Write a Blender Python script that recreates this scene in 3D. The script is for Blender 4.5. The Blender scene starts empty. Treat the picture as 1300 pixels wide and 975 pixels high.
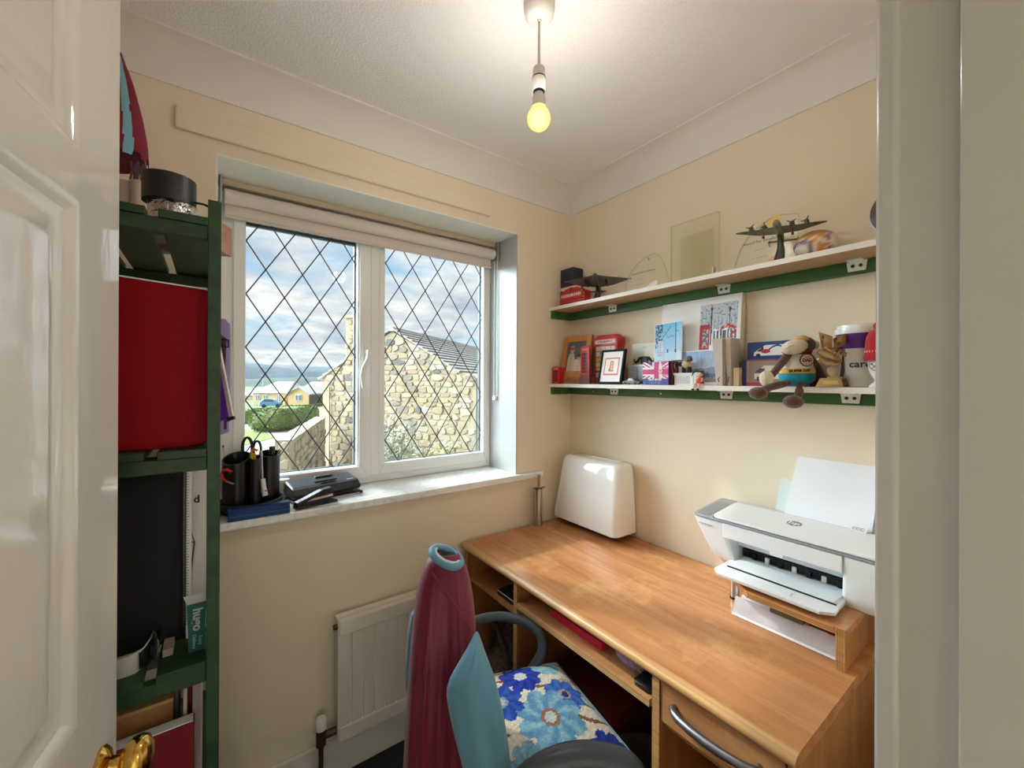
import bpy, bmesh, math, random
from math import sin, cos, pi, radians as rad
from mathutils import Vector, Matrix, noise as mnoise
random.seed(4)
SC = bpy.context.scene
COL = SC.collection
V = Vector

# ------------------------------------------------------------------ camera
ZC = 1.42
FPX, CYAW, CPITCH, CROLL, CY = 524.455, 0.630598, 0.00122, 0.004253, 482.735
fw = V((sin(CYAW)*cos(CPITCH), cos(CYAW)*cos(CPITCH), sin(CPITCH)))
r0 = V((cos(CYAW), -sin(CYAW), 0)); u0 = r0.cross(fw)
rt = r0*cos(CROLL)+u0*sin(CROLL); up = -r0*sin(CROLL)+u0*cos(CROLL)
cd = bpy.data.cameras.new('camera'); cam = bpy.data.objects.new('camera', cd); COL.objects.link(cam)
cam.matrix_world = Matrix(((rt.x, up.x, -fw.x, 0), (rt.y, up.y, -fw.y, 0), (rt.z, up.z, -fw.z, ZC), (0, 0, 0, 1)))
cd.sensor_width = 36; cd.lens = FPX/1300*36; cd.shift_y = -(487.5-CY)/1300; cd.clip_start = 0.01; cd.clip_end = 3000
SC.camera = cam
CO = V((0, 0, ZC))
def ray(x, y): return fw + rt*((x-650)/FPX) - up*((y-CY)/FPX)
def PD(x, y, d): return CO + ray(x, y)*d                       # a photo point at forward distance d
def PX(x, y, X): d = ray(x, y); return CO + d*(X/d.x)          # on the plane x = X
def PY(x, y, Y): d = ray(x, y); return CO + d*(Y/d.y)
def PZ(x, y, Z): d = ray(x, y); return CO + d*((Z-ZC)/d.z)

# ------------------------------------------------------------------ view, world, lights
SC.view_settings.view_transform = 'Standard'; SC.view_settings.look = 'None'
SC.view_settings.exposure = 0.5; SC.view_settings.gamma = 1.0; SC.view_settings.use_curve_mapping = False
SC.cycles.max_bounces = 10; SC.cycles.diffuse_bounces = 6; SC.cycles.transparent_max_bounces = 16
SC.cycles.glossy_bounces = 4; SC.cycles.caustics_reflective = False; SC.cycles.caustics_refractive = False
SC.cycles.sample_clamp_indirect = 6.0
WORLD_STRENGTH = .74
w = bpy.data.worlds.new('sky'); SC.world = w; w.use_nodes = True
nt = w.node_tree; nt.nodes.clear()
def N(t, ty, **kw):
    n = t.nodes.new(ty)
    for k, v in kw.items(): setattr(n, k, v)
    return n
tc = N(nt, 'ShaderNodeTexCoord'); sx = N(nt, 'ShaderNodeSeparateXYZ'); nt.links.new(tc.outputs['Generated'], sx.inputs[0])
def wmath(op, a, b=None, clamp=False):
    n = N(nt, 'ShaderNodeMath', operation=op); n.use_clamp = clamp
    for i, q in enumerate((a, b)):
        if q is None: continue
        if isinstance(q, (int, float)): n.inputs[i].default_value = q
        else: nt.links.new(q, n.inputs[i])
    return n.outputs[0]
zz = wmath('ADD', wmath('MAXIMUM', sx.outputs[2], 0.0), 0.14)
cx = N(nt, 'ShaderNodeCombineXYZ')
nt.links.new(wmath('DIVIDE', sx.outputs[0], zz), cx.inputs[0]); nt.links.new(wmath('DIVIDE', sx.outputs[1], zz), cx.inputs[1])
def wnoise(scale, detail, rough, off, dist=0.0):
    mp = N(nt, 'ShaderNodeMapping'); mp.inputs['Location'].default_value = off
    nt.links.new(cx.outputs[0], mp.inputs[0])
    n = N(nt, 'ShaderNodeTexNoise'); n.inputs['Scale'].default_value = scale; n.inputs['Detail'].default_value = detail
    n.inputs['Roughness'].default_value = rough; n.inputs['Distortion'].default_value = dist
    nt.links.new(mp.outputs[0], n.inputs['Vector']); return n.outputs['Fac']
def ramp(t, fac, stops, interp='LINEAR'):
    r = N(t, 'ShaderNodeValToRGB'); r.color_ramp.interpolation = interp
    el = r.color_ramp.elements
    while len(el) < len(stops): el.new(0.5)
    for e, (p, c) in zip(el, stops): e.position = p; e.color = (*c, 1) if len(c) == 3 else c
    t.links.new(fac, r.inputs[0]); return r.outputs[0]
def mixc(t, fac, a, b):
    m = N(t, 'ShaderNodeMix', data_type='RGBA')
    for sock, q in ((m.inputs[0], fac), (m.inputs[6], a), (m.inputs[7], b)):
        if isinstance(q, (int, float)): sock.default_value = q
        elif isinstance(q, tuple): sock.default_value = (*q, 1) if len(q) == 3 else q
        else: t.links.new(q, sock)
    return m.outputs[2]
blue = ramp(nt, sx.outputs[2], [(0.0, (.72, .86, .97)), (.10, (.50, .76, .98)), (.45, (.30, .58, .92)), (1, (.16, .38, .74))])
cover = ramp(nt, wnoise(1.15, 8, .62, (3.4, 1.7, 0), .3), [(.35, (0, 0, 0)), (.50, (1, 1, 1))])
shade = ramp(nt, wnoise(1.7, 6, .6, (8.1, 4.2, 0), .2), [(.34, (.52, .62, .75)), (.50, (.84, .88, .93)), (.60, (1.08, 1.08, 1.08))])
skyc = mixc(nt, cover, blue, shade)
grd = wmath('LESS_THAN', sx.outputs[2], -0.02)
skyc = mixc(nt, grd, skyc, (.30, .33, .26))
bg = N(nt, 'ShaderNodeBackground'); bg.inputs['Strength'].default_value = WORLD_STRENGTH
nt.links.new(skyc, bg.inputs[0]); wo = N(nt, 'ShaderNodeOutputWorld'); nt.links.new(bg.outputs[0], wo.inputs[0])

def sun(name, d, strength, angle, col):
    l = bpy.data.lights.new(name, 'SUN'); l.energy = strength; l.angle = rad(angle); l.color = col
    o = bpy.data.objects.new(name, l); COL.objects.link(o)
    o.rotation_euler = V(d).to_track_quat('-Z', 'Y').to_euler(); o.location = (-6, 20, 14)
    return o
sun('sun', (1, -2.2, -1.95), 2.0, 2.2, (1.0, .97, .92))
sun('added_sky_fill', (1.0, -.85, -.58), 21.0, 84, (.79, .915, 1.0))  # broad second sun added to boost the daylight entering the room
def lamp(name, loc, power, radius, col):
    l = bpy.data.lights.new(name, 'POINT'); l.energy = power; l.shadow_soft_size = radius; l.color = col
    o = bpy.data.objects.new(name, l); COL.objects.link(o); o.location = loc; return o
lamp('landing_fill_light', (.98, -.95, 2.05), 5.0, .10, (1.0, .95, .90))  # unseen lamp added behind the doorway as fill

# ------------------------------------------------------------------ helpers: colour and materials
def lin(v): v /= 255.0; return v/12.92 if v <= .04045 else ((v+.055)/1.055)**2.4
def c(r, g, b): return (lin(r), lin(g), lin(b))
MATS = {}
def mat(name, col=(.5, .5, .5), rough=.5, metal=0.0, var=0.0, vscale=8, bump=0.0, bscale=60, spec=.5, coat=0.0, alpha=None, emis=None, sheen=0.0, stretch=None):
    if name in MATS: return MATS[name]
    m = bpy.data.materials.new(name); MATS[name] = m; m.use_nodes = True
    t = m.node_tree; p = t.nodes['Principled BSDF']
    p.inputs['Base Color'].default_value = (*col, 1); p.inputs['Roughness'].default_value = rough
    p.inputs['Metallic'].default_value = metal; p.inputs['Specular IOR Level'].default_value = spec
    p.inputs['Coat Weight'].default_value = coat; p.inputs['Sheen Weight'].default_value = sheen
    co = None
    if var or bump:
        tcn = N(t, 'ShaderNodeTexCoord'); co = tcn.outputs['Object']
        if stretch:
            mp = N(t, 'ShaderNodeMapping'); mp.inputs['Scale'].default_value = stretch
            t.links.new(co, mp.inputs[0]); co = mp.outputs[0]
    if var:
        n = N(t, 'ShaderNodeTexNoise'); n.inputs['Scale'].default_value = vscale; n.inputs['Detail'].default_value = 5
        t.links.new(co, n.inputs['Vector'])
        a = tuple(max(0, x*(1-var)) for x in col); b = tuple(min(1, x*(1+var)) for x in col)
        t.links.new(ramp(t, n.outputs['Fac'], [(.3, a), (.7, b)]), p.inputs['Base Color'])
    if bump:
        n = N(t, 'ShaderNodeTexNoise'); n.inputs['Scale'].default_value = bscale; n.inputs['Detail'].default_value = 3
        t.links.new(co, n.inputs['Vector'])
        b = N(t, 'ShaderNodeBump'); b.inputs['Strength'].default_value = bump; b.inputs['Distance'].default_value = .01
        t.links.new(n.outputs['Fac'], b.inputs['Height']); t.links.new(b.outputs[0], p.inputs['Normal'])
    if emis: p.inputs['Emission Color'].default_value = (*emis[0], 1); p.inputs['Emission Strength'].default_value = emis[1]
    if alpha is not None: p.inputs['Alpha'].default_value = alpha
    return m
def wood(name, dark, light, scale=(1.5, 14, 14), rough=.38, bump=.03, wear=None, coat=0.0):
    m = bpy.data.materials.new(name); MATS[name] = m; m.use_nodes = True
    t = m.node_tree; p = t.nodes['Principled BSDF']; p.inputs['Roughness'].default_value = rough; p.inputs['Coat Weight'].default_value = coat
    tcn = N(t, 'ShaderNodeTexCoord'); mp = N(t, 'ShaderNodeMapping'); mp.inputs['Scale'].default_value = scale
    t.links.new(tcn.outputs['Object'], mp.inputs[0])
    n = N(t, 'ShaderNodeTexNoise'); n.inputs['Scale'].default_value = 2.2; n.inputs['Detail'].default_value = 8; n.inputs['Roughness'].default_value = .62
    n.inputs['Distortion'].default_value = .5
    t.links.new(mp.outputs[0], n.inputs['Vector'])
    colr = ramp(t, n.outputs['Fac'], [(.30, dark), (.5, tuple((a+b)/2 for a, b in zip(dark, light))), (.68, light)])
    if wear:
        n2 = N(t, 'ShaderNodeTexNoise'); n2.inputs['Scale'].default_value = 3.2; n2.inputs['Detail'].default_value = 7; n2.inputs['Roughness'].default_value = .7
        t.links.new(tcn.outputs['Object'], n2.inputs['Vector'])
        colr = mixc(t, ramp(t, n2.outputs['Fac'], [(.52, (0, 0, 0)), (.72, (.75, .75, .75))]), colr, wear)
    t.links.new(colr, p.inputs['Base Color'])
    b = N(t, 'ShaderNodeBump'); b.inputs['Strength'].default_value = bump; b.inputs['Distance'].default_value = .005
    t.links.new(n.outputs['Fac'], b.inputs['Height']); t.links.new(b.outputs[0], p.inputs['Normal'])
    return m
def thin_glass(name, tint=(1, 1, 1), gloss=.07, rough=.02):
    m = bpy.data.materials.new(name); MATS[name] = m; m.use_nodes = True
    t = m.node_tree; t.nodes.clear()
    tr = N(t, 'ShaderNodeBsdfTransparent'); tr.inputs[0].default_value = (*tint, 1)
    gl = N(t, 'ShaderNodeBsdfGlossy'); gl.inputs['Roughness'].default_value = rough
    lw = N(t, 'ShaderNodeLayerWeight'); lw.inputs[0].default_value = .25
    mm = N(t, 'ShaderNodeMath', operation='MULTIPLY_ADD'); mm.inputs[1].default_value = .55 if rough < .1 else .30; mm.inputs[2].default_value = gloss
    t.links.new(lw.outputs['Fresnel'], mm.inputs[0])
    mx = N(t, 'ShaderNodeMixShader'); t.links.new(mm.outputs[0], mx.inputs[0]); t.links.new(tr.outputs[0], mx.inputs[1]); t.links.new(gl.outputs[0], mx.inputs[2])
    o = N(t, 'ShaderNodeOutputMaterial'); t.links.new(mx.outputs[0], o.inputs[0]); return m
def vmat(name, rough=.5, bump=0.0, bscale=200, coat=0.0, sheen=0.0):
    if name in MATS: return MATS[name]
    m = mat(name, (1, 1, 1), rough, coat=coat, bump=bump, bscale=bscale, sheen=sheen); t = m.node_tree
    a = N(t, 'ShaderNodeAttribute'); a.attribute_name = 'Col'
    t.links.new(a.outputs['Color'], t.nodes['Principled BSDF'].inputs['Base Color']); return m

# ------------------------------------------------------------------ helpers: meshes
def frame(o, u, v):
    u = V(u).normalized(); v = V(v); v = (v-u*v.dot(u)).normalized(); n = u.cross(v); o = V(o)
    return Matrix(((u.x, v.x, n.x, o.x), (u.y, v.y, n.y, o.y), (u.z, v.z, n.z, o.z), (0, 0, 0, 1)))
class MB:
    def __init__(s): s.v = []; s.f = []; s.m = []
    def add(s, vs, fs, mi=0, M=None):
        b = len(s.v)
        for q in vs: s.v.append((M @ V(q)) if M is not None else V(q))
        flip = M is not None and M.to_3x3().determinant() < 0
        for f in fs: s.f.append([b+i for i in (reversed(f) if flip else f)]); s.m.append(mi)
        return s
    def box(s, x0, x1, y0, y1, z0, z1, mi=0, M=None):
        vs = [(x0, y0, z0), (x1, y0, z0), (x1, y1, z0), (x0, y1, z0), (x0, y0, z1), (x1, y0, z1), (x1, y1, z1), (x0, y1, z1)]
        return s.add(vs, [(0, 3, 2, 1), (4, 5, 6, 7), (0, 1, 5, 4), (1, 2, 6, 5), (2, 3, 7, 6), (3, 0, 4, 7)], mi, M)
    def prism(s, pts, d, mi=0, M=None, z0=0.0):
        n = len(pts); vs = [(x, y, z0) for x, y in pts]+[(x, y, z0+d) for x, y in pts]
        a = sum(pts[i][0]*pts[(i+1) % n][1]-pts[(i+1) % n][0]*pts[i][1] for i in range(n))
        fs = [list(range(n))[::-1], list(range(n, 2*n))]+[(i, (i+1) % n, n+(i+1) % n, n+i) for i in range(n)]
        if (a < 0) != (d < 0): fs = [list(f)[::-1] for f in fs]
        return s.add(vs, fs, mi, M)
    def loft(s, loops, mi=0, M=None, cap0=True, cap1=True, closed=True):
        n = len(loops[0]); b = []
        for L in loops: b += list(L)
        fs = []
        for k in range(len(loops)-1):
            for i in range(n if closed else n-1):
                j = (i+1) % n; fs.append((k*n+i, k*n+j, (k+1)*n+j, (k+1)*n+i))
        if cap0: fs.append(list(range(n))[::-1])
        if cap1: fs.append([(len(loops)-1)*n+i for i in range(n)])
        return s.add(b, fs, mi, M)
    def lathe(s, prof, n=20, mi=0, M=None, cap0=True, cap1=True):
        return s.loft([[(r*cos(2*pi*i/n), r*sin(2*pi*i/n), z) for i in range(n)] for r, z in prof], mi, M, cap0, cap1)
    def cyl(s, p0, p1, r0, r1=None, n=14, mi=0):
        p0 = V(p0); p1 = V(p1); r1 = r0 if r1 is None else r1; d = p1-p0
        q = d.to_track_quat('Z', 'Y').to_matrix().to_4x4(); q.translation = p0
        return s.lathe([(r0, 0), (r1, d.length)], n, mi, q)
    def tube(s, pts, r, n=8, mi=0, flat=1.0):
        pts = [V(p) for p in pts]; loops = []; N0 = None
        for i, p in enumerate(pts):
            t = (pts[min(i+1, len(pts)-1)]-pts[max(i-1, 0)]).normalized()
            if N0 is None:
                N0 = t.cross(V((0, 0, 1)));
                if N0.length < .1: N0 = t.cross(V((1, 0, 0)))
            N0 = (N0-t*N0.dot(t)).normalized(); B = t.cross(N0)
            rr = r[i] if isinstance(r, (list, tuple)) else r
            loops.append([p+N0*rr*cos(2*pi*k/n)+B*rr*flat*sin(2*pi*k/n) for k in range(n)])
        return s.loft(loops, mi)
    def ell(s, ce, rx, ry=None, rz=None, n=16, k=10, mi=0, M=None):
        ry = rx if ry is None else ry; rz = rx if rz is None else rz; ce = V(ce)
        M2 = (M if M is not None else Matrix()) 
        loops = []
        for j in range(k+1):
            a = -pi/2+pi*j/k; a = max(min(a, pi/2-.02), -pi/2+.02)
            loops.append([M2 @ V((ce.x+rx*cos(a)*cos(2*pi*i/n), ce.y+ry*cos(a)*sin(2*pi*i/n), ce.z+rz*sin(a))) for i in range(n)])
        return s.loft(loops, mi)
    def build(s, name, mats, parent=None, smooth=None, bevel=0.0, seg=2, world=True, props=None):
        if not isinstance(mats, (list, tuple)): mats = [mats]
        me = bpy.data.meshes.new(name)
        vs = s.v
        if parent is not None and world:
            inv = wmat(parent).inverted(); vs = [inv @ q for q in vs]
        me.from_pydata([tuple(q) for q in vs], [], s.f)
        for q in mats: me.materials.append(q)
        if any(s.m): me.polygons.foreach_set('material_index', s.m)
        if smooth is not None:
            me.polygons.foreach_set('use_smooth', [True]*len(me.polygons)); me.update()
            me.set_sharp_from_angle(angle=rad(smooth))
        me.update()
        o = bpy.data.objects.new(name, me); COL.objects.link(o)
        if parent is not None: o.parent = parent
        if bevel:
            b = o.modifiers.new('bevel', 'BEVEL'); b.width = bevel; b.segments = seg; b.limit_method = 'ANGLE'; b.angle_limit = rad(40); b.harden_normals = False
        if props:
            for k_, v_ in props.items(): o[k_] = v_
        return o
def wmat(o):
    M = o.matrix_basis.copy(); p = o.parent
    while p is not None: M = p.matrix_basis @ M; p = p.parent
    return M
def tag(o, label, cat, group=None, kind=None):
    o['label'] = label; o['category'] = cat
    if group: o['group'] = group
    if kind: o['kind'] = kind
    return o
def thing(name, label, cat, loc=(0, 0, 0), rz=0.0, group=None, rot=None, kind=None):
    o = bpy.data.objects.new(name, None); COL.objects.link(o); o.location = loc
    o.rotation_euler = rot if rot else (0, 0, rz); o.empty_display_size = .02
    return tag(o, label, cat, group, kind)
def struct(name, mb, m, label, cat, parent=None, **kw):
    o = mb.build(name, m, parent, **kw)
    if parent is None: o['kind'] = 'structure'; tag(o, label, cat)
    return o
def box(name, m, parent, x0, x1, y0, y1, z0, z1, bevel=.0015, **kw):
    return MB().box(min(x0, x1), max(x0, x1), min(y0, y1), max(y0, y1), min(z0, z1), max(z0, z1)).build(name, m, parent, bevel=bevel, **kw)
def rr(x0, x1, y0, y1, r, z, k=4):
    out = []
    for (ax, ay, a0) in ((x1-r, y1-r, 0), (x0+r, y1-r, 90), (x0+r, y0+r, 180), (x1-r, y0+r, 270)):
        for i in range(k+1):
            a = rad(a0+90*i/k); out.append((ax+r*cos(a), ay+r*sin(a), z))
    return out
def panel(name, fn, w_, h_, nu, nv, o, U, Vv, parent, m=None, thick=0.0006):
    """a flat print: fn(u,v) gives the ink colour (sRGB 0-255) of each little face"""
    fr = frame(o, U, Vv); vs = []; fs = []; cols = []
    for j in range(nv+1):
        for i in range(nu+1): vs.append(fr @ V((w_*i/nu, h_*j/nv, thick)))
    for j in range(nv):
        for i in range(nu):
            a = j*(nu+1)+i; fs.append((a, a+1, a+nu+2, a+nu+1)); cols.append(c(*[max(0, min(255, q)) for q in fn((i+.5)/nu, (j+.5)/nv)]))
    mb = MB(); mb.v = vs; mb.f = fs; mb.m = [0]*len(fs)
    ob = mb.build(name, m or vmat('print_satin', .45), parent)
    at = ob.data.color_attributes.new('Col', 'FLOAT_COLOR', 'CORNER')
    flat = []
    for q in cols: flat += [q[0], q[1], q[2], 1.0]*4
    at.data.foreach_set('color', flat); return ob
def text(s, size, m, parent, o, U, Vv, name='lettering', depth=.0004, align='CENTER', sx=1.0, bold=0.0):
    cu = bpy.data.curves.new(name, 'FONT'); cu.body = s; cu.size = size; cu.extrude = depth; cu.align_x = align; cu.align_y = 'CENTER'
    cu.resolution_u = 2; cu.offset = bold
    tmp = bpy.data.objects.new('tmp', cu); COL.objects.link(tmp)
    dg = bpy.context.evaluated_depsgraph_get(); me = bpy.data.meshes.new_from_object(tmp.evaluated_get(dg))
    bpy.data.objects.remove(tmp)
    me.materials.clear(); me.materials.append(m)
    M = frame(o, U, Vv) @ Matrix.Diagonal((sx, 1, 1, 1))
    if parent is not None: M = wmat(parent).inverted() @ M
    me.transform(M); ob = bpy.data.objects.new(name, me); COL.objects.link(ob); ob.parent = parent; ob.name = name
    return ob
def cr(pts, n=5):
    """a smooth curve through the points"""
    P = [V(p) for p in pts]; P = [P[0]*2-P[1]]+P+[P[-1]*2-P[-2]]; out = []
    for i in range(1, len(P)-2):
        a, b, c_, d = P[i-1], P[i], P[i+1], P[i+2]
        for k in range(n):
            t = k/n; out.append(.5*((2*b)+(c_-a)*t+(2*a-5*b+4*c_-d)*t*t+(3*b-a-3*c_+d)*t**3))
    return out+[P[-2]]
def bend(o, ce, ax, dirn, R_):
    """wrap a lettering mesh round an upright curved surface of radius R_"""
    W_ = wmat(o); Wi = W_.inverted()
    for v_ in o.data.vertices:
        p = W_ @ v_.co; a = min(abs((p-V(ce)).dot(ax)), R_*.98); v_.co = Wi @ (p+V(dirn)*(R_-math.sqrt(R_*R_-a*a)))
def lerps(L, n):
    out = []
    for i in range(len(L)-1):
        for k in range(n): t = k/n; out.append(L[i]*(1-t)+L[i+1]*t)
    return out+[L[-1]]
def translucent(name, col, rough=.3, amt=.6):
    m = mat(name, col, rough); t = m.node_tree; p = t.nodes['Principled BSDF']; tl = N(t, 'ShaderNodeBsdfTranslucent'); tl.inputs[0].default_value = (*col, 1)
    mx = N(t, 'ShaderNodeMixShader'); mx.inputs[0].default_value = amt; t.links.new(p.outputs[0], mx.inputs[1]); t.links.new(tl.outputs[0], mx.inputs[2])
    t.links.new(mx.outputs[0], t.nodes['Material Output'].inputs[0]); return m
def proj(p):
    d = V(p)-CO; w_ = d.dot(fw); return 650+FPX*d.dot(rt)/w_, CY-FPX*d.dot(up)/w_
def ns(x, y, s=1.0, seed=0): return mnoise.noise(V((x*s, y*s, seed*7.3)))
WU = (0, -1, 0); WV = (0, 0, 1)            # reading direction on things that face the room from the right wall

# ------------------------------------------------------------------ shared materials
M_wall = mat('cream_wall_paint', c(236, 222, 198), .75, bump=.06, bscale=220)
M_reveal = mat('white_reveal_paint', c(240, 240, 232), .5)
M_ceil = mat('textured_white_ceiling', c(240, 238, 236), .85, bump=.35, bscale=150)
M_cove = mat('white_coving_paint', c(234, 230, 226), .7)
M_gloss = mat('white_gloss_woodwork', c(224, 221, 215), .07, spec=.8, bump=.05, bscale=38, stretch=(1, 1, .35))
M_jamb = mat('white_frame_gloss', c(206, 201, 195), .2, bump=.08, bscale=45, stretch=(1, 1, .2))
M_upvc = mat('white_upvc', c(236, 235, 232), .28)
M_black = mat('black_plastic', c(22, 23, 26), .32)
M_dark = mat('black_and_painted_shade', c(14, 13, 13), .6)  # for black parts, and for dark pieces put in as shade
M_steel = mat('brushed_steel', c(190, 188, 186), .28, 1.0)
M_brass = mat('polished_brass', c(214, 170, 84), .13, 1.0)
M_white = mat('white_plastic', c(236, 236, 234), .25)
M_paper = mat('white_paper', c(240, 241, 246), .7)
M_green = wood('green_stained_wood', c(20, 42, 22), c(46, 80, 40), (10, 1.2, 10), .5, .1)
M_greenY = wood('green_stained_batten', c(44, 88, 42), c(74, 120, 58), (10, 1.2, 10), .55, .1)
M_desk = wood('orange_beech_laminate', c(172, 110, 66), c(208, 150, 102), (9, .8, 9), .22, .015, wear=c(224, 182, 122))
M_desk2 = wood('orange_beech_laminate_sides', c(160, 104, 58), c(196, 140, 86), (9, 9, .8), .4, .02)
M_edge = wood('pale_ply_edge', c(176, 122, 70), c(226, 182, 124), (40, .5, 120), .35, .02)
M_glass = thin_glass('window_glass', (.96, .98, .97), .03)
M_acrylic = thin_glass('clear_acrylic', (.985, .985, .955), .02, .22)
M_ink = mat('dark_ink', c(40, 36, 34), .6)
M_wht_ink = mat('white_ink', c(238, 236, 232), .6)
M_red = mat('red_enamel', c(196, 26, 34), .35)
M_chrome = mat('chrome', c(225, 225, 228), .08, 1.0)

# ================================================================== the room
XR, YW, XL, YN, ZCE = 1.503, 1.546, -.40, .119, 2.372
OX0, OX1, OZ0, OZ1 = .012, 1.156, .955, 2.107            # window opening
YF = 1.77                                                # inner face of the window frame
M_carpet = mat('dark_navy_carpet', c(40, 40, 48), .95, var=.35, vscale=260, bump=.8, bscale=320)
struct('floor', MB().box(XL-.1, XR+.1, YN-.12, YW+.02, -.12, .03), M_carpet, 'dark carpet covering the small room', 'floor')
struct('ceiling', MB().box(XL-.1, XR+.1, 0, YW+.1, ZCE, ZCE+.12), M_ceil, 'white ceiling with stippled texture', 'ceiling')
mb = MB()
mb.box(XL-.1, OX0, YW, YW+.30, -.12, ZCE); mb.box(OX1, XR+.1, YW, YW+.30, -.12, ZCE)
mb.box(OX0, OX1, YW, YW+.30, -.12, OZ0); mb.box(OX0, OX1, YW, YW+.30, OZ1, ZCE)
struct('wall_far', mb, M_wall, 'cream wall holding the leaded window', 'wall')
struct('wall_right', MB().box(XR, XR+.1, 0, YW, -.12, ZCE), M_wall, 'cream wall carrying the two long shelves', 'wall')
struct('wall_left', MB().box(XL-.1, XL, 0, YW, -.12, ZCE), M_wall, 'cream wall behind the green shelf unit', 'wall')
JX, HX = .56, -.235
mb = MB(); mb.box(JX+.03, XR+.1, 0, YN, -.12, ZCE); mb.box(XL-.1, HX-.03, 0, YN, -.12, ZCE); mb.box(HX-.03, JX+.03, 0, YN, 2.06, ZCE)
struct('wall_near', mb, M_wall, 'cream wall around the doorway', 'wall')
# landing outside the doorway
M_land = mat('landing_paint', c(226, 216, 196), .8)
mb = MB(); mb.box(-1.3, 1.7, -1.5, -1.4, -.12, ZCE); mb.box(-1.4, -1.3, -1.5, 0, -.12, ZCE); mb.box(1.7, 1.8, -1.5, 0, -.12, ZCE)
struct('wall_landing', mb, M_land, 'pale walls of the landing behind the doorway', 'wall')
struct('floor_landing', MB().box(-1.4, 1.8, -1.5, 0, -.12, .03), M_carpet, 'dark carpet of the landing', 'floor')
struct('ceiling_landing', MB().box(-1.4, 1.8, -1.5, 0, ZCE, ZCE+.12), M_ceil, 'white ceiling over the landing', 'ceiling')
# coving (concave quarter) along three walls, mitred at the corner
def coving(name, p0, p1, inward, label, m0=0.0, m1=0.0):
    p0 = V(p0); p1 = V(p1); inw = V(inward); d = (p1-p0).normalized(); E = .098
    prof = [(0, -E-.004), (.006, -E-.004), (.006, -E)]+[(E-(E-.006)*cos(rad(a)), -E+(E-.006)*sin(rad(a))) for a in range(0, 91, 10)]
    prof += [(E, -.006), (E+.004, -.006), (E+.004, 0), (0, 0)]
    L0 = [p0+inw*a+V((0, 0, b))+d*a*m0 for a, b in prof]; L1 = [p1+inw*a+V((0, 0, b))-d*a*m1 for a, b in prof]
    struct(name, MB().loft([L0, L1]), M_cove, label, 'coving', smooth=35)
coving('trim_1', (XL, YW, ZCE), (XR, YW, ZCE), (0, -1, 0), 'white coving above the window wall', 1, 1)
coving('trim_2', (XR, YW, ZCE), (XR, YN, ZCE), (-1, 0, 0), 'white coving above the shelf wall', 1, 1)
coving('trim_3', (XL, YN, ZCE), (XL, YW, ZCE), (1, 0, 0), 'white coving above the left wall', 1, 1)
coving('trim_4', (XR, YN, ZCE), (XL, YN, ZCE), (0, 1, 0), 'white coving above the doorway wall', 1, 1)
# painted-over batten above the window
struct('trim_5', MB().box(-.086, 1.0, YW-.016, YW, 2.147, 2.215), M_wall, 'cream painted batten above the window', 'trim', bevel=.006)
# skirting boards
def skirt(name, x0, x1, y0, y1, label):
    struct(name, MB().box(x0, x1, y0, y1, .03, .165), M_gloss, label, 'skirting board', bevel=.006, seg=3)
skirt('baseboard_far', XL, XR, YW-.016, YW, 'white skirting board under the radiator')
skirt('baseboard_right', XR-.016, XR, YN, YW-.016, 'white skirting board behind the desk')
skirt('baseboard_left', XL, XL+.016, YN, YW-.016, 'white skirting board behind the green unit')
# reveal linings and sill
M_marble = mat('white_marble', c(236, 236, 232), .12, var=.06, vscale=7, coat=.4)
tm = M_marble.node_tree; pm = tm.nodes['Principled BSDF']
tcn = N(tm, 'ShaderNodeTexCoord'); wv = N(tm, 'ShaderNodeTexNoise'); wv.inputs['Scale'].default_value = 6; wv.inputs['Detail'].default_value = 8; wv.inputs['Distortion'].default_value = 2.2
tm.links.new(tcn.outputs['Object'], wv.inputs['Vector'])
tm.links.new(ramp(tm, wv.outputs['Fac'], [(.40, c(244, 243, 240)), (.485, c(234, 236, 238)), (.50, c(218, 222, 226)), (.515, c(234, 236, 237)), (.6, c(244, 243, 240))]), pm.inputs['Base Color'])
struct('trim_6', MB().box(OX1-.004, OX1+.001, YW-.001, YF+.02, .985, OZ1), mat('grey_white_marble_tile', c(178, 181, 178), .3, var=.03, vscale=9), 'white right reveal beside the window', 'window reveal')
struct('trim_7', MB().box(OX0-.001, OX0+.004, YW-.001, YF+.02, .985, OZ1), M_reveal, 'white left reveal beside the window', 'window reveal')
struct('trim_8', MB().box(OX0, OX1, YW-.001, YF+.02, OZ1-.004, OZ1+.001), M_reveal, 'white head of the window recess', 'window reveal')
mb = MB().box(OX0, OX1, YW-.002, YF+.03, .955, .985)
mb.box(-.02, 1.30, YW-.028, YW-.001, .957, .985)
struct('trim_9', mb, M_marble, 'white marble window sill with a projecting front edge', 'window sill', bevel=.006, seg=3)

# ------------------------------------------------------------------ window
win = bpy.data.objects.new('window_1', None); COL.objects.link(win); win.location = (.58, YF, .985)
win['kind'] = 'structure'; tag(win, 'white two light window with diamond leading above the marble sill', 'window')
def ring(mbx, x0, x1, z0, z1, wl, wr, wb, wt, ya, yb):
    """a mitred rectangular frame in the x-z plane between depths ya and yb"""
    o = [(x0, z0), (x1, z0), (x1, z1), (x0, z1)]; i = [(x0+wl, z0+wb), (x1-wr, z0+wb), (x1-wr, z1-wt), (x0+wl, z1-wt)]
    for k in range(4):
        j = (k+1) % 4; q = [o[k], o[j], i[j], i[k]]
        mbx.loft([[(x, ya, z) for x, z in q], [(x, yb, z) for x, z in q]])
fr_ = MB(); ring(fr_, OX0+.002, OX1-.002, .986, OZ1-.002, .052, .022, .030, .06, YF, YF+.065)
fr_.build('frame', M_upvc, win, bevel=.004)
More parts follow.
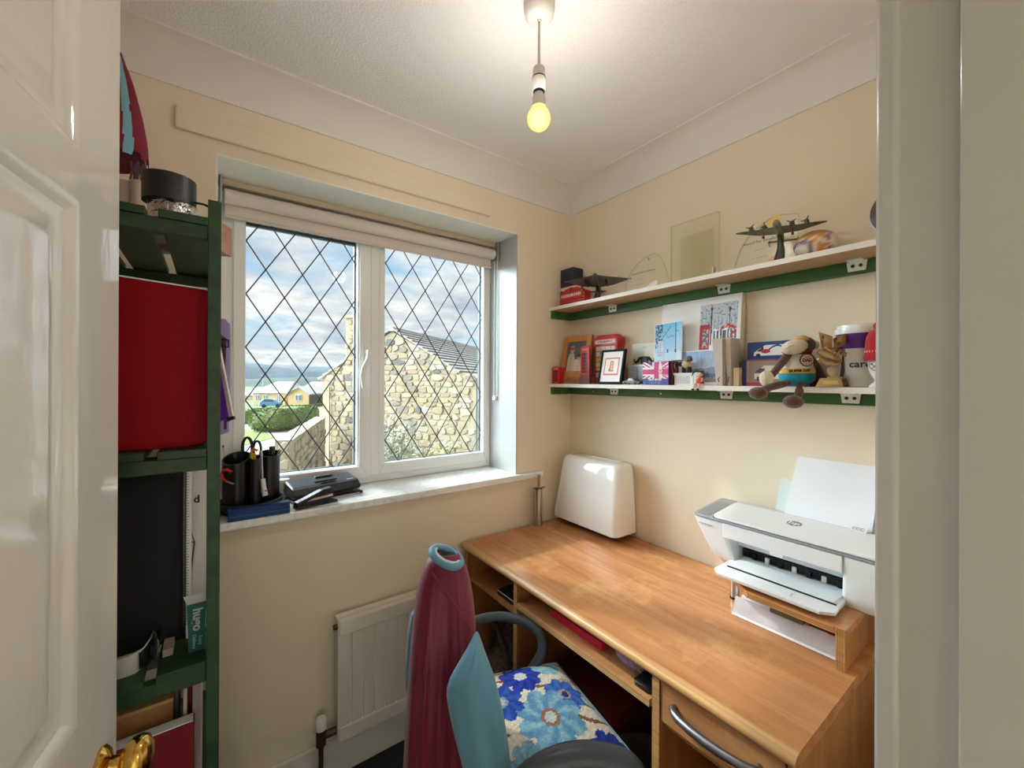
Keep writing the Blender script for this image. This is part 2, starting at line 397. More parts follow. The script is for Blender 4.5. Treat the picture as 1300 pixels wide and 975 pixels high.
MB().box(.548, .586, YF-.004, YF+.06, 1.016, OZ1-.062).build('mullion', M_upvc, win, bevel=.004)
sa = MB(); ring(sa, .064, .545, 1.012, 2.045, .036, .046, .050, .045, YF-.016, YF+.05)
sash = sa.build('sash', M_upvc, win, bevel=.004)
be = MB(); ring(be, .094, .505, 1.056, 2.006, .007, .012, .008, .008, YF-.006, YF+.03); be.build('glazing_bead', M_upvc, win, bevel=.003)
be = MB(); ring(be, .582, 1.136, 1.014, 2.046, .026, .026, .048, .04, YF-.006, YF+.05); be.build('glazing_bead', M_upvc, win, bevel=.005)
M_gask = mat('dark_glazing_gasket', c(52, 60, 62), .5)
LG = (.1005, .494, 1.064, 1.999); RG = (.607, 1.111, 1.061, 2.008); YG = YF+.022
M_lead = mat('grey_lead_strip', c(78, 82, 86), .5, .3)
for nm, (x0, x1, z0, z1) in (('left', LG), ('right', RG)):
    MB().box(x0-.002, x1+.002, YG-.001, YG+.003, z0-.002, z1+.002).build('glass_pane', M_glass, win)
    g = MB(); ring(g, x0-.003, x1+.003, z0-.003, z1+.003, .005, .010, .006, .016 if nm == 'left' else .006, YG+.004, YG+.02); g.build('gasket', M_gask, win)
    # diamond leading: two families of strips
    hx, hz = .0622, .0972; m_ = hz/hx
    xc, zc_ = (.2275, 1.7335) if nm == 'left' else (.7425, 1.7395)
    for sgn in (1, -1):
        for k in range(-14, 15):
            # line z = zc_ + sgn*m*(x-xc) + 2*k*hz
            b = zc_+2*k*hz-sgn*m_*xc
            pts = []
            for xx in (x0, x1):
                z_ = sgn*m_*xx+b
                if z0 <= z_ <= z1: pts.append((xx, z_))
            for z_ in (z0, z1):
                xx = (z_-b)/(sgn*m_)
                if x0 < xx < x1: pts.append((xx, z_))
            if len(pts) < 2: continue
            (xa, za), (xb, zb) = pts[0], pts[1]
            L = math.hypot(xb-xa, zb-za)
            if L < .02: continue
            fr = frame((xa, YG-.001, za), (xb-xa, 0, zb-za), (0, -1, 0))
            MB().prism([(0, 0), (L, 0), (L, .0012), (0, .0012)], .0046, 0, fr, -.0023).build('lead_strip', M_lead, win)
# espagnolette handle
hb = PY(466, 447, YF-.018)
h = MB(); h.box(hb.x-.010, hb.x+.012, YF-.026, YF-.016, hb.z-.035, hb.z+.05); h.cyl((hb.x+.002, YF-.02, hb.z), (hb.x+.002, YF-.055, hb.z), .011, .010)
h.tube([(hb.x+.002, YF-.048, hb.z+.004), (hb.x-.002, YF-.050, hb.z-.03), (hb.x-.022, YF-.052, hb.z-.065), (hb.x-.027, YF-.052, hb.z-.10), (hb.x-.020, YF-.052, hb.z-.15)], [.013, .012, .011, .011, .010], 10)
hd = h.build('handle', mat('white_handle_enamel', c(240, 240, 238), .18), win, smooth=50)
MB().cyl((hb.x+.004, YF-.054, hb.z), (hb.x+.004, YF-.0565, hb.z), .0035, n=10).build('lock_button', M_dark, hd)
bi = thing('roller_blind', 'rolled up beige roller blind with side chain at top of window', 'blind', (.58, 1.71, 2.06))
M_blind = mat('beige_blind_fabric', c(222, 212, 204), .8, bump=.1, bscale=400)
YB = 1.712; ZB = 2.045
q = Matrix.Translation((.036, YB, ZB)) @ Matrix.Rotation(pi/2, 4, 'Y')
MB().lathe([(.024, 0), (.024, 1.096)], 24, 0, q).build('fabric_roll', M_blind, bi, smooth=40)
box('hanging_fabric', M_blind, bi, .038, 1.128, YB+.018, YB+.020, 1.985, ZB+.004, 0)
MB().tube([(.038, YB+.019, 1.985), (1.128, YB+.019, 1.985)], .006, 10).build('bottom_bar', mat('beige_bar', c(214, 204, 196), .5), bi, smooth=50)
box('head_rail', mat('tan_head_rail', c(196, 180, 156), .5), bi, .02, 1.146, YB-.006, YB+.022, ZB+.036, OZ1-.004, .003)
for x in (.022, 1.137):
    br = MB(); br.box(x, x+.008, YB-.03, YB+.03, ZB-.03, OZ1-.004); br.build('bracket', mat('grey_bracket', c(170, 166, 160), .35, .4), bi, bevel=.004)
chn = [(1.146, YB-.012, ZB-.02), (1.147, YB-.016, 1.6), (1.146, YB-.014, 1.345), (1.145, YB, 1.33), (1.146, YB+.012, 1.345), (1.147, YB+.012, 1.6), (1.146, YB+.01, ZB-.02)]
MB().tube(chn, .0022, 6).build('chain', M_white, bi, smooth=60)
MB().box(1.137, 1.153, YB-.012, YB+.012, 1.322, 1.345).build('chain_tensioner', M_white, bi, bevel=.003)

# ------------------------------------------------------------------ door frame and door
mb = MB(); mb.box(JX, JX+.03, -.03, .1185, .03, 2.06)
mb.box(HX-.03, HX, -.03, .1185, .03, 2.06); mb.box(HX-.03, JX+.03, -.03, .1185, 2.03, 2.06)
struct('trim_10', mb, M_jamb, 'white painted door lining round the doorway', 'door frame', bevel=.003, seg=3)
mb = MB(); mb.box(JX-.013, JX+.001, -.03, .0635, .03, 2.03); mb.box(HX-.001, HX+.013, -.03, .0635, .03, 2.03); mb.box(HX, JX, -.03, .0635, 2.017, 2.031)
struct('trim_11', mb, M_jamb, 'white door stop inside the lining', 'door stop', bevel=.0025, seg=3)
sp = MB().cyl((JX-.0135, .046, 1.28), (JX-.0122, .046, 1.28), .0035, n=12); sp.build('filled_screw_hole', M_jamb, bpy.data.objects['trim_11'], smooth=40)
mb = MB(); mb.box(JX+.002, JX+.06, .1035, .124, .03, 2.10); mb.box(HX-.06, HX-.002, .1035, .124, .03, 2.10); mb.box(HX-.06, JX+.06, .1035, .124, 2.035, 2.10)
struct('trim_12', mb, M_jamb, 'white architrave on the room side of the doorway', 'architrave', bevel=.003, seg=3)
MB().box(JX-.005, JX+.008, .105, .1245, .03, 2.06).build('edge_bead', M_jamb, bpy.data.objects['trim_12'], bevel=.0062, seg=5, smooth=40)
dd = V((.162, .987, 0)).normalized(); dn = V((dd.y, -dd.x, 0)); fe = V((-.1109, .8427, 0)); DW = .735; DT = .036
door = bpy.data.objects.new('door_1', None); COL.objects.link(door); door.location = fe-dd*DW; door['kind'] = 'structure'
tag(door, 'white gloss panelled door standing open on the left', 'door')
DM = Matrix(((-dd.x, 0, dn.x, fe.x), (-dd.y, 0, dn.y, fe.y), (0, 1, 0, .04), (0, 0, 0, 1)))   # x along the leaf from its free edge, y up, z out of the visible face
DH = 1.985
cols_ = [(.121, .319), (.416, .614)]; rows_ = [(.20, .70), (.953, 1.597), (1.658, 1.90)]
# leaf = thin core plus stiles and rails
lf = MB(); lf.box(0, DW, 0, DH, -DT+.011, -.011, 0, DM)
xs_ = [0, .121, .319, .416, .614, DW]; ys_ = [0, .20, .70, .953, 1.597, 1.658, 1.90, DH]
for za, zb in ((-.011, 0), (-DT, -DT+.011)):
    for k in (0, 2, 4): lf.box(xs_[k], xs_[k+1], 0, DH, za, zb, 0, DM)
    for k in (0, 2, 4, 6):
        for a in (1, 3): lf.box(xs_[a], xs_[a+1], ys_[k], ys_[k+1], za, zb, 0, DM)
lf.build('leaf', M_gloss, door)
for (xa, xb) in cols_:
    for (ya, yb) in rows_:
        pb = MB(); loops = []
        for ins, z in ((0, 0), (.004, -.0005), (.010, -.003), (.016, -.008), (.024, -.0105), (.036, -.0100), (.052, -.004), (.060, -.0035)):
            loops.append([(xa+ins, ya+ins, z), (xb-ins, ya+ins, z), (xb-ins, yb-ins, z), (xa+ins, yb-ins, z)])
        pb.loft(loops, 0, DM, cap0=False); pb.build('panel', M_gloss, door, smooth=20)
hz_ = .90
kn = MB(); K = DM @ Matrix.Translation((.058, hz_-.04-.012, 0))
kn.lathe([(.027, 0), (.027, .003), (.022, .008), (.012, .012), (.010, .022), (.011, .026)], 24, 0, K)
kn.lathe([(.010, .022), (.020, .026), (.0265, .034), (.028, .042), (.025, .050), (.015, .056), (.004, .058)], 28, 0, K)
kn.build('door_knob', M_brass, door, smooth=40)

# ================================================================== outside
GZ = -3.2
M_sand = mat('sandstone_mix', c(210, 190, 152), .85, bump=.3, bscale=14)
def island_ramp(m, stops, per_object=False):
    t = m.node_tree; p = t.nodes['Principled BSDF']
    if per_object: n = N(t, 'ShaderNodeObjectInfo'); f = n.outputs['Random']
    else: n = N(t, 'ShaderNodeNewGeometry'); f = n.outputs['Random Per Island']
    r_ = ramp(t, f, stops, 'CONSTANT')
    tcn = N(t, 'ShaderNodeTexCoord'); nn = N(t, 'ShaderNodeTexNoise'); nn.inputs['Scale'].default_value = 7; nn.inputs['Detail'].default_value = 5
    t.links.new(tcn.outputs['Object'], nn.inputs['Vector'])
    t.links.new(mixc(t, ramp(t, nn.outputs['Fac'], [(.45, (0, 0, 0)), (.7, (.5, .5, .5))]), r_, c(176, 160, 128)), p.inputs['Base Color'])
ST = [(0, c(185, 172, 148)), (.16, c(176, 158, 126)), (.32, c(191, 180, 161)), (.48, c(171, 151, 121)), (.62, c(186, 169, 139)), (.76, c(164, 147, 128)), (.88, c(143, 132, 121)), (.95, c(106, 103, 106))]
island_ramp(M_sand, ST, True)
M_sand2 = mat('sandstone_mix_joined', c(210, 190, 152), .85, bump=.3, bscale=14); island_ramp(M_sand2, ST)
M_mortar = mat('pale_mortar', c(176, 162, 134), .9, var=.1, vscale=20)
def ground_patch(name, label, cat, pts, z, m, kind=None):
    mb = MB().prism(pts, .05, 0, Matrix.Translation((0, 0, z-.05))); o = mb.build(name, m); tag(o, label, cat, kind=kind); return o
M_road = mat('pale_tarmac', c(176, 176, 180), .9, var=.08, vscale=3)
M_lawn = mat('lawn_green', c(104, 126, 46), .95, var=.2, vscale=9, bump=.4, bscale=40)
M_field = mat('pale_green_field', c(80, 96, 60), .95, var=.15, vscale=.1)
o = MB().add([(-160, 3, GZ-.06), (260, 3, GZ-.06), (260, 420, GZ-.06), (-160, 420, GZ-.06)], [(0, 1, 2, 3)]).build('ground', M_field); o['kind'] = 'structure'; tag(o, 'green ground beyond the houses', 'ground')
o = MB().prism([(-14, 6), (26, 6), (26, 74), (-14, 74)], .04, 0, Matrix.Translation((0, 0, GZ-.05))).build('driveway', M_road); o['kind'] = 'structure'; tag(o, 'pale grey driveway and road outside the window', 'road')
ground_patch('lawn', 'bright green lawn in front of the clipped hedge', 'lawn', [(-2, 36), (2.0, 34.6), (4.1, 37.5), (3.9, 43), (2.0, 47), (-6, 47)], GZ+.03, M_lawn)
ground_patch('lawn', 'small yellow green lawn at the foot of the stone house', 'lawn', [(9.6, 52), (11.4, 51), (17, 72), (14.2, 73)], GZ+.03, mat('yellow_lawn', c(140, 146, 84), .95, var=.15, vscale=2))
M_curb = mat('grey_kerb', c(150, 150, 152), .9)
for a, b in (((5.0, 33.5), (9.2, 45.5)), ((9.25, 45.9), (9.35, 51))):
    d = V((b[0]-a[0], b[1]-a[1], 0)); fr = frame((a[0], a[1], GZ), d, (-d.y, d.x, 0))
    o = MB().box(0, d.length, 0, .16, 0, .10, 0, fr).build('kerb', M_curb); tag(o, 'grey kerb edging the driveway, ' + ('nearer length by the hedge' if a[0] < 6 else 'farther length running to the houses'), 'kerb')
# leaf hedges: a soft body covered with small leaf quads
def leafy(name, label, cat, ce, size, m, n, lf, rz=0.0, stem=None):
    t_ = thing(name, label, cat, (ce[0], ce[1], GZ), rz)
    M0 = Matrix.Translation(ce) @ Matrix.Rotation(rz, 4, 'Z')
    rnd = random.Random(len(name)*7+n); core = MB(); loops = []
    K = 12; Q = 20
    for j in range(K+1):
        a = -pi/2+pi*j/K; ca = max(.03, abs(cos(a)))**.45; sa_ = math.copysign(abs(sin(a))**.6, sin(a))
        loops.append([(size[0]*ca*math.copysign(abs(cos(2*pi*i/Q))**.5, cos(2*pi*i/Q)), size[1]*ca*math.copysign(abs(sin(2*pi*i/Q))**.5, sin(2*pi*i/Q)), size[2]*sa_) for i in range(Q)])
    pts = [V(q) for L in loops for q in L]
    core.loft([[V(q)*(.93+.05*ns(q[0]*2, q[1]*2+q[2]*3, 1.3)) for q in L] for L in loops], 0, M0); core.build('foliage_body', m, t_, smooth=80)
    lv = MB()
    for k in range(n):
        j = rnd.randrange(1, K-1); i = rnd.randrange(Q); A = V(loops[j][i]); B = V(loops[j+1][(i+1) % Q]); C_ = V(loops[j][(i+1) % Q])
        u_, v_ = rnd.random(), rnd.random(); p = A+(C_-A)*u_+(B-C_)*v_
        p = p*(.95+.09*rnd.random()+.05*ns(p.x*2, p.y*2+p.z*3, 1.3)); s_ = lf*(.6+.8*rnd.random())
        d1 = V((rnd.uniform(-1, 1), rnd.uniform(-1, 1), rnd.uniform(-1, 1))).normalized(); d2 = d1.cross(V((rnd.uniform(-1, 1), rnd.uniform(-1, 1), rnd.uniform(-1, 1)))).normalized()
        lv.add([p-d1*s_, p+d2*s_*.6, p+d1*s_, p-d2*s_*.6], [(0, 1, 2, 3)], 0, M0)
    lo = lv.build('leaves', m, t_); lo['kind'] = 'stuff'; return t_
def leafmat(nm, a, b):
    m = mat(nm, a, .7); t = m.node_tree; n = N(t, 'ShaderNodeNewGeometry')
    t.links.new(ramp(t, n.outputs['Random Per Island'], [(0, a), (1, b)]), t.nodes['Principled BSDF'].inputs['Base Color']); return m
M_hedge = leafmat('hedge_leaves', c(58, 82, 24), c(112, 132, 52))
leafy('hedge', 'clipped green hedge bulging beside the pale driveway', 'hedge', (6.1, 45.6, GZ+.98), (1.75, 4.6, 1.0), M_hedge, 5200, .085, rad(-32))
leafy('hedge', 'long low hedge at the back of the bright lawn', 'hedge', (2.2, 52.0, GZ+.75), (3.4, 1.0, .78), leafmat('hedge_leaves_dark', c(60, 80, 28), c(104, 122, 50)), 3200, .085, rad(-8))
# wooded hills
def hill(name, dist, h0, amp, m, label, seed, depth_=160):
    mb = MB(); loops = []
    for k, (f_, zf) in enumerate(((0, 0.0), (.25, .55), (.6, .9), (1, 1.0), (1.6, .6))):
        L = []
        for i in range(181):
            a = rad(-62+150*i/180); R_ = dist+depth_*f_
            z = h0+amp*ns(i*.05, seed, 1.0, seed)+amp*.55*ns(i*.16, seed, 1.0, seed+2)+amp*.16*ns(i*1.1, k*2, 1, seed)+amp*.10*ns(i*3.1, k*3, 1, seed)
            L.append((R_*sin(a), R_*cos(a), GZ+(z-GZ)*zf))
        loops.append(L)
    mb.loft(loops, 0, None, False, False, closed=False); o = mb.build(name, m, smooth=60); o['kind'] = 'structure'; tag(o, label, 'hill'); return o
M_hill = mat('wooded_hill_haze_tint', c(58, 76, 86), 1.0, var=.35, vscale=.05, bump=1.0, bscale=.1)  # aerial haze is painted into the base colour
hill('hills', 520, 24, 9, M_hill, 'wooded ridge painted in hazy blue green on the horizon', 3)
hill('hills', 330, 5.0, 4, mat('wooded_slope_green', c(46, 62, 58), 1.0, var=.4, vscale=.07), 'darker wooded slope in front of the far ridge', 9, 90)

# distant bungalows: wall block with a pitched roof, windows and panes as parts
M_bwall = mat('tan_brick_far', c(216, 192, 152), .9, var=.08, vscale=4)
M_broof = mat('pale_grey_roof_far', c(196, 190, 186), .8, var=.06, vscale=2)
M_rroof = mat('brown_tile_far', c(176, 150, 128), .85)
M_fwin = mat('far_window_frame', c(236, 236, 236), .5); M_fglass = mat('far_window_glass', c(120, 132, 142), .15)
def bungalow(label, x0, x1, ddepth, ybase, yeave, yridge, depth, hip, gable, wins, wallm, roofm, rz=None):
    A = PD(x0, ybase, ddepth); B = PD(x1, ybase, ddepth); zg = A.z
    ze = ZC-(yeave-CY)/FPX*ddepth; zr = ZC-(yridge-CY)/FPX*ddepth
    U = V((B.x-A.x, B.y-A.y, 0)); L = U.length; U.normalize(); Wd = V((-U.y, U.x, 0)); fr = frame(A, U, Wd)
    t_ = thing('bungalow', label, 'house', ((A+B)/2).to_tuple())
    he, hr = ze-zg, zr-zg
    if gable:
        MB().prism([(0, 0), (L, 0), (L, he), (L/2, hr), (0, he)], depth, 0, Matrix(((U.x, 0, Wd.x, A.x), (U.y, 0, Wd.y, A.y), (0, 1, 0, zg), (0, 0, 0, 1)))).build('wall', wallm, t_)
        rf = MB(); ov = .35
        for s_ in (0, 1):
            e = (-ov, he-ov*(hr-he)/(L/2)) if s_ == 0 else (L+ov, he-ov*(hr-he)/(L/2)); k = (L/2, hr)
            q = [e, k, (k[0], k[1]+.22), (e[0], e[1]+.22)]
            rf.prism(q, depth+.5, 0, Matrix(((U.x, 0, Wd.x, A.x), (U.y, 0, Wd.y, A.y), (0, 1, 0, zg), (0, 0, 0, 1))), -.3)
        rf.build('roof', roofm, t_)
    else:
        MB().box(0, L, 0, depth, 0, he, 0, fr).build('wall', wallm, t_)
        ov = .4; hp = hip*L
        MB().add([(-ov, -ov, he-.05), (L+ov, -ov, he-.05), (L+ov, depth+ov, he-.05), (-ov, depth+ov, he-.05), (hp, depth/2, hr), (L-hp*.4, depth/2, hr)],
                 [(0, 1, 5, 4), (1, 2, 5), (2, 3, 4, 5), (3, 0, 4), (3, 2, 1, 0)], 0, fr).build('roof', roofm, t_)
    for (a, b, z0_, z1_) in wins:
        w_ = MB(); w_.box(a*L, b*L, -.08, .05, z0_, z1_, 0, fr); wo_ = w_.build('window', M_fwin, t_)
        p_ = MB(); n_ = 2
        for k in range(n_):
            ww = (b-a)*L/n_; p_.box(a*L+k*ww+.08, a*L+(k+1)*ww-.08, -.11, -.07, z0_+.1, z1_-.1, 0, fr)
        p_.build('pane', M_fglass, wo_)
    return t_
bungalow('long tan bungalow with pale hipped roof behind the blue car', 321, 362, 76, 515, 499, 485.0, 9, .34, False, [(.08, .22, .9, 2.0), (.33, .45, .9, 2.0), (.74, .86, .2, 2.0)], M_bwall, M_broof)
bungalow('tan gable fronted bungalow with white window at its centre', 365.5, 392, 73.5, 515, 500.5, 492.3, 9, 0, True, [(.36, .66, .9, 2.0)], mat('orange_tan_brick_far', c(222, 186, 134), .9), M_broof)
bungalow('brown roofed bungalow behind the gable fronted one', 377, 407, 90, 508, 498, 485.2, 9, .2, False, [(.7, .85, .6, 1.5)], M_bwall, M_rroof)
bungalow('red brick gabled house end far behind the stone house', 402, 414, 106, 505, 495, 488.2, 8, 0, True, [(.4, .6, .8, 1.6)], mat('red_brick_far', c(176, 116, 96), .9), M_rroof)
bungalow('pale bungalow roof at the far left edge of the window view', 306, 322, 96, 508, 502.5, 494, 9, .2, False, [(.6, .8, .5, 1.4)], M_bwall, M_broof)
# timber fence beside the gable fronted bungalow
fa, fb = PD(393, 513, 73), PD(409, 511, 76)
ft = thing('garden_fence', 'dark timber fence right of the gable fronted bungalow', 'fence', fa.to_tuple())
U = V((fb.x-fa.x, fb.y-fa.y, 0)); L = U.length; fr = frame(fa, U, (-U.y, U.x, 0))
for k in range(12): MB().box(L*k/12, L*(k+.9)/12, 0, .05, 0, 1.6, 0, fr).build('fence_board', mat('dark_fence', c(104, 98, 92), .9), ft)
# street lamp post
lp = thing('street_lamp', 'thin pale street lamp post rising above the long bungalow', 'lamp post', PD(333.5, 505, 92).to_tuple())
P = PD(333.5, 505, 92); MB().cyl(P, P+V((0, 0, 4.9)), .07, .05, 8).build('post', mat('grey_post', c(190, 192, 196), .5), lp, smooth=40)
MB().box(P.x-.3, P.x+.1, P.y-.07, P.y+.07, P.z+4.85, P.z+4.98).build('lamp_head', mat('grey_post'), lp)
# parked car
cp = PD(344.5, 517.0, 69); cp.z = GZ
car = thing('car', 'small blue hatchback parked in front of the long tan bungalow', 'car', cp.to_tuple(), rad(-14))
M_car = mat('sky_blue_car_paint', c(74, 160, 200), .25, coat=.5)
side = [(-1.6, .28), (1.5, .28), (1.58, .6), (1.5, .82), (.75, .98), (.2, 1.42), (-.95, 1.48), (-1.5, 1.05), (-1.64, .7)]
CM = Matrix(((1, 0, 0, 0), (0, 0, 1, 0), (0, 1, 0, 0), (0, 0, 0, 1)))
MB().prism(side, 1.5, 0, CM, -.75).build('body', M_car, car, world=False, bevel=.06)
gl = MB()
for yy in (-.765, .745): gl.prism([(.55, .98), (.15, 1.34), (-.85, 1.38), (-1.2, 1.02)], .02, 0, CM, yy)
gl.prism([(.80, .98), (.28, 1.40), (.30, 1.42), (.83, 1.0)], 1.3, 0, CM, -.65)
gl.build('windows', mat('car_glass', c(60, 74, 84), .1), car, world=False)
for x in (-1.0, 1.0):
    for y in (-.7, .7): MB().cyl((x, y-.09, .3), (x, y+.09, .3), .3, n=18).build('wheel', M_black, car, world=False, smooth=40)
MB().box(1.5, 1.57, -.6, .6, .62, .74).build('headlights', M_white, car, world=False)

# the stone house and its garden wall, built stone by stone
HA = V((4.793, 13.213, 0)); He = V((.772, .636, 0)).normalized(); Ht = V((He.y, -He.x, 0))
house = thing('stone_house', 'sunlit sandstone gable house with a grey tiled roof outside the window', 'house', (HA.x, HA.y, GZ))
HM = Matrix(((Ht.x, 0, -He.x, HA.x), (Ht.y, 0, -He.y, HA.y), (0, 1, 0, 0), (0, 0, 0, 1)))     # x along the gable, y up, z towards us
gab = [(-2.64, GZ), (2.9, GZ), (2.9, 1.497), (2.2, 1.76), (0, 3.02), (-2.64, 1.511)]
MB().prism(gab, -9.0, 0, HM).build('wall_core', M_mortar, house)
def inside(p, poly):
    r_ = False
    for i in range(len(poly)):
        (x1, y1), (x2, y2) = poly[i], poly[i-1]
        if (y1 > p[1]) != (y2 > p[1]) and p[0] < (x2-x1)*(p[1]-y1)/(y2-y1)+x1: r_ = not r_
    return r_
stone_base = []
for k in range(6):
    rnd = random.Random(k); n = 7; pts = []
    for i in range(n):
        a = 2*pi*i/n+rnd.uniform(-.25, .25); ca, sa2 = cos(a), sin(a); s_ = .5/max(abs(ca), abs(sa2))
        s_ = s_*rnd.uniform(.84, .98); pts.append((ca*s_, sa2*s_))
    mbx = MB(); mbx.loft([[(x, y, 0) for x, y in pts], [(x, y, .6) for x, y in pts], [(x*.86, y*.84, 1.0) for x, y in pts]], cap0=False)
    ob = mbx.build('stone', M_sand); stone_base.append(ob.data); bpy.data.objects.remove(ob)
STONES = [0]
def stones(poly, M, parent, limit, vis, seed, hs=(.13, .25), ws=(.2, .46)):
    rnd = random.Random(seed); xs = [p[0] for p in poly]; y = min(p[1] for p in poly); y1 = max(p[1] for p in poly); x1 = max(xs)
    single = 0; rest = MB()
    while y < y1:
        h_ = rnd.uniform(*hs); x = min(xs)-rnd.random()*.2
        while x < x1:
            w_ = rnd.uniform(*ws); cxx, cyy = x+w_/2, y+h_/2
            corners = [(x+.03, y+.02), (x+w_-.03, y+.02), (x+w_-.03, y+h_-.02), (x+.03, y+h_-.02)]
            if inside((cxx, cyy), poly) and sum(inside(q, poly) for q in corners) >= 3:
                me = rnd.choice(stone_base); fl = rnd.choice((0, pi)); jy = rnd.uniform(-.025, .025); dz = rnd.uniform(.02, .055)
                T = M @ Matrix.Translation((cxx, cyy+jy, -.005)) @ Matrix.Rotation(fl+rnd.uniform(-.1, .1), 4, 'Z') @ Matrix.Diagonal((w_*1.02, h_*rnd.uniform(.95, 1.12), dz, 1))
                if single < limit and vis(cxx, cyy):
                    o_ = bpy.data.objects.new('stone', me); COL.objects.link(o_); o_.parent = parent
                    o_.matrix_basis = wmat(parent).inverted() @ T; single += 1
                else:
                    rest.add([v_.co for v_ in me.vertices], [list(p.vertices) for p in me.polygons], 0, T)
            x += w_
        y += h_
    if rest.f: ro = rest.build('stonework', M_sand2, parent); ro['kind'] = 'stuff'
stones(gab, HM, house, 298, lambda x, y: y > -1.35 and (x > -.35 or x < -.9 or y > 2.9), 5)
# chimney stack on the left slope
ch = MB(); ch.box(-1.72, -.86, 1.7, 3.50, -.42, .04, 0, HM); ch.box(-1.78, -.80, 3.50, 3.60, -.48, .10, 0, HM)
cho = ch.build('chimney', M_mortar, house)
stones([(-1.72, 1.95), (-.86, 1.95), (-.86, 3.5), (-1.72, 3.5)], HM @ Matrix.Translation((0, 0, .04)), cho, 0, lambda x, y: False, 8, (.12, .2), (.16, .3))
# roof: tile courses
M_tile = mat('grey_roof_tile', c(176, 168, 162), .8, var=.1, vscale=6)
for side_, (ex, ez) in (('r', (2.35, 1.66)), ('l', (-2.78, 1.42))):
    nC = 13
    for k in range(nC):
        f0, f1 = k/nC, (k+1.12)/nC
        P0 = (ex*(1-f0), ez+(3.08-ez)*f0); P1 = (ex*(1-min(f1, 1.0)), ez+(3.08-ez)*min(f1, 1.0))
        nx, ny = -(P1[1]-P0[1]), (P1[0]-P0[0]); l_ = math.hypot(nx, ny); nx, ny = nx/l_, ny/l_
        if ny < 0: nx, ny = -nx, -ny
        q = [P0, P1, (P1[0]+nx*.03, P1[1]+ny*.03), (P0[0]+nx*.085, P0[1]+ny*.085)]
        MB().prism(q, -9.1, 0, HM, .07).build('tile_course', M_tile, house)
MB().prism([(-.14, 3.02), (.14, 3.02), (.06, 3.16), (-.06, 3.16)], -9.1, 0, HM, .08).build('ridge_tiles', M_tile, house)
q0 = (-2.322, .10); pm_ = MB(); pm_.tube([HM @ V((-2.322, 1.2, .07)), HM @ V((-2.322, GZ, .07))], .020, 8); pm_.build('drainpipe', mat('tan_drainpipe', c(140, 116, 94), .6), house, smooth=50)
# side wing wall to the right, set slightly back
# garden wall running back to the house
GA = V((1.37, 9.564, 0)); GB = V((3.218, 15.123, 0)); U = (GB-GA).normalized(); GN = V((U.y, -U.x, 0)); GL = (GB-GA).length-.4
gw = thing('garden_wall', 'sandstone boundary wall running from the driveway to the stone house', 'wall', (GA.x, GA.y, GZ))
GM = Matrix(((U.x, 0, GN.x, GA.x), (U.y, 0, GN.y, GA.y), (0, 1, 0, 0), (0, 0, 0, 1)))
MB().box(0, GL, GZ, .17, -.32, -.01, 0, GM).build('wall_core', M_mortar, gw)
stones([(0, GZ), (GL, GZ), (GL, .2), (0, .2)], GM, gw, 120, lambda x, y: y > -1.6, 11)
for k in range(18): MB().box(GL*k/18+.008, GL*(k+1)/18-.012, .17, .185+.012*((k*7) % 3)/2, -.33, .01, 0, GM).build('coping_stone', M_sand, gw, bevel=.012)
GE = Matrix(((-GN.x, 0, -U.x, GA.x), (-GN.y, 0, -U.y, GA.y), (0, 1, 0, 0), (0, 0, 0, 1)))
stones([(0, GZ), (.31, GZ), (.31, .2), (0, .2)], GE, gw, 40, lambda x, y: y > -1.6, 13, (.13, .22), (.12, .2))
# shrub against the gable
def shrub(label, px, py, d, s, n, m, tint2=None):
    p = PD(px, py, d); t_ = thing('shrub', label, 'shrub', (p.x, p.y, GZ)); rnd = random.Random(n); st = MB(); lv = MB()
    for k in range(9):
        a = rnd.uniform(0, 2*pi); e = V((p.x+cos(a)*s*.6*rnd.random(), p.y+sin(a)*s*.4*rnd.random(), p.z+s*rnd.uniform(-.3, .9)))
        st.tube([(p.x, p.y, GZ), ((p.x+e.x)/2, (p.y+e.y)/2, (GZ+e.z)/2+.1), e], [.03, .02, .008], 5)
    st.build('stem', mat('shrub_stem', c(110, 94, 72), .9), t_)
    for k in range(n):
        q = V((rnd.gauss(0, .4), rnd.gauss(0, .28), rnd.gauss(0, .45)))*s+p; s_ = rnd.uniform(.03, .075)
        d1 = V((rnd.uniform(-1, 1), rnd.uniform(-1, 1), rnd.uniform(-1, 1))).normalized(); d2 = d1.cross(V((rnd.uniform(-1, 1), .3, rnd.uniform(-1, 1)))).normalized()
        lv.add([q-d1*s_, q+d2*s_*.4, q+d1*s_, q-d2*s_*.4], [(0, 1, 2, 3)])
    o_ = lv.build('leaves', m, t_); o_['kind'] = 'stuff'
shrub('silvery grey green shrub against the foot of the stone gable', 503, 574, 11.2, .85, 1300, leafmat('silver_leaves', c(128, 136, 112), c(190, 192, 166)))
shrub('small yellow green shrub beside the silvery one', 560, 590, 9.6, .5, 500, leafmat('yellow_leaves', c(140, 146, 74), c(196, 190, 120)))

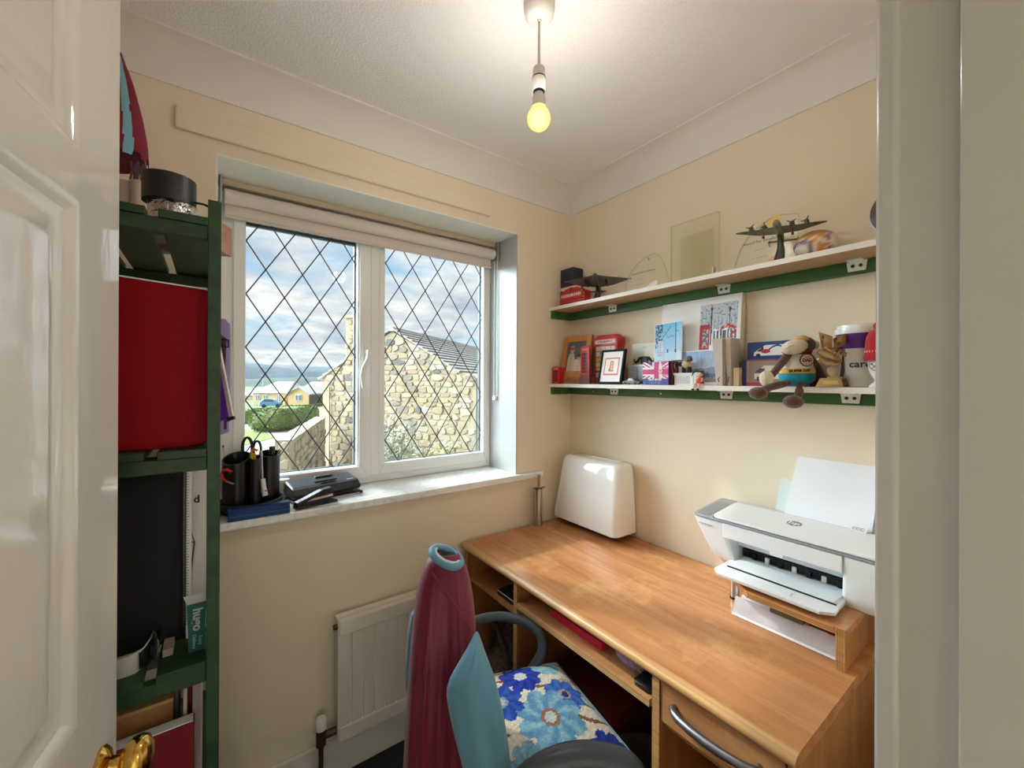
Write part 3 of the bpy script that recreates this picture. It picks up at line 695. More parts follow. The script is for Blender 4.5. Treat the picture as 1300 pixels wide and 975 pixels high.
# ================================================================== lamp
L0 = V((.664, .800, ZCE))
lt = thing('pendant_light', 'bare lit bulb on a short white pendant flex hanging from ceiling', 'light', L0.to_tuple())
M_pend = mat('white_pendant_plastic', c(236, 230, 222), .3)
LM = Matrix.Translation(L0)
MB().lathe([(.039, 0), (.039, -.020), (.036, -.034), (.026, -.043), (.006, -.046), (.006, -.05)], 32, 0, LM).build('ceiling_rose', M_pend, lt, smooth=40)
MB().lathe([(.0032, -.045), (.0032, -.175)], 10, 0, LM).build('flex', M_pend, lt, smooth=60)
MB().lathe([(.006, -.160), (.014, -.166), (.0155, -.172), (.0155, -.190), (.0165, -.191), (.0165, -.222), (.0155, -.224)], 24, 0, LM).build('lamp_holder', M_pend, lt, smooth=40)
MB().lathe([(.0165, -.1895), (.0172, -.191), (.0165, -.1925)], 24, 0, LM, False, False).build('seam_ring', M_dark, lt)
MB().lathe([(.013, -.222), (.0145, -.226), (.0135, -.230), (.011, -.230)], 20, 0, LM).build('black_collar', M_dark, lt)
MB().lathe([(.012, -.226), (.012, -.234), (.0165, -.240), (.0175, -.262), (.020, -.266)], 24, 0, LM).build('bulb_base', M_pend, lt, smooth=40)
bulb = MB().lathe([(.018, -.264)]+[(.0295*sin(a), -.293+.0295*cos(a)) for a in [rad(q) for q in range(38, 180, 10)]]+[(.001, -.3225)], 28, 0, LM)
M_bulb = bpy.data.materials.new('glowing_bulb_glass'); M_bulb.use_nodes = True; t = M_bulb.node_tree; t.nodes.clear()
em = N(t, 'ShaderNodeEmission'); em.inputs[1].default_value = 1.25
lw_ = N(t, 'ShaderNodeLayerWeight'); lw_.inputs[0].default_value = .35; t.links.new(ramp(t, lw_.outputs['Facing'], [(.0, (1.0, .86, .34)), (.55, (1.0, .68, .16)), (.95, (1.0, .36, .05))]), em.inputs[0])
t.links.new(em.outputs[0], N(t, 'ShaderNodeOutputMaterial').inputs[0])
bulb.build('bulb', M_bulb, lt, smooth=60)
lamp('bulb_light', (L0.x, L0.y, L0.z-.293), 14.5, .034, (1.0, .91, .81))

# ================================================================== radiator
rd = thing('radiator', 'white panel radiator under the window behind the chair', 'radiator', (.66, 1.50, .2))
M_rad = mat('white_radiator_enamel', c(224, 218, 208), .35)
rx0, rx1, rz0, rz1, ry = .357, .80, .185, .600, 1.478
pn = MB(); n_ = 11; pr = [(rx0, ry)]; wv_ = (rx1-rx0)/n_
for k in range(n_):
    a = rx0+k*wv_; pr += [(a+.004, ry), (a+wv_-.004, ry), (a+wv_-.001, ry+.004), (a+wv_+.001, ry+.004)]
pr = [p for p in pr if p[0] <= rx1]+[(rx1, ry), (rx1, ry+.018), (rx0, ry+.018)]
pn.prism(pr, rz1-rz0-.10, 0, Matrix.Translation((0, 0, rz0+.05))); pn.build('fluted_panel', M_rad, rd)
box('top_band', M_rad, rd, rx0, rx1, ry-.004, ry+.018, rz1-.052, rz1, .004)
box('bottom_band', M_rad, rd, rx0, rx1, ry-.002, ry+.018, rz0, rz0+.052, .004)
box('side_cover', M_rad, rd, rx0-.004, rx0, ry-.002, ry+.045, rz0+.005, rz1+.004, .001)
tg = MB(); tg.box(rx0, rx1, ry+.018, ry+.045, rz1-.002, rz1+.003)
tg.build('top_grille', M_rad, rd, bevel=.001)
MB().cyl((rx0-.016, ry+.012, rz1-.022), (rx0, ry+.012, rz1-.022), .009, n=12).build('bleed_valve', mat('dark_bronze', c(84, 64, 54), .4, .6), rd, smooth=40)
vx = .305
vb = MB(); vb.cyl((vx, ry+.018, .03), (vx, ry+.018, .235), .008); vb.cyl((vx, ry+.018, .195), (vx, ry+.018, .245), .016); vb.cyl((vx, ry+.018, .222), (rx0, ry+.018, .222), .012)
vb.build('valve_body', mat('dark_bronze'), rd, smooth=40)
MB().lathe([(.012, 0), (.017, .004), (.017, .036), (.013, .042)], 20, 0, Matrix.Translation((vx, ry+.018, .245))).build('valve_cap', M_white, rd, smooth=40)

# ================================================================== desk
dk = thing('desk', 'orange wooden computer desk with one drawer along shelf wall', 'desk', (1.17, .91, .03))
DX0, DX1, DY0, DY1, DZ = .854, 1.497, .300, 1.526, .740
top = MB(); nose = [(DX1, DZ-.026), (DX1, DZ), (DX0+.020, DZ), (DX0+.010, DZ-.002), (DX0+.003, DZ-.007), (DX0, DZ-.014), (DX0+.003, DZ-.021), (DX0+.010, DZ-.026)]
top.prism([(x, z) for x, z in nose], DY1-DY0, 0, Matrix(((1, 0, 0, 0), (0, 0, 1, DY0), (0, 1, 0, 0), (0, 0, 0, 1)))); top.build('desktop', M_desk, dk, smooth=30)
nb = MB(); pf = [(DX0+.0205, DZ+.0006), (DX0+.010, DZ-.0013), (DX0+.0025, DZ-.0065), (DX0-.0006, DZ-.014), (DX0+.0025, DZ-.0214), (DX0+.010, DZ-.0265)]
loopA = [(x, DY0-.0006, z) for x, z in pf]; loopB = [(x, DY1+.0006, z) for x, z in pf]
nb.loft([loopA, loopB], 0, None, False, False, closed=False); nb.build('pale_front_edge', M_edge, dk, smooth=60)
PZB = DZ-.026
box('end_panel', M_desk2, dk, DX0+.018, DX1, DY0, DY0+.018, .03, PZB, .001)
box('end_panel', M_desk2, dk, DX0+.018, DX1, DY1-.022, DY1-.004, .03, PZB, .001)
box('divider', M_desk2, dk, DX0+.014, DX1-.02, 1.154, 1.172, .03, PZB, .001)
box('divider', M_desk2, dk, DX0+.014, DX1-.02, .588, .606, .03, PZB, .001)
for y in (1.154, .588): box('divider_edge', M_edge, dk, DX0+.0125, DX0+.0142, y-.0005, y+.0185, .03, PZB, 0)
box('shelf', M_desk2, dk, DX0+.02, DX1-.03, 1.172, DY1-.022, .590, .607, .001)
box('keyboard_tray', M_desk, dk, DX0+.010, DX1-.16, .612, 1.148, .630, .647, .001)
box('tray_edge', M_edge, dk, DX0+.0085, DX0+.0102, .612, 1.148, .6295, .6475, 0)
box('drawer_runner', M_steel, dk, DX0+.016, DX1-.2, .6065, .612, .628, .646, .001); box('drawer_runner', M_steel, dk, DX0+.016, DX1-.2, 1.148, 1.154, .628, .646, .001)
dr = box('drawer', M_desk, dk, DX0+.016, DX0+.034, .322, .585, .612, .708, .0012)
a, b = V((DX0+.016, .546, .668)), V((DX0+.016, .366, .668))
hp = MB(); pth = [a+V((.004, 0, 0)), a+V((-.010, .004, 0)), a+V((-.020, -.008, 0))]+[a+(b-a)*t_+V((-.022-.012*sin(pi*t_), 0, 0)) for t_ in (.15, .3, .5, .7, .85)]+[b+V((-.020, .008, 0)), b+V((-.010, -.004, 0)), b+V((.004, 0, 0))]
hp.tube(pth, [.006, .007, .0085, .009, .0095, .0095, .0095, .009, .0085, .007, .006], 10); hp.build('handle', mat('dull_steel', c(140, 140, 146), .36, .9), dr, smooth=60)
box('inner_shelf', M_desk2, dk, DX0+.03, DX1-.03, .318, .588, .592, .608, .001)
box('inner_shelf', M_desk2, dk, DX0+.03, DX1-.03, .318, .588, .340, .356, .001)
box('back_panel', M_desk2, dk, DX1-.20, DX1-.185, .606, 1.154, .22, PZB, .001)
box('plinth', M_desk2, dk, DX1-.06, DX1-.04, DY0+.018, DY1-.022, .03, .30, .001)
# under-desk clutter
bk = thing('booklet', 'black booklet with pale round emblem in the left desk pigeonhole', 'book', (.96, 1.24, .607))
for k in range(2): box('disc_case', M_black, bk, .885, 1.02, 1.178, 1.30, .607+.011*k, .6165+.011*k, .001)
box('page_edge', M_paper, bk, .8845, .8852, 1.178, 1.30, .6235, .6265, 0)
fr = frame((.94, 1.235, .6290), (0, -1, 0), (1, 0, 0)); MB().lathe([(.024, 0), (.024, .0004)], 24, 0, fr).build('emblem', mat('grey_emblem', c(170, 170, 166), .5), bk)
MB().lathe([(.018, 0), (.018, .0006)], 24, 0, fr).build('emblem_centre', M_black, bk)
cb = thing('cable_coil', 'coil of dark cable at the back of the left pigeonhole', 'cable', (1.03, 1.25, .607))
pts = [(1.06+.035*cos(k*.5), 1.235+.045*sin(k*.5), .612+.0022*k) for k in range(34)]; MB().tube(pts, .0045, 7).build('coil', mat('mauve_cable', c(92, 72, 72), .5), cb, smooth=60)
fo = thing('folder', 'crimson folder lying on the keyboard tray under the desktop', 'folder', (.96, .92, .647))
box('cover', mat('crimson_card', c(206, 32, 66), .5), fo, .905, 1.12, .80, 1.02, .647, .672, .003); box('pages', M_paper, fo, .91, 1.115, .801, 1.019, .653, .665, 0)
ms = thing('duster', 'fluffy lilac duster on the keyboard tray beside crimson folder', 'duster', (.94, .70, .647))
rnd = random.Random(3); fz = MB(); fz.ell((.935, .715, .668), .035, .055, .020)
ob = fz.build('fluff_core', mat('lilac_fluff', c(178, 160, 190), .95, var=.25, vscale=90), ms, smooth=80)
fz = MB()
for k in range(420):
    d = V((rnd.gauss(0, 1), rnd.gauss(0, 1), rnd.gauss(0, 1))).normalized(); q = V((.935+.034*d.x, .715+.054*d.y, .668+.019*d.z))
    e = q+d*rnd.uniform(.005, .013)+V((rnd.uniform(-.003, .003),)*3)
    if e.z < .648: continue
    s_ = d.cross(V((.3, .5, .8))).normalized()*.0013; fz.add([q-s_, q+s_, e], [(0, 1, 2)])
fo2 = fz.build('fluff', mat('lilac_fluff'), ms); fo2['kind'] = 'stuff'
gd = thing('phone', 'small black handset at the right end of the keyboard tray', 'phone', (.90, .64, .647))
MB().loft([rr(.876, .93, .618, .672, .010, .647), rr(.876, .93, .618, .672, .010, .658), rr(.880, .926, .622, .668, .009, .661)]).build('body', M_black, gd, smooth=50)
box('screen', mat('dark_screen', c(36, 44, 46), .1), gd, .884, .912, .626, .664, .6605, .6618, 0)
bx = thing('storage_box', 'dark maroon box on the floor under the desk', 'box', (1.12, .96, .03))
box('body', mat('maroon_card', c(120, 30, 38), .7, var=.3, vscale=20), bx, .98, 1.26, .83, 1.09, .03, .385, .004); box('lid', mat('maroon_lid', c(112, 28, 36), .7), bx, .975, 1.265, .825, 1.095, .365, .405, .004)
bgx = thing('rucksack', 'grey patterned bag slumped on the floor under the left pigeonhole', 'bag', (1.05, 1.33, .03))
MB().loft([rr(.90, 1.22, 1.20, 1.47, .06, .03), rr(.89, 1.24, 1.19, 1.48, .08, .16), rr(.92, 1.20, 1.22, 1.46, .08, .32), rr(.98, 1.14, 1.27, 1.42, .05, .40)]).build('body', mat('grey_tweed', c(110, 102, 96), .9, var=.5, vscale=70), bgx, smooth=60)
MB().tube([(.91, 1.24, .30), (.90, 1.28, .42), (.92, 1.36, .45), (.93, 1.42, .33)], .012, 8).build('strap', mat('olive_strap', c(70, 68, 52), .8), bgx, smooth=60)
gb = thing('waste_bin', 'tall grey plastic bin on the floor beneath the keyboard tray', 'bin', (.985, .715, .03))
MB().lathe([(.075, 0), (.090, .31), (.094, .32), (.094, .332), (.086, .332), (.070, .02)], 28, 0, Matrix.Translation((.985, .712, .03))).build('body', mat('grey_tub', c(96, 92, 90), .3), gb, smooth=40)
pb_ = thing('paper_sheet', 'printed sheets on the shelf below the desk drawer', 'papers', (.97, .44, .608))
box('sheet', M_paper, pb_, .90, 1.11, .36, .50, .608, .612, 0)
rb = thing('book', 'small red book lying on the shelf below the drawer', 'book', (.98, .54, .608))
box('cover', M_red, rb, .90, 1.02, .515, .583, .608, .632, .002)
for k in range(7): box('print_line', M_ink, pb_, .91+.027*k, .918+.027*k, .375, .475-.02*(k % 3), .612, .6123, 0)

# ================================================================== things on the desk
sm = thing('machine_cover', 'glossy white plastic sewing machine cover with handle slot in desk corner', 'machine cover', (1.42, 1.31, DZ))
M_cov = mat('glossy_ivory_plastic', c(244, 243, 239), .08, coat=.5)
mb = MB(); mb.loft([rr(1.343, 1.499, 1.118, 1.508, .028, .772, 5), rr(1.345, 1.498, 1.119, 1.506, .028, .80, 5), rr(1.366, 1.495, 1.124, 1.492, .030, .95, 5), rr(1.377, 1.493, 1.128, 1.484, .032, 1.03, 5), rr(1.381, 1.492, 1.131, 1.481, .032, 1.048, 5),
                 rr(1.389, 1.488, 1.138, 1.474, .030, 1.060, 5), rr(1.402, 1.480, 1.150, 1.462, .026, 1.065, 5), rr(1.418, 1.468, 1.185, 1.345, .008, 1.0655, 5), rr(1.420, 1.466, 1.187, 1.343, .008, 1.045, 5)])
mb.build('cover', M_cov, sm, smooth=50)
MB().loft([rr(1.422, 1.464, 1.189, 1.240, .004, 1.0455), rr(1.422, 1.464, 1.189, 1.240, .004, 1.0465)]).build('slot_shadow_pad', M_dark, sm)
MB().loft([rr(1.395, 1.47, 1.17, 1.47, .02, DZ+.0005), rr(1.395, 1.47, 1.17, 1.47, .02, .7725)]).build('machine_base', mat('dark_machine_base', c(46, 40, 38), .5), sm)
for k, (y, z) in enumerate(((1.325, 1.005), (1.318, .995))):
    pass
tb = thing('steel_holder', 'slim brushed steel tube with a wooden handle standing at desk edge', 'holder', (1.248, 1.512, DZ))
TM = Matrix.Translation((1.250, 1.500, DZ))
MB().lathe([(.020, 0.0005), (.020, .172), (.0178, .172), (.0178, .03)], 24, 0, TM).build('tube', M_steel, tb, smooth=40)
MB().tube([(1.250, 1.500, DZ+.03), (1.256, 1.500, DZ+.235)], .0062, 10).build('wooden_handle', wood('warm_stick', c(150, 92, 44), c(200, 140, 80), (30, 30, 3)), tb, smooth=50)
MB().tube([(1.25, 1.492, DZ+.174), (1.285, 1.492, DZ+.177)], .0022, 6).build('wire_pin', mat('dark_bronze'), tb)

# printer stand
ps = thing('printer_stand', 'low plywood riser with a steel leg under the printer', 'stand', (1.35, .47, DZ))
M_ply = mat('orange_riser', c(196, 136, 84), .4, var=.08, vscale=10)
MB().prism([(1.200, .318), (1.495, .318), (1.495, .655), (1.310, .655), (1.200, .540)], .018, 0, Matrix.Translation((0, 0, .822))).build('top_board', M_desk, ps, bevel=.001)
box('side_panel', M_desk2, ps, 1.200, 1.495, .320, .338, DZ+.0005, .822, .001)
for k in range(4): box('ply_layer', M_edge, ps, 1.1985, 1.2002, .3205+.0048*k, .3235+.0048*k, DZ+.001, .840, 0)
for k in range(3): box('ply_layer', M_edge, ps, 1.1985, 1.2002, .342, .538, .8235+.006*k, .8265+.006*k, 0)
lg = MB(); lg.cyl((1.333, .634, DZ+.006), (1.333, .634, .822), .0135, n=20); lg.build('steel_leg', M_steel, ps, smooth=40)
MB().cyl((1.333, .634, DZ+.0005), (1.333, .634, DZ+.007), .0150, n=20).build('rubber_foot', M_black, ps, smooth=40)
# papers below
names = [('stack of white paper lying under the printer riser', 1.30, 1.49, .40, .59, .795, M_paper), ]
pp = thing('paper_stack', 'loose white papers and envelopes stacked under the printer riser', 'papers', (1.37, .48, DZ))
hts = [(.7415, .752, .350, .585, 1.262), (.7525, .757, .360, .592, 1.276), (.7575, .765, .352, .580, 1.270), (.7655, .772, .37, .590, 1.285), (.7725, .785, .43, .588, 1.275)]
for k, (z0, z1, y0, y1, x0) in enumerate(hts):
    box('sheet_bundle', mat('paper_tone_%s' % ['white', 'cool', 'grey', 'cream', 'bright'][k], c(*[(236, 234, 232), (226, 228, 236), (206, 202, 204), (228, 220, 208), (242, 242, 246)][k]), .5), pp, x0, 1.48, y0, y1, z0, z1, .0005)
wl = thing('plastic_wallet', 'clear plastic wallet of papers leaning along front of the riser', 'wallet', (1.25, .46, DZ))
fr = frame((1.235, .595, DZ+.001), (0, -1, 0), (.42, 0, .9)); MB().box(0, .250, 0, .052, -.002, .002, 0, fr).build('wallet', mat('clear_wallet_grey', c(206, 200, 204), .15, var=.1, vscale=30), wl)
MB().box(0, .250, 0, .006, .0021, .0032, 0, fr).build('white_edge', M_paper, wl)
gp_ = thing('packet', 'small dark olive packet tucked under the middle of the riser', 'packet', (1.30, .455, .785))
box('packet_body', mat('olive_packet', c(92, 92, 74), .5), gp_, 1.245, 1.36, .42, .50, .7865, .812, .003)

# ================================================================== printer
pr_ = thing('printer', 'white inkjet printer with a grey control strip on wooden riser', 'printer', (1.39, .50, .840))
M_pw = mat('printer_white', c(232, 233, 234), .35); M_pg = mat('printer_grey', c(150, 152, 154), .45); M_pi = mat('printer_inner_white', c(222, 228, 232), .4)
ZT = .978; ox0, ox1 = .352, .642   # paper opening in y
# body: back block, two cheeks, bridge above opening
def cheek(name, ya_b, yb_b, ya_t, yb_t, rr_):
    L = []
    for k in range(8):
        f_ = k/7; s_ = f_**.7
        L.append(rr(1.330-.034*f_**.5, 1.480, ya_b+(ya_t-ya_b)*s_, yb_b+(yb_t-yb_b)*s_, rr_*.5+.004, .8405+(ZT-.8405)*f_))
    return MB().loft(L).build(name, M_pw, pr_, smooth=50)
cheek('left_cheek', .622, .672, .650, .752, .014); cheek('right_cheek', .262, .362, .262, .352, .014)
MB().loft([rr(1.40, 1.480, .30, .66, .01, .8405), rr(1.40, 1.480, .30, .70, .01, ZT)]).build('back_body', M_pi, pr_)
mb = MB(); mb.loft([[(1.296, .352, .934), (1.296, .655, .934), (1.42, .655, .934), (1.42, .352, .934)], [(1.294, .352, ZT), (1.294, .655, ZT), (1.42, .655, ZT), (1.42, .352, ZT)]]); mb.build('front_bridge', M_pw, pr_, bevel=.002)
box('bridge_lip', M_pw, pr_, 1.2955, 1.303, .485, .52, .924, .936, .002)
box('inner_floor', M_pi, pr_, 1.30, 1.41, .355, .64, .8405, .852, .002)
box('inner_back', M_pi, pr_, 1.394, 1.402, .352, .655, .85, .935, .001)
box('inner_baffle', M_pi, pr_, 1.36, 1.40, .352, .655, .898, .934, .004)
rl = MB(); rl.box(1.372, 1.393, .356, .628, .868, .890); rl.build('dark_slot', M_dark, pr_)
for k in range(7): box('feed_wheel', M_white if k % 2 else M_black, pr_, 1.366, 1.376, .37+.036*k, .382+.036*k, .866, .884, .002)
# lid and top
lid = MB(); zl = lambda x: ZT+.002+(x-1.294)*.10
def top_piece(name, m, pts, t0, t1, bevel):
    mb = MB(); lo = [(x, y, zl(x)+t0) for x, y in pts]; hi = [(x, y, zl(x)+t1) for x, y in pts]; mb.loft([lo, hi]); return mb.build(name, m, pr_, bevel=bevel, smooth=40)
def rr2(x0, x1, y0, y1, r): return [(x, y) for x, y, _ in rr(x0, x1, y0, y1, r, 0)]
top_piece('grey_top_deck', M_pg, rr2(1.293, 1.482, .262, .752, .014), 0, .006, .001)
lo_ = top_piece('scanner_lid', M_pw, rr2(1.298, 1.455, .270, .690, .016), .0055, .0125, .002)
top_piece('lid_shadow_sheet', M_dark, rr2(1.296, 1.457, .268, .692, .016), .0035, .0062, 0)  # dark sheet put in as the shadow line under the lid
top_piece('feed_flap', mat('printer_light_grey', c(206, 206, 210), .4), rr2(1.458, 1.478, .330, .690, .003), .005, .010, .001)
top_piece('control_panel', mat('printer_dark_grey', c(132, 134, 136), .4), rr2(1.302, 1.44, .702, .744, .006), .005, .0068, .0005)
lgx = 1.392; lz = zl(lgx)+.0128
fr = frame((lgx, .492, lz), (0, -1, 0), (1, 0, .1)); M_lg = mat('logo_grey', c(128, 130, 134), .4)
MB().loft([[(.019*cos(2*pi*i/32), .019*sin(2*pi*i/32), 0) for i in range(32)], [(.019*cos(2*pi*i/32), .019*sin(2*pi*i/32), .0004) for i in range(32)]], 0, fr).build('round_logo', M_lg, lo_)
text('hp', .030, M_wht_ink, lo_, fr @ V((0, .001, .0005)), (-.0, -1, 0), (1, 0, .1), bold=.0004)
for k in range(9): box('small_lettering', M_pg, pr_, 1.2952, 1.2962, .688+.0052*k, .6915+.0052*k, .9585, .9612, 0)
# output tray
tr = MB(); tr.loft([[(1.345, .352, .853), (1.345, .640, .853), (1.222, .640, .853), (1.200, .622, .853), (1.200, .372, .853), (1.222, .345, .853)], [(1.345, .352, .863), (1.345, .640, .863), (1.222, .642, .863), (1.198, .622, .863), (1.198, .370, .863), (1.222, .342, .863)]])
tray = tr.build('output_tray', M_pw, pr_, bevel=.002)
tr = MB(); tr.box(1.262, 1.36, .358, .618, .863, .870); tr.build('tray_flap', M_pi, tray, bevel=.002)
MB().box(1.2595, 1.2625, .354, .622, .8632, .8668).build('tray_gap', M_dark, tray)
MB().box(1.22, 1.235, .44, .56, .8632, .866).build('tray_catch', M_pi, tray, bevel=.001)
# input paper
PN = V((0, -1, 0)); PV = V((.22, 0, .975)).normalized()
ps_ = thing('printer_paper', 'thick stack of blank white paper upright in the printer feed', 'paper', (1.45, .44, .98))
fr = frame((1.458, .548, .985), PN, PV)
sk = MB(); sk.prism([(0, 0), (.215, 0), (.228, .205), (.026, .205)], .014, 0, fr, -.014); sk.build('paper_sheets', M_paper, ps_)
MB().prism([(-.03, 0), (.222, 0), (.222, .05), (-.008, .13), (-.022, .13)], .004, 0, fr, -.020).build('paper_support', mat('pale_green_clear', c(222, 230, 226), .2), ps_)
MB().prism([(.217, 0), (.222, 0), (.231, .11), (.226, .11)], .012, 0, fr, -.008).build('width_guide', M_pg, ps_)
fr = frame((1.440, .373, zl(1.440)+.0135), (0, -1, 0), (1, 0, .55))
stk = thing('sticker', 'small white sticker with printed squiggle on the printer rear strip', 'sticker', (1.46, .36, .99))
MB().box(0, .034, 0, .020, 0, .001, 0, fr).build('label', M_paper, stk)
for k in range(3): MB().tube([fr @ V((.007+.009*k+.004*cos(a), .010+.005*sin(a), .0013)) for a in [i*.7 for i in range(9)]], .0005, 5).build('squiggle', M_ink, stk)

# ================================================================== chair
M_cf = mat('charcoal_fabric', c(58, 58, 64), .9, bump=.3, bscale=300); M_cp = mat('dark_blue_grey_plastic', c(62, 70, 80), .36)
FA = rad(-10); fd = V((cos(FA), sin(FA), 0)); sd = V((-sin(FA), cos(FA), 0)); CC = V((.715, .868, 0))
chx = thing('office_chair', 'dark swivel office chair with looped arms drawn up to desk', 'chair', (CC.x, CC.y, .03))
def cl(a, b, z): return CC+fd*a+sd*b+V((0, 0, z))
def cmx(z=0): return Matrix(((fd.x, sd.x, 0, CC.x), (fd.y, sd.y, 0, CC.y), (0, 0, 1, z), (0, 0, 0, 1)))
MB().loft([rr(-.20, .19, -.20, .20, .08, .405, 6), rr(-.215, .205, -.215, .215, .09, .43, 6), rr(-.21, .20, -.21, .21, .09, .46, 6), rr(-.17, .16, -.17, .17, .08, .475, 6)], 0, cmx()).build('seat', M_cf, chx, smooth=50)
L = []
for y, xa, xb, d, th_ in ((701, 558, 577, 1.075, .014), (706, 553, 582, 1.072, .020), (720, 550, 585, 1.066, .024), (760, 545, 588, 1.055, .028), (810, 541, 590, 1.038, .030), (860, 540, 588, 1.026, .028), (900, 546, 582, 1.018, .020)):
    A = PD(xa, y, d); B = PD(xb, y, d); ce = (A+B)/2; hw = (B-A)/2; nr = CO-ce; nr.z = 0; nr.normalize()
    L.append([ce+hw*cos(2*pi*i/24)+nr*th_*sin(2*pi*i/24) for i in range(24)])
BKL = L[-1]; MB().loft(L).build('backrest', M_cf, chx, smooth=60)
bq = sum((V(q) for q in BKL), V())/24
MB().tube(cr([cl(-.06, 0, .40), cl(-.17, .03, .385), bq+V((.02, 0, -.12)), bq+V((0, 0, .02))]), .016, 8).build('back_support', M_cp, chx, smooth=60)
armf = [(.56, 1.10, .615), (.62, 1.115, .652), (.69, 1.122, .660), (.77, 1.098, .655), (.826, 1.045, .640), (.846, 1.000, .614), (.838, .985, .576), (.808, .990, .535), (.765, 1.00, .490), (.72, 1.01, .43)]
MB().tube(cr(armf), .0145, 14).build('arm_loop', M_cp, chx, smooth=70)
armn = [(.49, .675, .60), (.54, .650, .628), (.60, .620, .640), (.66, .580, .638), (.705, .545, .622), (.715, .535, .59), (.70, .56, .53), (.67, .62, .46), (.66, .70, .42)]
MB().tube(cr(armn), [.016+.012*sin(pi*min(1, k/26)) for k in range(41)], 14).build('arm_loop', M_cp, chx, smooth=70)
MB().cyl(cl(0, 0, .13), cl(0, 0, .41), .026, n=16).build('gas_column', M_black, chx, smooth=40)
MB().cyl(cl(0, 0, .09), cl(0, 0, .16), .045, .035, n=16).build('hub', M_black, chx, smooth=40)
for k in range(5):
    a = FA+2*pi*k/5+.3; e = V((cos(a), sin(a), 0))
    lgm = MB(); lgm.tube([cl(0, 0, .125), CC+e*.12+V((0, 0, .115)), CC+e*.25+V((0, 0, .09))], [.024, .02, .014], 8); lo_ = lgm.build('base_leg', M_black, chx, smooth=60)
    q = CC+e*.25; t2 = V((-e.y, e.x, 0)); cm = MB()
    for s_ in (-1, 1): cm.cyl(q+t2*(.008*s_)+V((0, 0, .055)), q+t2*(.024*s_)+V((0, 0, .055)), .0245, n=14)
    cm.build('castor', M_black, lo_, smooth=40)

# football shirt over the chair back
sh = thing('football_shirt', 'claret football shirt with pale blue sleeves draped over chair back', 'shirt', (CC.x-.25, CC.y, .9))
M_cla = mat('claret_polyester', c(116, 12, 50), .5, sheen=.2, bump=.12, bscale=26); M_sky = mat('sky_blue_polyester', c(96, 150, 178), .6, sheen=.3, bump=.12, bscale=22)
rows = [(699, 551, 581, 1.085, .030), (705, 546, 587, 1.08, .036), (714, 541, 591, 1.075, .044), (728, 535, 595, 1.07, .052), (746, 530, 599, 1.065, .060), (770, 526, 602, 1.055, .066), (795, 523, 604, 1.045, .070),
        (820, 521, 605, 1.035, .074), (850, 519, 605, 1.03, .078), (890, 516, 604, 1.02, .080), (935, 514, 603, 1.015, .082), (985, 511, 602, 1.01, .084), (1030, 508, 600, 1.005, .084)]
L = []; Q = 120
for k, (y, xl, xr, d, th_) in enumerate(rows):
    A = PD(xl, y, d); B = PD(xr, y, d); ce = (A+B)/2; hw = (B-A)/2; nrm = CO-ce; nrm.z = 0; nrm.normalize(); row = []
    for i in range(Q):
        a_ = 2*pi*i/Q; amp = .017*min(1, max(0, (y-712)/140)); rip = amp*(1.2*ns(cos(a_)*2.6+.0016*y, sin(a_)*2.6, 1, 3)+.9*ns(cos(a_)*5.5-.002*y, sin(a_)*5.5, 1, 8)+.45*ns(cos(a_)*11+.003*y, sin(a_)*11, 1, 5))
        row.append(ce+hw*math.copysign(abs(cos(a_))**.85, cos(a_))+nrm*((th_+rip)*math.copysign(abs(sin(a_))**.8, sin(a_)))+V((0, 0, .004*sin(3*a_)*(k > 1))))
    L.append(row)
body = MB().loft(L, 0, None, False, False).build('shirt_body', M_cla, sh, smooth=180)
so = body.modifiers.new('thick', 'SOLIDIFY'); so.thickness = .003; so.offset = -1
su = body.modifiers.new('sub', 'SUBSURF'); su.levels = 1; su.render_levels = 1
# ribbed collar, tilted towards the seat
def col_ring(rx, ry, dx=0, dy=0, lift=0.0):
    out = []
    for i in range(37):
        a_ = 2*pi*i/36; u_ = rx*cos(a_); v_ = ry*sin(a_); t_ = rad(27)
        out.append(PD(567+dx+u_*cos(t_)-v_*sin(t_), 707+dy+u_*sin(t_)+v_*cos(t_), 1.055-.030*sin(a_)))
    return out
MB().tube(col_ring(20, 9.5), .0085, 10, flat=1.2).build('collar', M_sky, sh, smooth=80)
MB().tube(col_ring(16.5, 7.5, .5, -2), .0045, 8).build('collar_stripe', mat('white_trim', c(206, 214, 222), .6), sh, smooth=80)
seam = [PD(x, y, d) for x, y, d in ((548, 726, 1.008), (560, 744, 1.0), (577, 766, .992), (592, 788, .985), (604, 808, .99))]
MB().tube(cr(seam), .0014, 6).build('shoulder_seam', mat('claret_seam', c(140, 34, 66), .6), sh, smooth=60)
# sleeves hanging at both sides (flattened tubes)
def sleeve(name, rows, mats_, thick, seam=None):
    L = []
    for (y, xl, xr, d) in rows:
        A = PD(xl, y, d); B = PD(xr, y, d); ce = (A+B)/2; hw = (B-A)/2; nrm = (CO-ce); nrm.z = 0; nrm.normalize()
        L.append([ce+hw*cos(2*pi*i/28)+nrm*(thick*sin(2*pi*i/28)+.012*ns(cos(2*pi*i/28)*2.2+y*.004, y*.012, 1, 9)) for i in range(28)])
    o_ = MB().loft(L).build(name, mats_, sh, smooth=70); s2 = o_.modifiers.new('sub', 'SUBSURF'); s2.levels = 1; s2.render_levels = 1; return o_
sleeve('sleeve', [(806, 603, 607, .93), (818, 597, 612, .925), (835, 586, 619, .915), (852, 575, 626, .908), (872, 565, 632, .902), (895, 568, 637, .898), (925, 574, 643, .896), (955, 582, 647, .894), (985, 590, 651, .892), (1020, 598, 654, .890)], M_sky, .026)
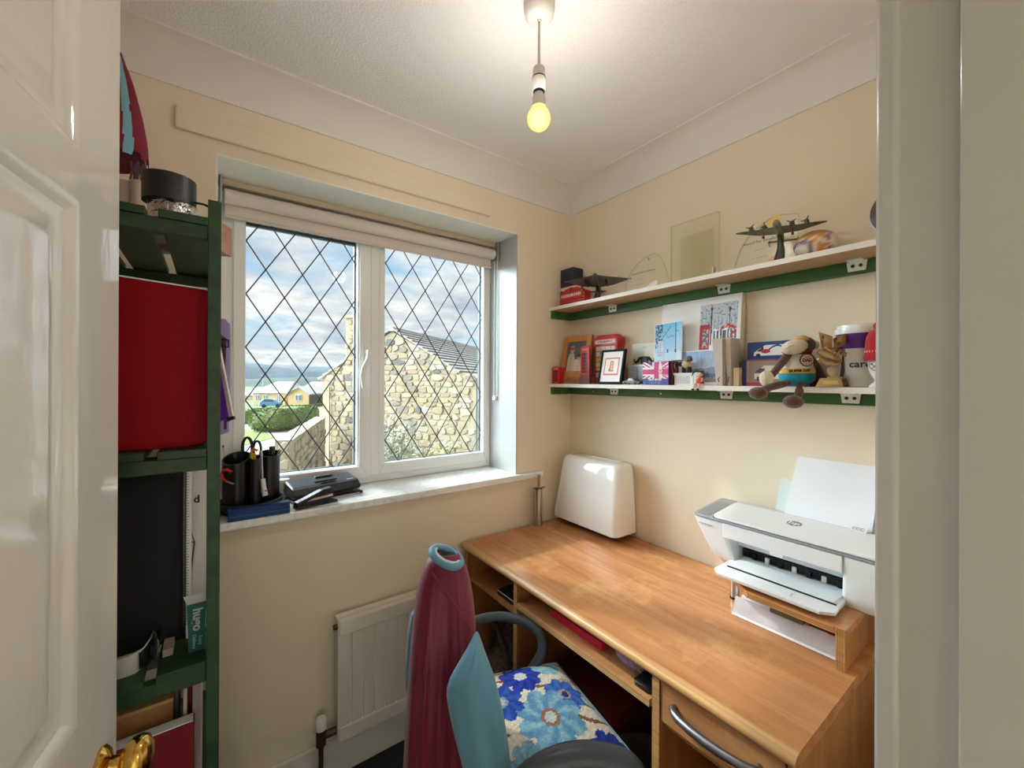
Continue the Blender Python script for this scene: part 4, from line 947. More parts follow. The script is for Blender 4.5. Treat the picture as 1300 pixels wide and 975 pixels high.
sleeve('sleeve', [(776, 523, 529, 1.08), (790, 519, 531, 1.08), (815, 517, 531, 1.08), (845, 515, 530, 1.075), (868, 514, 527, 1.07), (877, 515, 524, 1.07)], M_sky, .018)

# needlepoint cushion
cu = thing('needlepoint_cushion', 'needlepoint cushion with blue flowers on cream lying on chair seat', 'cushion', (.71, .87, .50))
cq = [V((.505, .735, .505)), V((.848, .650, .495)), V((.900, .985, .515)), V((.545, 1.085, .530))]
NU = 180
flowers = [  # x, y, radius, petal colours, centre colour, ring colour, petals
 (.731, .956, .068, (38, 72, 190), (20, 46, 150), (214, 222, 222), (226, 226, 214), 9),
 (.800, .838, .064, (64, 124, 206), (40, 92, 190), (24, 52, 140), (196, 158, 140), 8),
 (.713, .800, .098, (146, 196, 216), (92, 152, 196), (200, 214, 208), (160, 112, 92), 8),
 (.795, .662, .060, (36, 66, 184), (22, 46, 150), (120, 74, 56), (226, 214, 196), 8),
 (.630, .905, .066, (52, 104, 196), (30, 66, 170), (200, 210, 214), (150, 170, 200), 8),
 (.830, .960, .052, (160, 204, 214), (128, 186, 206), (180, 210, 214), (170, 200, 206), 7),
 (.600, .740, .055, (150, 196, 214), (110, 168, 200), (206, 214, 206), (170, 130, 108), 8)]
def cush_col(p):
    x, y = p.x, p.y
    best = None
    for (fx, fy, R_, ca, cb, cc, cr, n) in flowers:
        d = math.hypot(x-fx, y-fy); th = math.atan2(y-fy, x-fx)
        e = R_*(.70+.24*abs(cos(n*th/2+fx*40))**.7)
        if d < e:
            q = d/R_
            if q < .17: return cc
            if q < .27: return cr
            s_ = .5+.5*sin(n*th+2+6*q)+.6*ns(x, y, 90, 4)
            best = tuple(ca[i]+(cb[i]-ca[i])*max(0, min(1, s_)) for i in range(3))
    if best: return best
    base = (236, 226, 206); v = ns(x, y, 28, 6)
    st_ = abs(sin((x*.5+y*.87)*58+1.5*ns(x, y, 9, 8)))
    if st_ > .955 and ns(x, y, 11, 9) > -.15: return (136, 92, 70)
    if v > .36: return (206, 178, 156)
    return base
vs = []; cols = []; fs = []
def bil(u, v): return cq[0]*(1-u)*(1-v)+cq[1]*u*(1-v)+cq[2]*u*v+cq[3]*(1-u)*v
for sgn in (1, -1):
    for j in range(NU+1):
        for i in range(NU+1):
            u, v = i/NU, j/NU; uu, vv = 2*u-1, 2*v-1
            pin = 1-.05*(1-abs(uu)**2)*abs(vv)**3; pin2 = 1-.05*(1-abs(vv)**2)*abs(uu)**3
            p = bil(.5+uu*.5*pin2, .5+vv*.5*pin); h_ = (max(0, 1-abs(uu)**3.2)*max(0, 1-abs(vv)**3.2))**.55
            st_ = 0
            jr = j//2; io = i+(1 if jr % 2 else 0); ic = (io//3)*3+1.5-(1 if jr % 2 else 0)
            if sgn > 0:
                st_ = .0020*(j % 2)*abs(sin(pi*io/3)); pc = bil(min(1, max(0, ic/NU)), min(1, (jr*2+1)/NU)); kc = .94+.14*ns(ic*3.1, jr*5.3, 1, 11)
                cols.append(tuple(q_*kc for q_ in cush_col(pc)))
            else: cols.append((60, 90, 140))
            vs.append((p.x, p.y, p.z+sgn*(.048 if sgn > 0 else .016)*h_+st_))
b0 = (NU+1)**2
for s_ in (0, 1):
    for j in range(NU):
        for i in range(NU):
            a = s_*b0+j*(NU+1)+i; q = (a, a+1, a+NU+2, a+NU+1); fs.append(q if s_ == 0 else q[::-1])
mb = MB(); mb.v = [V(q) for q in vs]; mb.f = [list(f) for f in fs]; mb.m = [0]*len(fs)
co_ = mb.build('cushion_cover', vmat('needlepoint_wool', .95, .35, 500), cu, smooth=180)
at = co_.data.color_attributes.new('Col', 'FLOAT_COLOR', 'POINT'); fl = []
for q in cols: fl += [*c(*[min(255, z_) for z_ in q]), 1.0]
at.data.foreach_set('color', fl)
ed = [bil(t_, 0) for t_ in [k/12 for k in range(12)]]+[bil(1, k/12) for k in range(12)]+[bil(1-k/12, 1) for k in range(12)]+[bil(0, 1-k/12) for k in range(13)]
MB().tube(ed, .004, 7).build('piping', mat('blue_piping', c(96, 130, 150), .8), cu, smooth=60)

# ================================================================== green shelf unit on the left
un = thing('shelf_unit', 'green stained slatted wooden shelf unit standing against the left wall', 'shelf unit', (-.16, 1.25, .03))
UX0, UX1, UY0, UY1 = -.345, -.005, .972, 1.500
PW = .021
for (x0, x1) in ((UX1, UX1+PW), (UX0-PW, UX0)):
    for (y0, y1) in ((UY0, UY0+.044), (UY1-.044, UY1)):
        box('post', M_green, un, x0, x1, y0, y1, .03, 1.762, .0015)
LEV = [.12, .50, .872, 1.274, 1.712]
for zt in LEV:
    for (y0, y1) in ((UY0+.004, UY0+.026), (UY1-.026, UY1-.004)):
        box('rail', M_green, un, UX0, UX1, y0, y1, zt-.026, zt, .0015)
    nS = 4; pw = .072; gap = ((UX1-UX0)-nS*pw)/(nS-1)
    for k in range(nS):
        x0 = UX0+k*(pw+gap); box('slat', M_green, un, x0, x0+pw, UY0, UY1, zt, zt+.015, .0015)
S1, S2, S3, S4 = LEV[4]+.0155, LEV[3]+.0155, LEV[2]+.0155, LEV[1]+.0155

# --- top level
M_tape = mat('black_cloth_tape', c(30, 28, 32), .42, bump=.1, bscale=200)
st = thing('foil_tape_roll', 'silver foil tape roll lying on top shelf of green unit', 'tape', (-.060, 1.055, S1))
def roll(t_, ce, r_, ri, z0, z1, m, mc):
    M_ = Matrix.Translation(ce)
    MB().lathe([(ri, z0), (r_, z0), (r_, z1), (ri, z1)], 36, 0, M_, False, False).build('tape', m, t_, smooth=30)
    MB().lathe([(ri, z0), (ri, z1), (ri-.003, z1), (ri-.003, z0), (ri, z0)], 36, 0, M_, False, False).build('card_core', mc, t_, smooth=30)
roll(st, (-.060, 1.055, S1), .040, .022, 0, .034, mat('crumpled_foil', c(196, 194, 192), .22, 1.0, bump=.9, bscale=60), mat('card_core', c(150, 116, 84), .8))
tp = thing('tape_roll', 'roll of black cloth tape resting on the silver foil roll', 'tape', (-.066, 1.05, S1+.0345))
roll(tp, (-.066, 1.050, S1+.0345), .042, .024, 0, .050, M_tape, mat('card_core'))
MB().tube([(-.027, 1.030, S1+.042), (-.012, 1.024, S1+.040), (-.002, 1.030, S1+.039)], .0055, 8, flat=.3).build('loose_end', M_tape, tp, smooth=50)
wb = thing('wooden_box', 'small pinkish brown wooden box jutting from top shelf past the post', 'box', (-.03, 1.28, S1))
WB = Matrix.Translation((.0065, 1.185, S1)) @ Matrix.Rotation(rad(-28.5), 4, 'Z')
M_wb = wood('pink_brown_wood', c(152, 112, 92), c(188, 148, 126), (12, 2, 12), .5)
for nm, q in (('side', (-.004, 0, 0, .075, .004, .070)), ('side', (-.13, -.126, 0, .075, .004, .070)), ('side', (-.126, -.004, 0, .004, .004, .070)), ('side', (-.126, -.004, .071, .075, .004, .070)), ('bottom', (-.13, 0, 0, .075, 0, .004))):
    MB().box(*q, 0, WB).build(nm, M_wb, wb, bevel=.0008)
wc = thing('white_cloth', 'crumpled white cloth lying on the top shelf slats behind the tape', 'cloth', (-.10, 1.26, S1))
mb = MB(); mb.ell((-.10, 1.28, S1+.020), .05, .10, .019, 20, 12); o_ = mb.build('cloth_fold', mat('white_cotton', c(226, 220, 210), .9, bump=.5, bscale=40), wc, smooth=80)
for v_ in o_.data.vertices: v_.co += V((ns(v_.co.x*60, v_.co.y*60, 1, 2), ns(v_.co.y*70, v_.co.z*70, 1, 3), 0))*.010
# striped claret and blue hat on a pale pair of vases
hat = thing('striped_hat', 'claret and pale blue striped cloth hat propped on top shelf behind door', 'hat', (-.15, 1.06, S1))
apex = PD(146, 70, .95); 
def hp_(px, py, d=.95): return PD(px, py, d)
cone = MB(); nW = 120; loops = []
for k in range(41):
    f_ = k/40; yy = 66+f_*124; xt_ = [0, 4, 9, 13, 16, 19, 22, 24, 26, 27, 27, 27]; k4 = k//4; xr = 153+xt_[k4]+(xt_[k4+1]-xt_[k4])*(k/4-k4); ce = hp_(xr-46-8*f_, yy+2); hw = 46*.95/FPX*(.25+.75*f_)
    E = hp_(xr, yy+6*f_)
    ce = E-rt*(.02+.075*f_); r_ = .02+.075*f_
    loops.append([ce+rt*r_*cos(2*pi*i/nW)+fw*r_*.7*sin(2*pi*i/nW)+V((0, 0, -.012*f_*(1 if i % 10 < 5 else 0) if k == 40 else 0)) for i in range(nW)])
M_hat = [mat('claret_felt', c(126, 30, 52), .9, bump=.3, bscale=200), mat('pale_blue_felt', c(128, 178, 200), .9, bump=.3, bscale=200)]
cm_ = MB(); cm_.loft(loops, 0)
for fi, f_ in enumerate(cm_.f):
    if len(f_) == 4:
        m_ = sum((cm_.v[i] for i in f_), V())/4; q_ = proj(m_); k = fi//nW; xr_ = 150+(37-6)*((k+.5)/40)**.6; u_ = (q_[0]-147)/(xr_-147)
        if .30 < u_ < .70: cm_.m[fi] = 1
ho = cm_.build('striped_cloth', M_hat, hat, smooth=60)
M_wool = mat('tassel_wool', c(120, 90, 110), .9)
tz = MB()
for k in range(7):
    E = hp_(184-k*3, 205+3*(k % 3)); tz.tube([E, E+V((.002, 0, -.022)), E+V((-.001, .002, -.042-.004*(k % 3)))], .0024, 6)
tz.build('tassels', M_wool, hat, smooth=60)
pv = thing('pale_vase', 'pale pinkish twin vase under the striped hat on top shelf', 'vase', (-.14, 1.06, S1))
M_pv = mat('pale_pink_ceramic', c(206, 184, 174), .5)
for px_, r_ in ((160, .017), (177, .016)):
    P = PD(px_, 240, .93); MB().lathe([(r_*.8, 0), (r_, .01), (r_*1.05, .05), (r_*.9, .10), (r_*1.05, .135)], 20, 0, Matrix.Translation((P.x, P.y, S1))).build('vase_body', M_pv, pv, smooth=50)
cl_ = thing('red_cloth', 'dark red cloth corner at the foot of the pale vase', 'cloth', (-.15, 1.0, S1))
P = PD(154, 262, .85); MB().ell((P.x, P.y, S1+.016), .022, .02, .0155).build('cloth_fold', mat('dark_red_cloth', c(120, 30, 36), .9, bump=.4, bscale=50), cl_, smooth=80)

# --- second level
rf_ = thing('box_file', 'large red plastic box file standing on the second green shelf', 'file', (-.09, 1.03, S2))
M_rp = mat('red_polypropylene', c(150, 6, 22), .6, spec=.15)
FMx = Matrix(((1, 0, 0, 0), (0, 0, 1, 1.008), (0, 1, 0, S2), (0, 0, 0, 1)))
MB().prism([(-.30, .0), (-.035, 0), (-.012, .004), (-.001, .012), (.002, .296), (-.006, .306), (-.30, .324)], .075, 0, FMx).build('body', M_rp, rf_, bevel=.003)
MB().prism([(-.30, .01), (-.038, .01), (-.012, .304), (-.30, .322)], .0015, 0, FMx, -.0012).build('front_flap', M_rp, rf_, bevel=.0004)
MB().prism([(-.30, .324), (-.004, .3065), (-.004, .309), (-.30, .327)], .07, 0, FMx, .003).build('paper_edges', M_paper, rf_)
lw = thing('lavender_wallet', 'translucent lavender wallet standing on second shelf nearest the window', 'wallet', (.02, 1.30, S2))
M_lav = translucent('translucent_lavender', c(222, 208, 240), .25, .7); M_pur = translucent('purple_plastic', c(168, 100, 220), .3, .65)
def leaning(name, m, parent, px, d, th):
    F_ = [PD(x, y, d) for x, y in px]; nrm = (F_[1]-F_[0]).cross(F_[2]-F_[1]).normalized()
    return MB().loft([[p+nrm*th/2 for p in F_], [p-nrm*th/2 for p in F_]]).build(name, m, parent, bevel=.0006)
leaning('wallet_sheet', M_lav, lw, [(262, 560), (291, 548), (293, 440), (292, 412), (286, 405), (262, 404)], 1.02, .004)
leaning('brown_insert', mat('brown_paper', c(140, 116, 104), .8), lw, [(276, 470), (286, 470), (288, 430), (276, 421)], 1.012, .002)
cl2 = MB(); F_ = [PD(x, y, 1.004) for x, y in ((279, 430), (290, 432), (290, 441), (282, 439), (279, 430))]; cl2.tube(F_, .0022, 6); cl2.build('buckle', mat('navy_buckle', c(36, 42, 80), .4), lw, smooth=50)
leaning('label_tab', mat('mauve_tab', c(150, 100, 170), .5), lw, [(284, 545), (288, 545), (288, 530), (284, 530)], 1.010, .001)
pf_ = thing('purple_folder', 'purple plastic folder with white spine leaning out past the post', 'folder', (.02, 1.2, S2))
leaning('cover', M_pur, pf_, [(255, 556), (262, 540), (292, 531), (279, 440), (270, 425), (255, 420)], .985, .006)
leaning('white_spine', M_white, pf_, [(292, 533), (297, 531), (279, 438), (276, 444)], .978, .006)
leaning('dark_end_clip', mat('dark_mauve_clip', c(70, 44, 66), .4), pf_, [(289, 535), (298, 532), (297, 528), (289, 530)], .975, .007)

# --- third level
bs = thing('black_case', 'tall matt black case standing on the third green shelf', 'case', (-.1, 1.1, S3))
MB().loft([rr(-.30, -.040, 1.085, 1.135, .006, S3), rr(-.30, -.040, 1.085, 1.135, .006, 1.258)]).build('body', mat('matt_black_case', c(20, 20, 24), .75, bump=.2, bscale=300), bs, smooth=40)
box('corner_trim', M_black, bs, -.045, -.0395, 1.083, 1.137, S3, 1.259, .001)
ru = thing('ruler', 'white plastic ruler with black tick marks upright beside black case', 'ruler', (-.033, 1.10, S3))
A = PD(237, 590, .865)
box('blade', M_white, ru, -.0385, -.030, 1.078, 1.0795, S3, 1.245, 0)
tk = MB()
for k in range(60):
    z = S3+.03+k*.0055; tk.box(-.0385, -.0385+(.005 if k % 5 == 0 else .003), 1.0774, 1.0780, z, z+.0011)
tk.build('tick_marks', M_ink, ru)
wbx = thing('white_carton', 'white card carton with black letter d on the third shelf', 'carton', (-.01, 1.16, S3))
box('carton', mat('white_carton_card', c(222, 220, 214), .6), wbx, -.034, .002, 1.105, 1.26, S3, 1.262, .002)
text('d', .022, M_ink, wbx, (-.0225, 1.1046, 1.165), (1, 0, 0), (0, 0, 1), bold=.0006)
sq = thing('set_square', 'small dark set square frame leaning on the white carton', 'set square', (-.02, 1.09, S3))
F_ = [PD(x, y, .872) for x, y in ((239.5, 735), (240, 668), (247, 688), (241, 735))]
MB().tube(F_+[F_[0]], .0016, 6).build('frame', mat('grey_square', c(96, 98, 104), .4), sq, smooth=40)
MB().tube([PD(240, 688, .872), PD(247, 688, .872)], .0012, 6).build('crossbar', mat('grey_square'), sq)
hb_ = thing('teal_box', 'open teal card box lettered hugo on the third green shelf', 'box', (-.02, 1.03, S3))
M_teal = mat('teal_card', c(24, 104, 98), .55)
A0, A1 = -.034, -.006
MB().loft([[(A0+.002, 1.018, S3), (A1-.001, 1.018, S3), (A1-.001, 1.052, S3), (A0+.002, 1.052, S3)], [(A0-.001, 1.018, S3+.094), (A1+.001, 1.018, S3+.094), (A1+.001, 1.055, S3+.094), (A0-.001, 1.055, S3+.094)]], 0, None, True, False).build('carton', M_teal, hb_)
fl_ = [(A0-.001, 1.018, S3+.094), (A1+.001, 1.018, S3+.094), (A1+.004, 1.006, S3+.116), (A0-.006, 1.006, S3+.116)]
MB().loft([[V(p) for p in fl_], [V(p)+V((0, .0012, .0003)) for p in fl_]]).build('open_flap', M_paper, hb_)
text('hugo', .022, mat('pale_teal_ink', c(196, 214, 208), .6), hb_, (-.0185, 1.0174, S3+.062), (0, 0, -1), (1, 0, 0), bold=.0007)
text('Enjoy', .008, mat('pale_teal_ink'), hb_, (-.0135, 1.0174, S3+.020), (0, 0, -1), (1, 0, 0)); text('Delivery', .008, mat('pale_teal_ink'), hb_, (-.0235, 1.0174, S3+.020), (0, 0, -1), (1, 0, 0))
vz = thing('visor', 'white curved visor with dark lens lying on third shelf near door', 'visor', (-.13, .99, S3))
M_vw = mat('visor_white', c(206, 204, 198), .35)
def band(pts, m, nm, d0, th):
    lo = [PD(x, y0, d) for x, y0, y1, d in pts]; hi = [PD(x, y1, d) for x, y0, y1, d in pts]
    L = [[a, b, b+fw*th, a+fw*th] for a, b in zip(hi, lo)]; MB().loft(L).build(nm, m, vz, smooth=50)
band([(138, 842, 874, .730), (150, 838, 868, .733), (162, 834, 862, .740), (172, 829, 855, .748), (177, 828, 849, .755), (180, 832, 848, .760)], M_vw, 'white_band', 0, .012)
band([(176.5, 829, 850, .752), (184, 822, 846, .758), (192, 812, 838, .770), (198, 803, 825, .790), (200, 800, 815, .80)], mat('dark_lens', c(24, 32, 30), .08), 'lens', 0, .008)
MB().tube([PD(177, 828, .75), PD(184, 821, .756), PD(192, 809, .768), PD(194, 801, .78), PD(198, 805, .788), PD(201, 818, .79), PD(199, 835, .78)], .0014, 6).build('lens_rim', M_steel, vz, smooth=60)
of = thing('offcut', 'small pale wooden offcut on third shelf before the black case', 'offcut', (-.07, 1.03, S3))
box('block', mat('pale_offcut', c(170, 160, 140), .7), of, -.072, -.056, 1.03, 1.075, S3, S3+.014, .001)

# --- fourth level (books seen above the door knob)
def lean_book(name, label, cat, px, d, th, m, pages=None, grp=None):
    F_ = [PD(x, y, d) for x, y in px]; zb = min(p.z for p in F_); t_ = thing(name, label, cat, (F_[0].x, F_[0].y, zb))
    nrm = (F_[1]-F_[0]).cross(F_[2]-F_[1]).normalized()
    if nrm.dot(fw) < 0: nrm = -nrm
    MB().loft([F_, [p+nrm*th for p in F_]]).build('cover', m, t_, bevel=.001); return t_, F_, nrm
M_book = mat('dark_red_cloth_cover', c(122, 10, 24), .75)
# boxes standing on the fourth shelf
def s4box(name, label, cat, x0, x1, y0, y1, zt, m, part='body', rot=0):
    t_ = thing(name, label, cat, ((x0+x1)/2, (y0+y1)/2, S4)); mb = MB()
    Rm = Matrix.Translation(((x0+x1)/2, (y0+y1)/2, 0)) @ Matrix.Rotation(rad(rot), 4, 'Z') @ Matrix.Translation((-(x0+x1)/2, -(y0+y1)/2, 0))
    mb.box(x0, x1, y0, y1, S4, zt, 0, Rm); mb.build(part, m, t_, bevel=.001); return t_
b1 = s4box('red_book', 'thick dark red book with white page edges on fourth shelf', 'book', -.20, -.022, .985, 1.012, .772, M_book, 'cover')
MB().loft([[(-.198, .988, .7722), (-.024, .988, .7722), (-.024, 1.010, .7722), (-.198, 1.010, .7722)], [(-.198, .988, .7742), (-.024, .988, .7742), (-.024, 1.010, .7742), (-.198, 1.010, .7742)]]).build('page_edges', M_paper, b1)
b2 = s4box('wooden_tray', 'tan wooden tray behind the dark red book on fourth shelf', 'tray', -.30, -.056, 1.035, 1.085, .800, mat('tan_tray', c(166, 116, 70), .5, var=.1, vscale=20), 'tray_body')
box('tray_rim', mat('tan_tray_rim', c(196, 152, 100), .5), b2, -.30, -.055, 1.033, 1.087, .796, .803, .001)
b3 = s4box('white_carton', 'white card box behind the tan tray on the fourth shelf', 'carton', -.30, -.050, 1.10, 1.16, .835, mat('white_box_card', c(214, 210, 204), .6))
b4 = s4box('pink_folder', 'pale pink card folder upright on fourth shelf by the post', 'folder', -.040, -.034, 1.02, 1.25, .840, mat('pale_pink_card', c(206, 182, 178), .7))
b5 = s4box('red_folder', 'thin red folder standing beside the pale pink one', 'folder', -.033, -.028, 1.05, 1.25, .832, mat('red_card', c(168, 40, 40), .6))
b6 = s4box('mauve_folder', 'mauve grey card folder nearest the post on fourth shelf', 'folder', -.026, -.012, 1.02, 1.25, .850, mat('mauve_grey_card', c(188, 172, 172), .7))
pg = thing('plastic_bag', 'crumpled white plastic bag poking out beyond the green post', 'bag', (.0, 1.235, .1355))
P = PD(289, 985, .98); mb = MB()
loops = []
for k in range(10):
    z = .1355+.355*(k/9) ; r_ = [.10, .13, .14, .14, .13, .115, .095, .07, .045, .012][k]
    loops.append([(-.002+r_*.42*cos(2*pi*i/24)*(1+.18*ns(i*.6, k*.7, 1, 5)), 1.235+r_*sin(2*pi*i/24)*(1+.18*ns(i*.6, k*.7, 1, 6)), z+.012*ns(i*.9, k, 1, 7)) for i in range(24)])
mb.loft(loops).build('bag_body', mat('white_bag_film', c(224, 220, 216), .4, bump=.5, bscale=30), pg, smooth=60)

# ================================================================== on the window sill
SZ = .9855
og = thing('desk_organiser', 'black rotating desk organiser full of stationery on window sill', 'organiser', (.108, 1.645, SZ))
OM = Matrix.Translation((.112, 1.640, SZ))
MB().lathe([(.060, 0), (.084, .002), (.090, .012), (.094, .034), (.091, .036), (.087, .020), (.05, .014), (.004, .014)], 40, 0, OM, True, True).build('base_dish', M_black, og, smooth=40)
def cup(px0, px1, pyt, yy, zb, shape, tilt=0):
    A = PY(px0, pyt, yy); B = PY(px1, pyt, yy); ce = (A+B)/2; r_ = (B-A).length/2*.97
    T = Matrix.Translation((ce.x, ce.y, 0)); h0 = SZ+.014; h1 = ce.z; L = []
    def lp(z, k, cut=0): return [(r_*k*cos(2*pi*i/24), r_*k*sin(2*pi*i/24), z+cut*(r_*sin(2*pi*i/24)+tilt*r_*cos(2*pi*i/24))) for i in range(24)]
    MB().loft([lp(h0, .94), lp(h0+.03, .95), lp(h1, 1.0, shape), lp(h1, .90, shape), lp(h0+.01, .85)], 0, T).build('compartment', mat('glossy_black_plastic', c(13, 13, 15), .34), og, smooth=35)
    return ce
c1 = cup(281, 319, 581, 1.630, 0, .35, .5); c2 = cup(316, 332, 580, 1.600, 0, .3); c3 = cup(328, 356, 575, 1.650, 0, .25); c4 = cup(300, 324, 583, 1.685, 0, .2)
sc_ = thing('scissors', 'scissors with black looped handles standing in the black organiser', 'scissors', (.10, 1.68, SZ+.02))
def loopy(px, py, rx, ry, d): return [PD(px+rx*cos(2*pi*k/20), py+ry*sin(2*pi*k/20), d) for k in range(21)]
dS = (PY(312, 560, 1.685)-CO).dot(fw)
MB().tube(loopy(314, 568, 6.2, 12.5, dS), .0050, 10).build('handle_loop', M_black, sc_, smooth=60)
MB().tube(loopy(326.5, 570, 4.8, 10, dS+.004), .0042, 10).build('handle_loop', M_black, sc_, smooth=60)
MB().loft([[PD(313, 580, dS), PD(324, 580, dS), PD(320, 640, dS), PD(318, 640, dS)], [PD(313, 580, dS+.003), PD(324, 580, dS+.003), PD(320, 640, dS+.003), PD(318, 640, dS+.003)]]).build('blades', M_steel, sc_)
yk = thing('craft_knife', 'yellow and orange capped knife in the front of the black organiser', 'knife', (.115, 1.6, SZ+.05))
dK = (PY(321, 580, 1.598)-CO).dot(fw)
M_yel = mat('yellow_plastic', c(238, 190, 40), .35)
MB().loft([[PD(317.5, 590, dK), PD(325, 590, dK), PD(325, 575, dK), PD(318, 575, dK)], [PD(317.5, 590, dK+.007), PD(325, 590, dK+.007), PD(325, 575, dK+.007), PD(318, 575, dK+.007)]]).build('yellow_body', M_yel, yk, bevel=.0015)
MB().tube([PD(319, 574, dK+.003), PD(322, 570, dK+.003), PD(327, 572, dK+.003)], .0045, 8).build('orange_cap', mat('orange_plastic', c(226, 108, 40), .35), yk, smooth=60)
MB().tube([PD(321, 590, dK+.004), PD(321, 640, dK+.006)], .004, 8).build('shaft', M_black, yk)
mk = thing('marker', 'thick black marker pen with dark cap standing at right of organiser', 'marker', (.18, 1.65, SZ+.03))
dM = (PY(345, 575, 1.655)-CO).dot(fw)
MB().tube([PD(345.5, 566.5, dM), PD(345.5, 576, dM)], .0095, 14).build('cap', mat('dark_green_cap', c(30, 52, 46), .35), mk, smooth=40)
MB().tube([PD(345.5, 576, dM), PD(345, 640, dM)], .008, 14).build('barrel', M_black, mk, smooth=40)
gs = thing('glue_stick', 'white capped glue stick leaning at the front of organiser', 'glue stick', (.155, 1.6, SZ+.016))
dG = (PY(334, 620, 1.585)-CO).dot(fw)
MB().tube([PD(333.5, 608, dG), PD(335.2, 621, dG)], .0075, 14).build('ribbed_cap', M_white, gs, smooth=40)
MB().tube([PD(335.2, 621, dG), PD(336.5, 629, dG)], .0088, 14).build('base', mat('grey_white_plastic', c(214, 210, 212), .4), gs, smooth=40)
MB().tube([PD(336, 623.5, dG-.0085), PD(341, 622.0, dG-.0078)], .0018, 8).build('red_stripe', M_red, gs)
pn_ = thing('clear_pen', 'clear plastic pen standing in the middle of black organiser', 'pen', (.15, 1.6, SZ+.02))
MB().tube([PD(332, 578, dG+.01), PD(334, 626, dG+.012)], .0032, 10).build('barrel', mat('clear_pen_plastic', c(176, 178, 182), .1), pn_, smooth=50)
MB().tube([PD(331.6, 572, dG+.01), PD(332, 578, dG+.01)], .0035, 10).build('cap', M_steel, pn_, smooth=50)
for k, (xa, ya, xb, yb) in enumerate(((357.5, 571, 352, 582), (355, 570, 351, 580))):
    p_ = thing('pencil', ['pink pencil poking out at the right of organiser', 'grey pencil beside the pink one in organiser'][k], 'pencil', (.2, 1.66, SZ+.05))
    A, B = PD(xa, ya, dM+.004), PD(xb, yb, dM+.004); MB().tube([A, A+(B-A)*4.5], .0026, 6).build('barrel', mat(['pink_pencil', 'grey_pencil'][k], [c(188, 150, 150), c(140, 136, 136)][k], .5), p_)
br_ = thing('matchstick', 'thin wooden stick with dark tip at left of the organiser', 'stick', (.04, 1.66, SZ+.1))
MB().tube([PD(283.5, 568, dS), PD(287, 600, dS)], .0016, 6).build('stick', mat('pale_stick', c(206, 180, 150), .7), br_); MB().tube([PD(283.2, 565, dS), PD(283.6, 568.5, dS)], .0026, 6).build('tip', mat('brown_tip', c(130, 90, 70), .7), br_)
mg = thing('horseshoe_magnet', 'red horseshoe magnet with bare steel tips stuck on organiser front', 'magnet', (.06, 1.6, SZ+.08))
dH = (PY(290, 605, 1.592)-CO).dot(fw)
arc = [PD(x, y, dH) for x, y in ((294, 599.5), (289, 596), (283.5, 597.5), (281.2, 602.5), (283.2, 608), (288, 611))]
MB().tube(arc, .0062, 10, flat=.8).build('red_bow', M_red, mg, smooth=60)
MB().tube([PD(288, 611, dH), PD(297, 614.5, dH)], .0050, 8, flat=.7).build('steel_tip', M_steel, mg, smooth=50)
# hole punch
hp2 = thing('hole_punch', 'large black hole punch on the window sill under the casement', 'hole punch', (.36, 1.655, SZ))
px0, px1 = PZ(366, 646, SZ), PZ(462, 627, SZ)
U = V((.985, .17, 0)).normalized(); W_ = V((-U.y, U.x, 0)); PO = V((.236, 1.585, SZ)); PM = Matrix(((U.x, W_.x, 0, PO.x), (U.y, W_.y, 0, PO.y), (0, 0, 1, PO.z), (0, 0, 0, 1)))
MB().box(0, .245, .0, .105, .0002, .010, 0, PM).build('base', M_black, hp2, bevel=.003)
MB().box(.12, .232, -.002, .02, .0002, .006, 0, PM).build('base_lip', M_steel, hp2, bevel=.001)
M_pb = mat('punch_satin_black', c(28, 30, 34), .42)
MB().loft([[(.0, .012, .018), (.238, .012, .018), (.238, .105, .018), (.0, .105, .018)], [(-.002, .006, .030), (.242, .006, .030), (.242, .112, .030), (-.002, .112, .030)], [(.0, .020, .050), (.236, .020, .050), (.236, .110, .062), (.0, .110, .062)], [(.004, .036, .055), (.232, .036, .055), (.232, .105, .067), (.004, .105, .067)]], 0, PM).build('handle_top', M_pb, hp2, bevel=.004)
MB().box(.03, .21, .015, .09, .009, .020, 0, PM).build('inner_body', M_dark, hp2)
for k, (a, b, y_, w2) in enumerate(((.085, .165, .050, .006), (.100, .155, .034, .004))): MB().box(a, b, y_, y_+w2, .0535+.0035*(1-k), .0585+.0035*(1-k), 0, PM).build('grip_slot', M_dark, hp2)
MB().box(.10, .165, .088, .104, .062, .070, 0, PM).build('thumb_ridge', M_black, hp2, bevel=.002)
for k in range(6): MB().box(.196+.0045*k, .1993+.0045*k, .034, .037, .0545, .0552, 0, PM).build('maker_lettering', M_wht_ink, hp2)
# stapler
sp_ = thing('stapler', 'black stapler lying in front of the hole punch on sill', 'stapler', (.30, 1.55, SZ))
SO = V((.236, 1.525, SZ)); U = V((.965, .26, 0)).normalized(); W_ = V((-U.y, U.x, 0)); SM = Matrix(((U.x, W_.x, 0, SO.x), (U.y, W_.y, 0, SO.y), (0, 0, 1, SO.z), (0, 0, 0, 1)))
XZ = SM @ Matrix(((1, 0, 0, 0), (0, 0, -1, .036), (0, 1, 0, 0), (0, 0, 0, 1)))
MB().prism([(0, .0003), (.140, .0003), (.142, .006), (.13, .010), (.03, .010), (.004, .016), (-.002, .008)], .034, 0, XZ).build('base', M_black, sp_, bevel=.002)
MB().prism([(.002, .012), (.03, .020), (.125, .022), (.125, .030), (.02, .026)], .020, 0, XZ, .007).build('magazine', M_steel, sp_)
MB().prism([(-.002, .014), (.010, .013), (.06, .030), (.128, .034), (.133, .044), (.120, .054), (.085, .050), (.03, .032), (.002, .024)], .028, 0, XZ, .003).build('top_arm', mat('glossy_black_plastic'), sp_, bevel=.003)
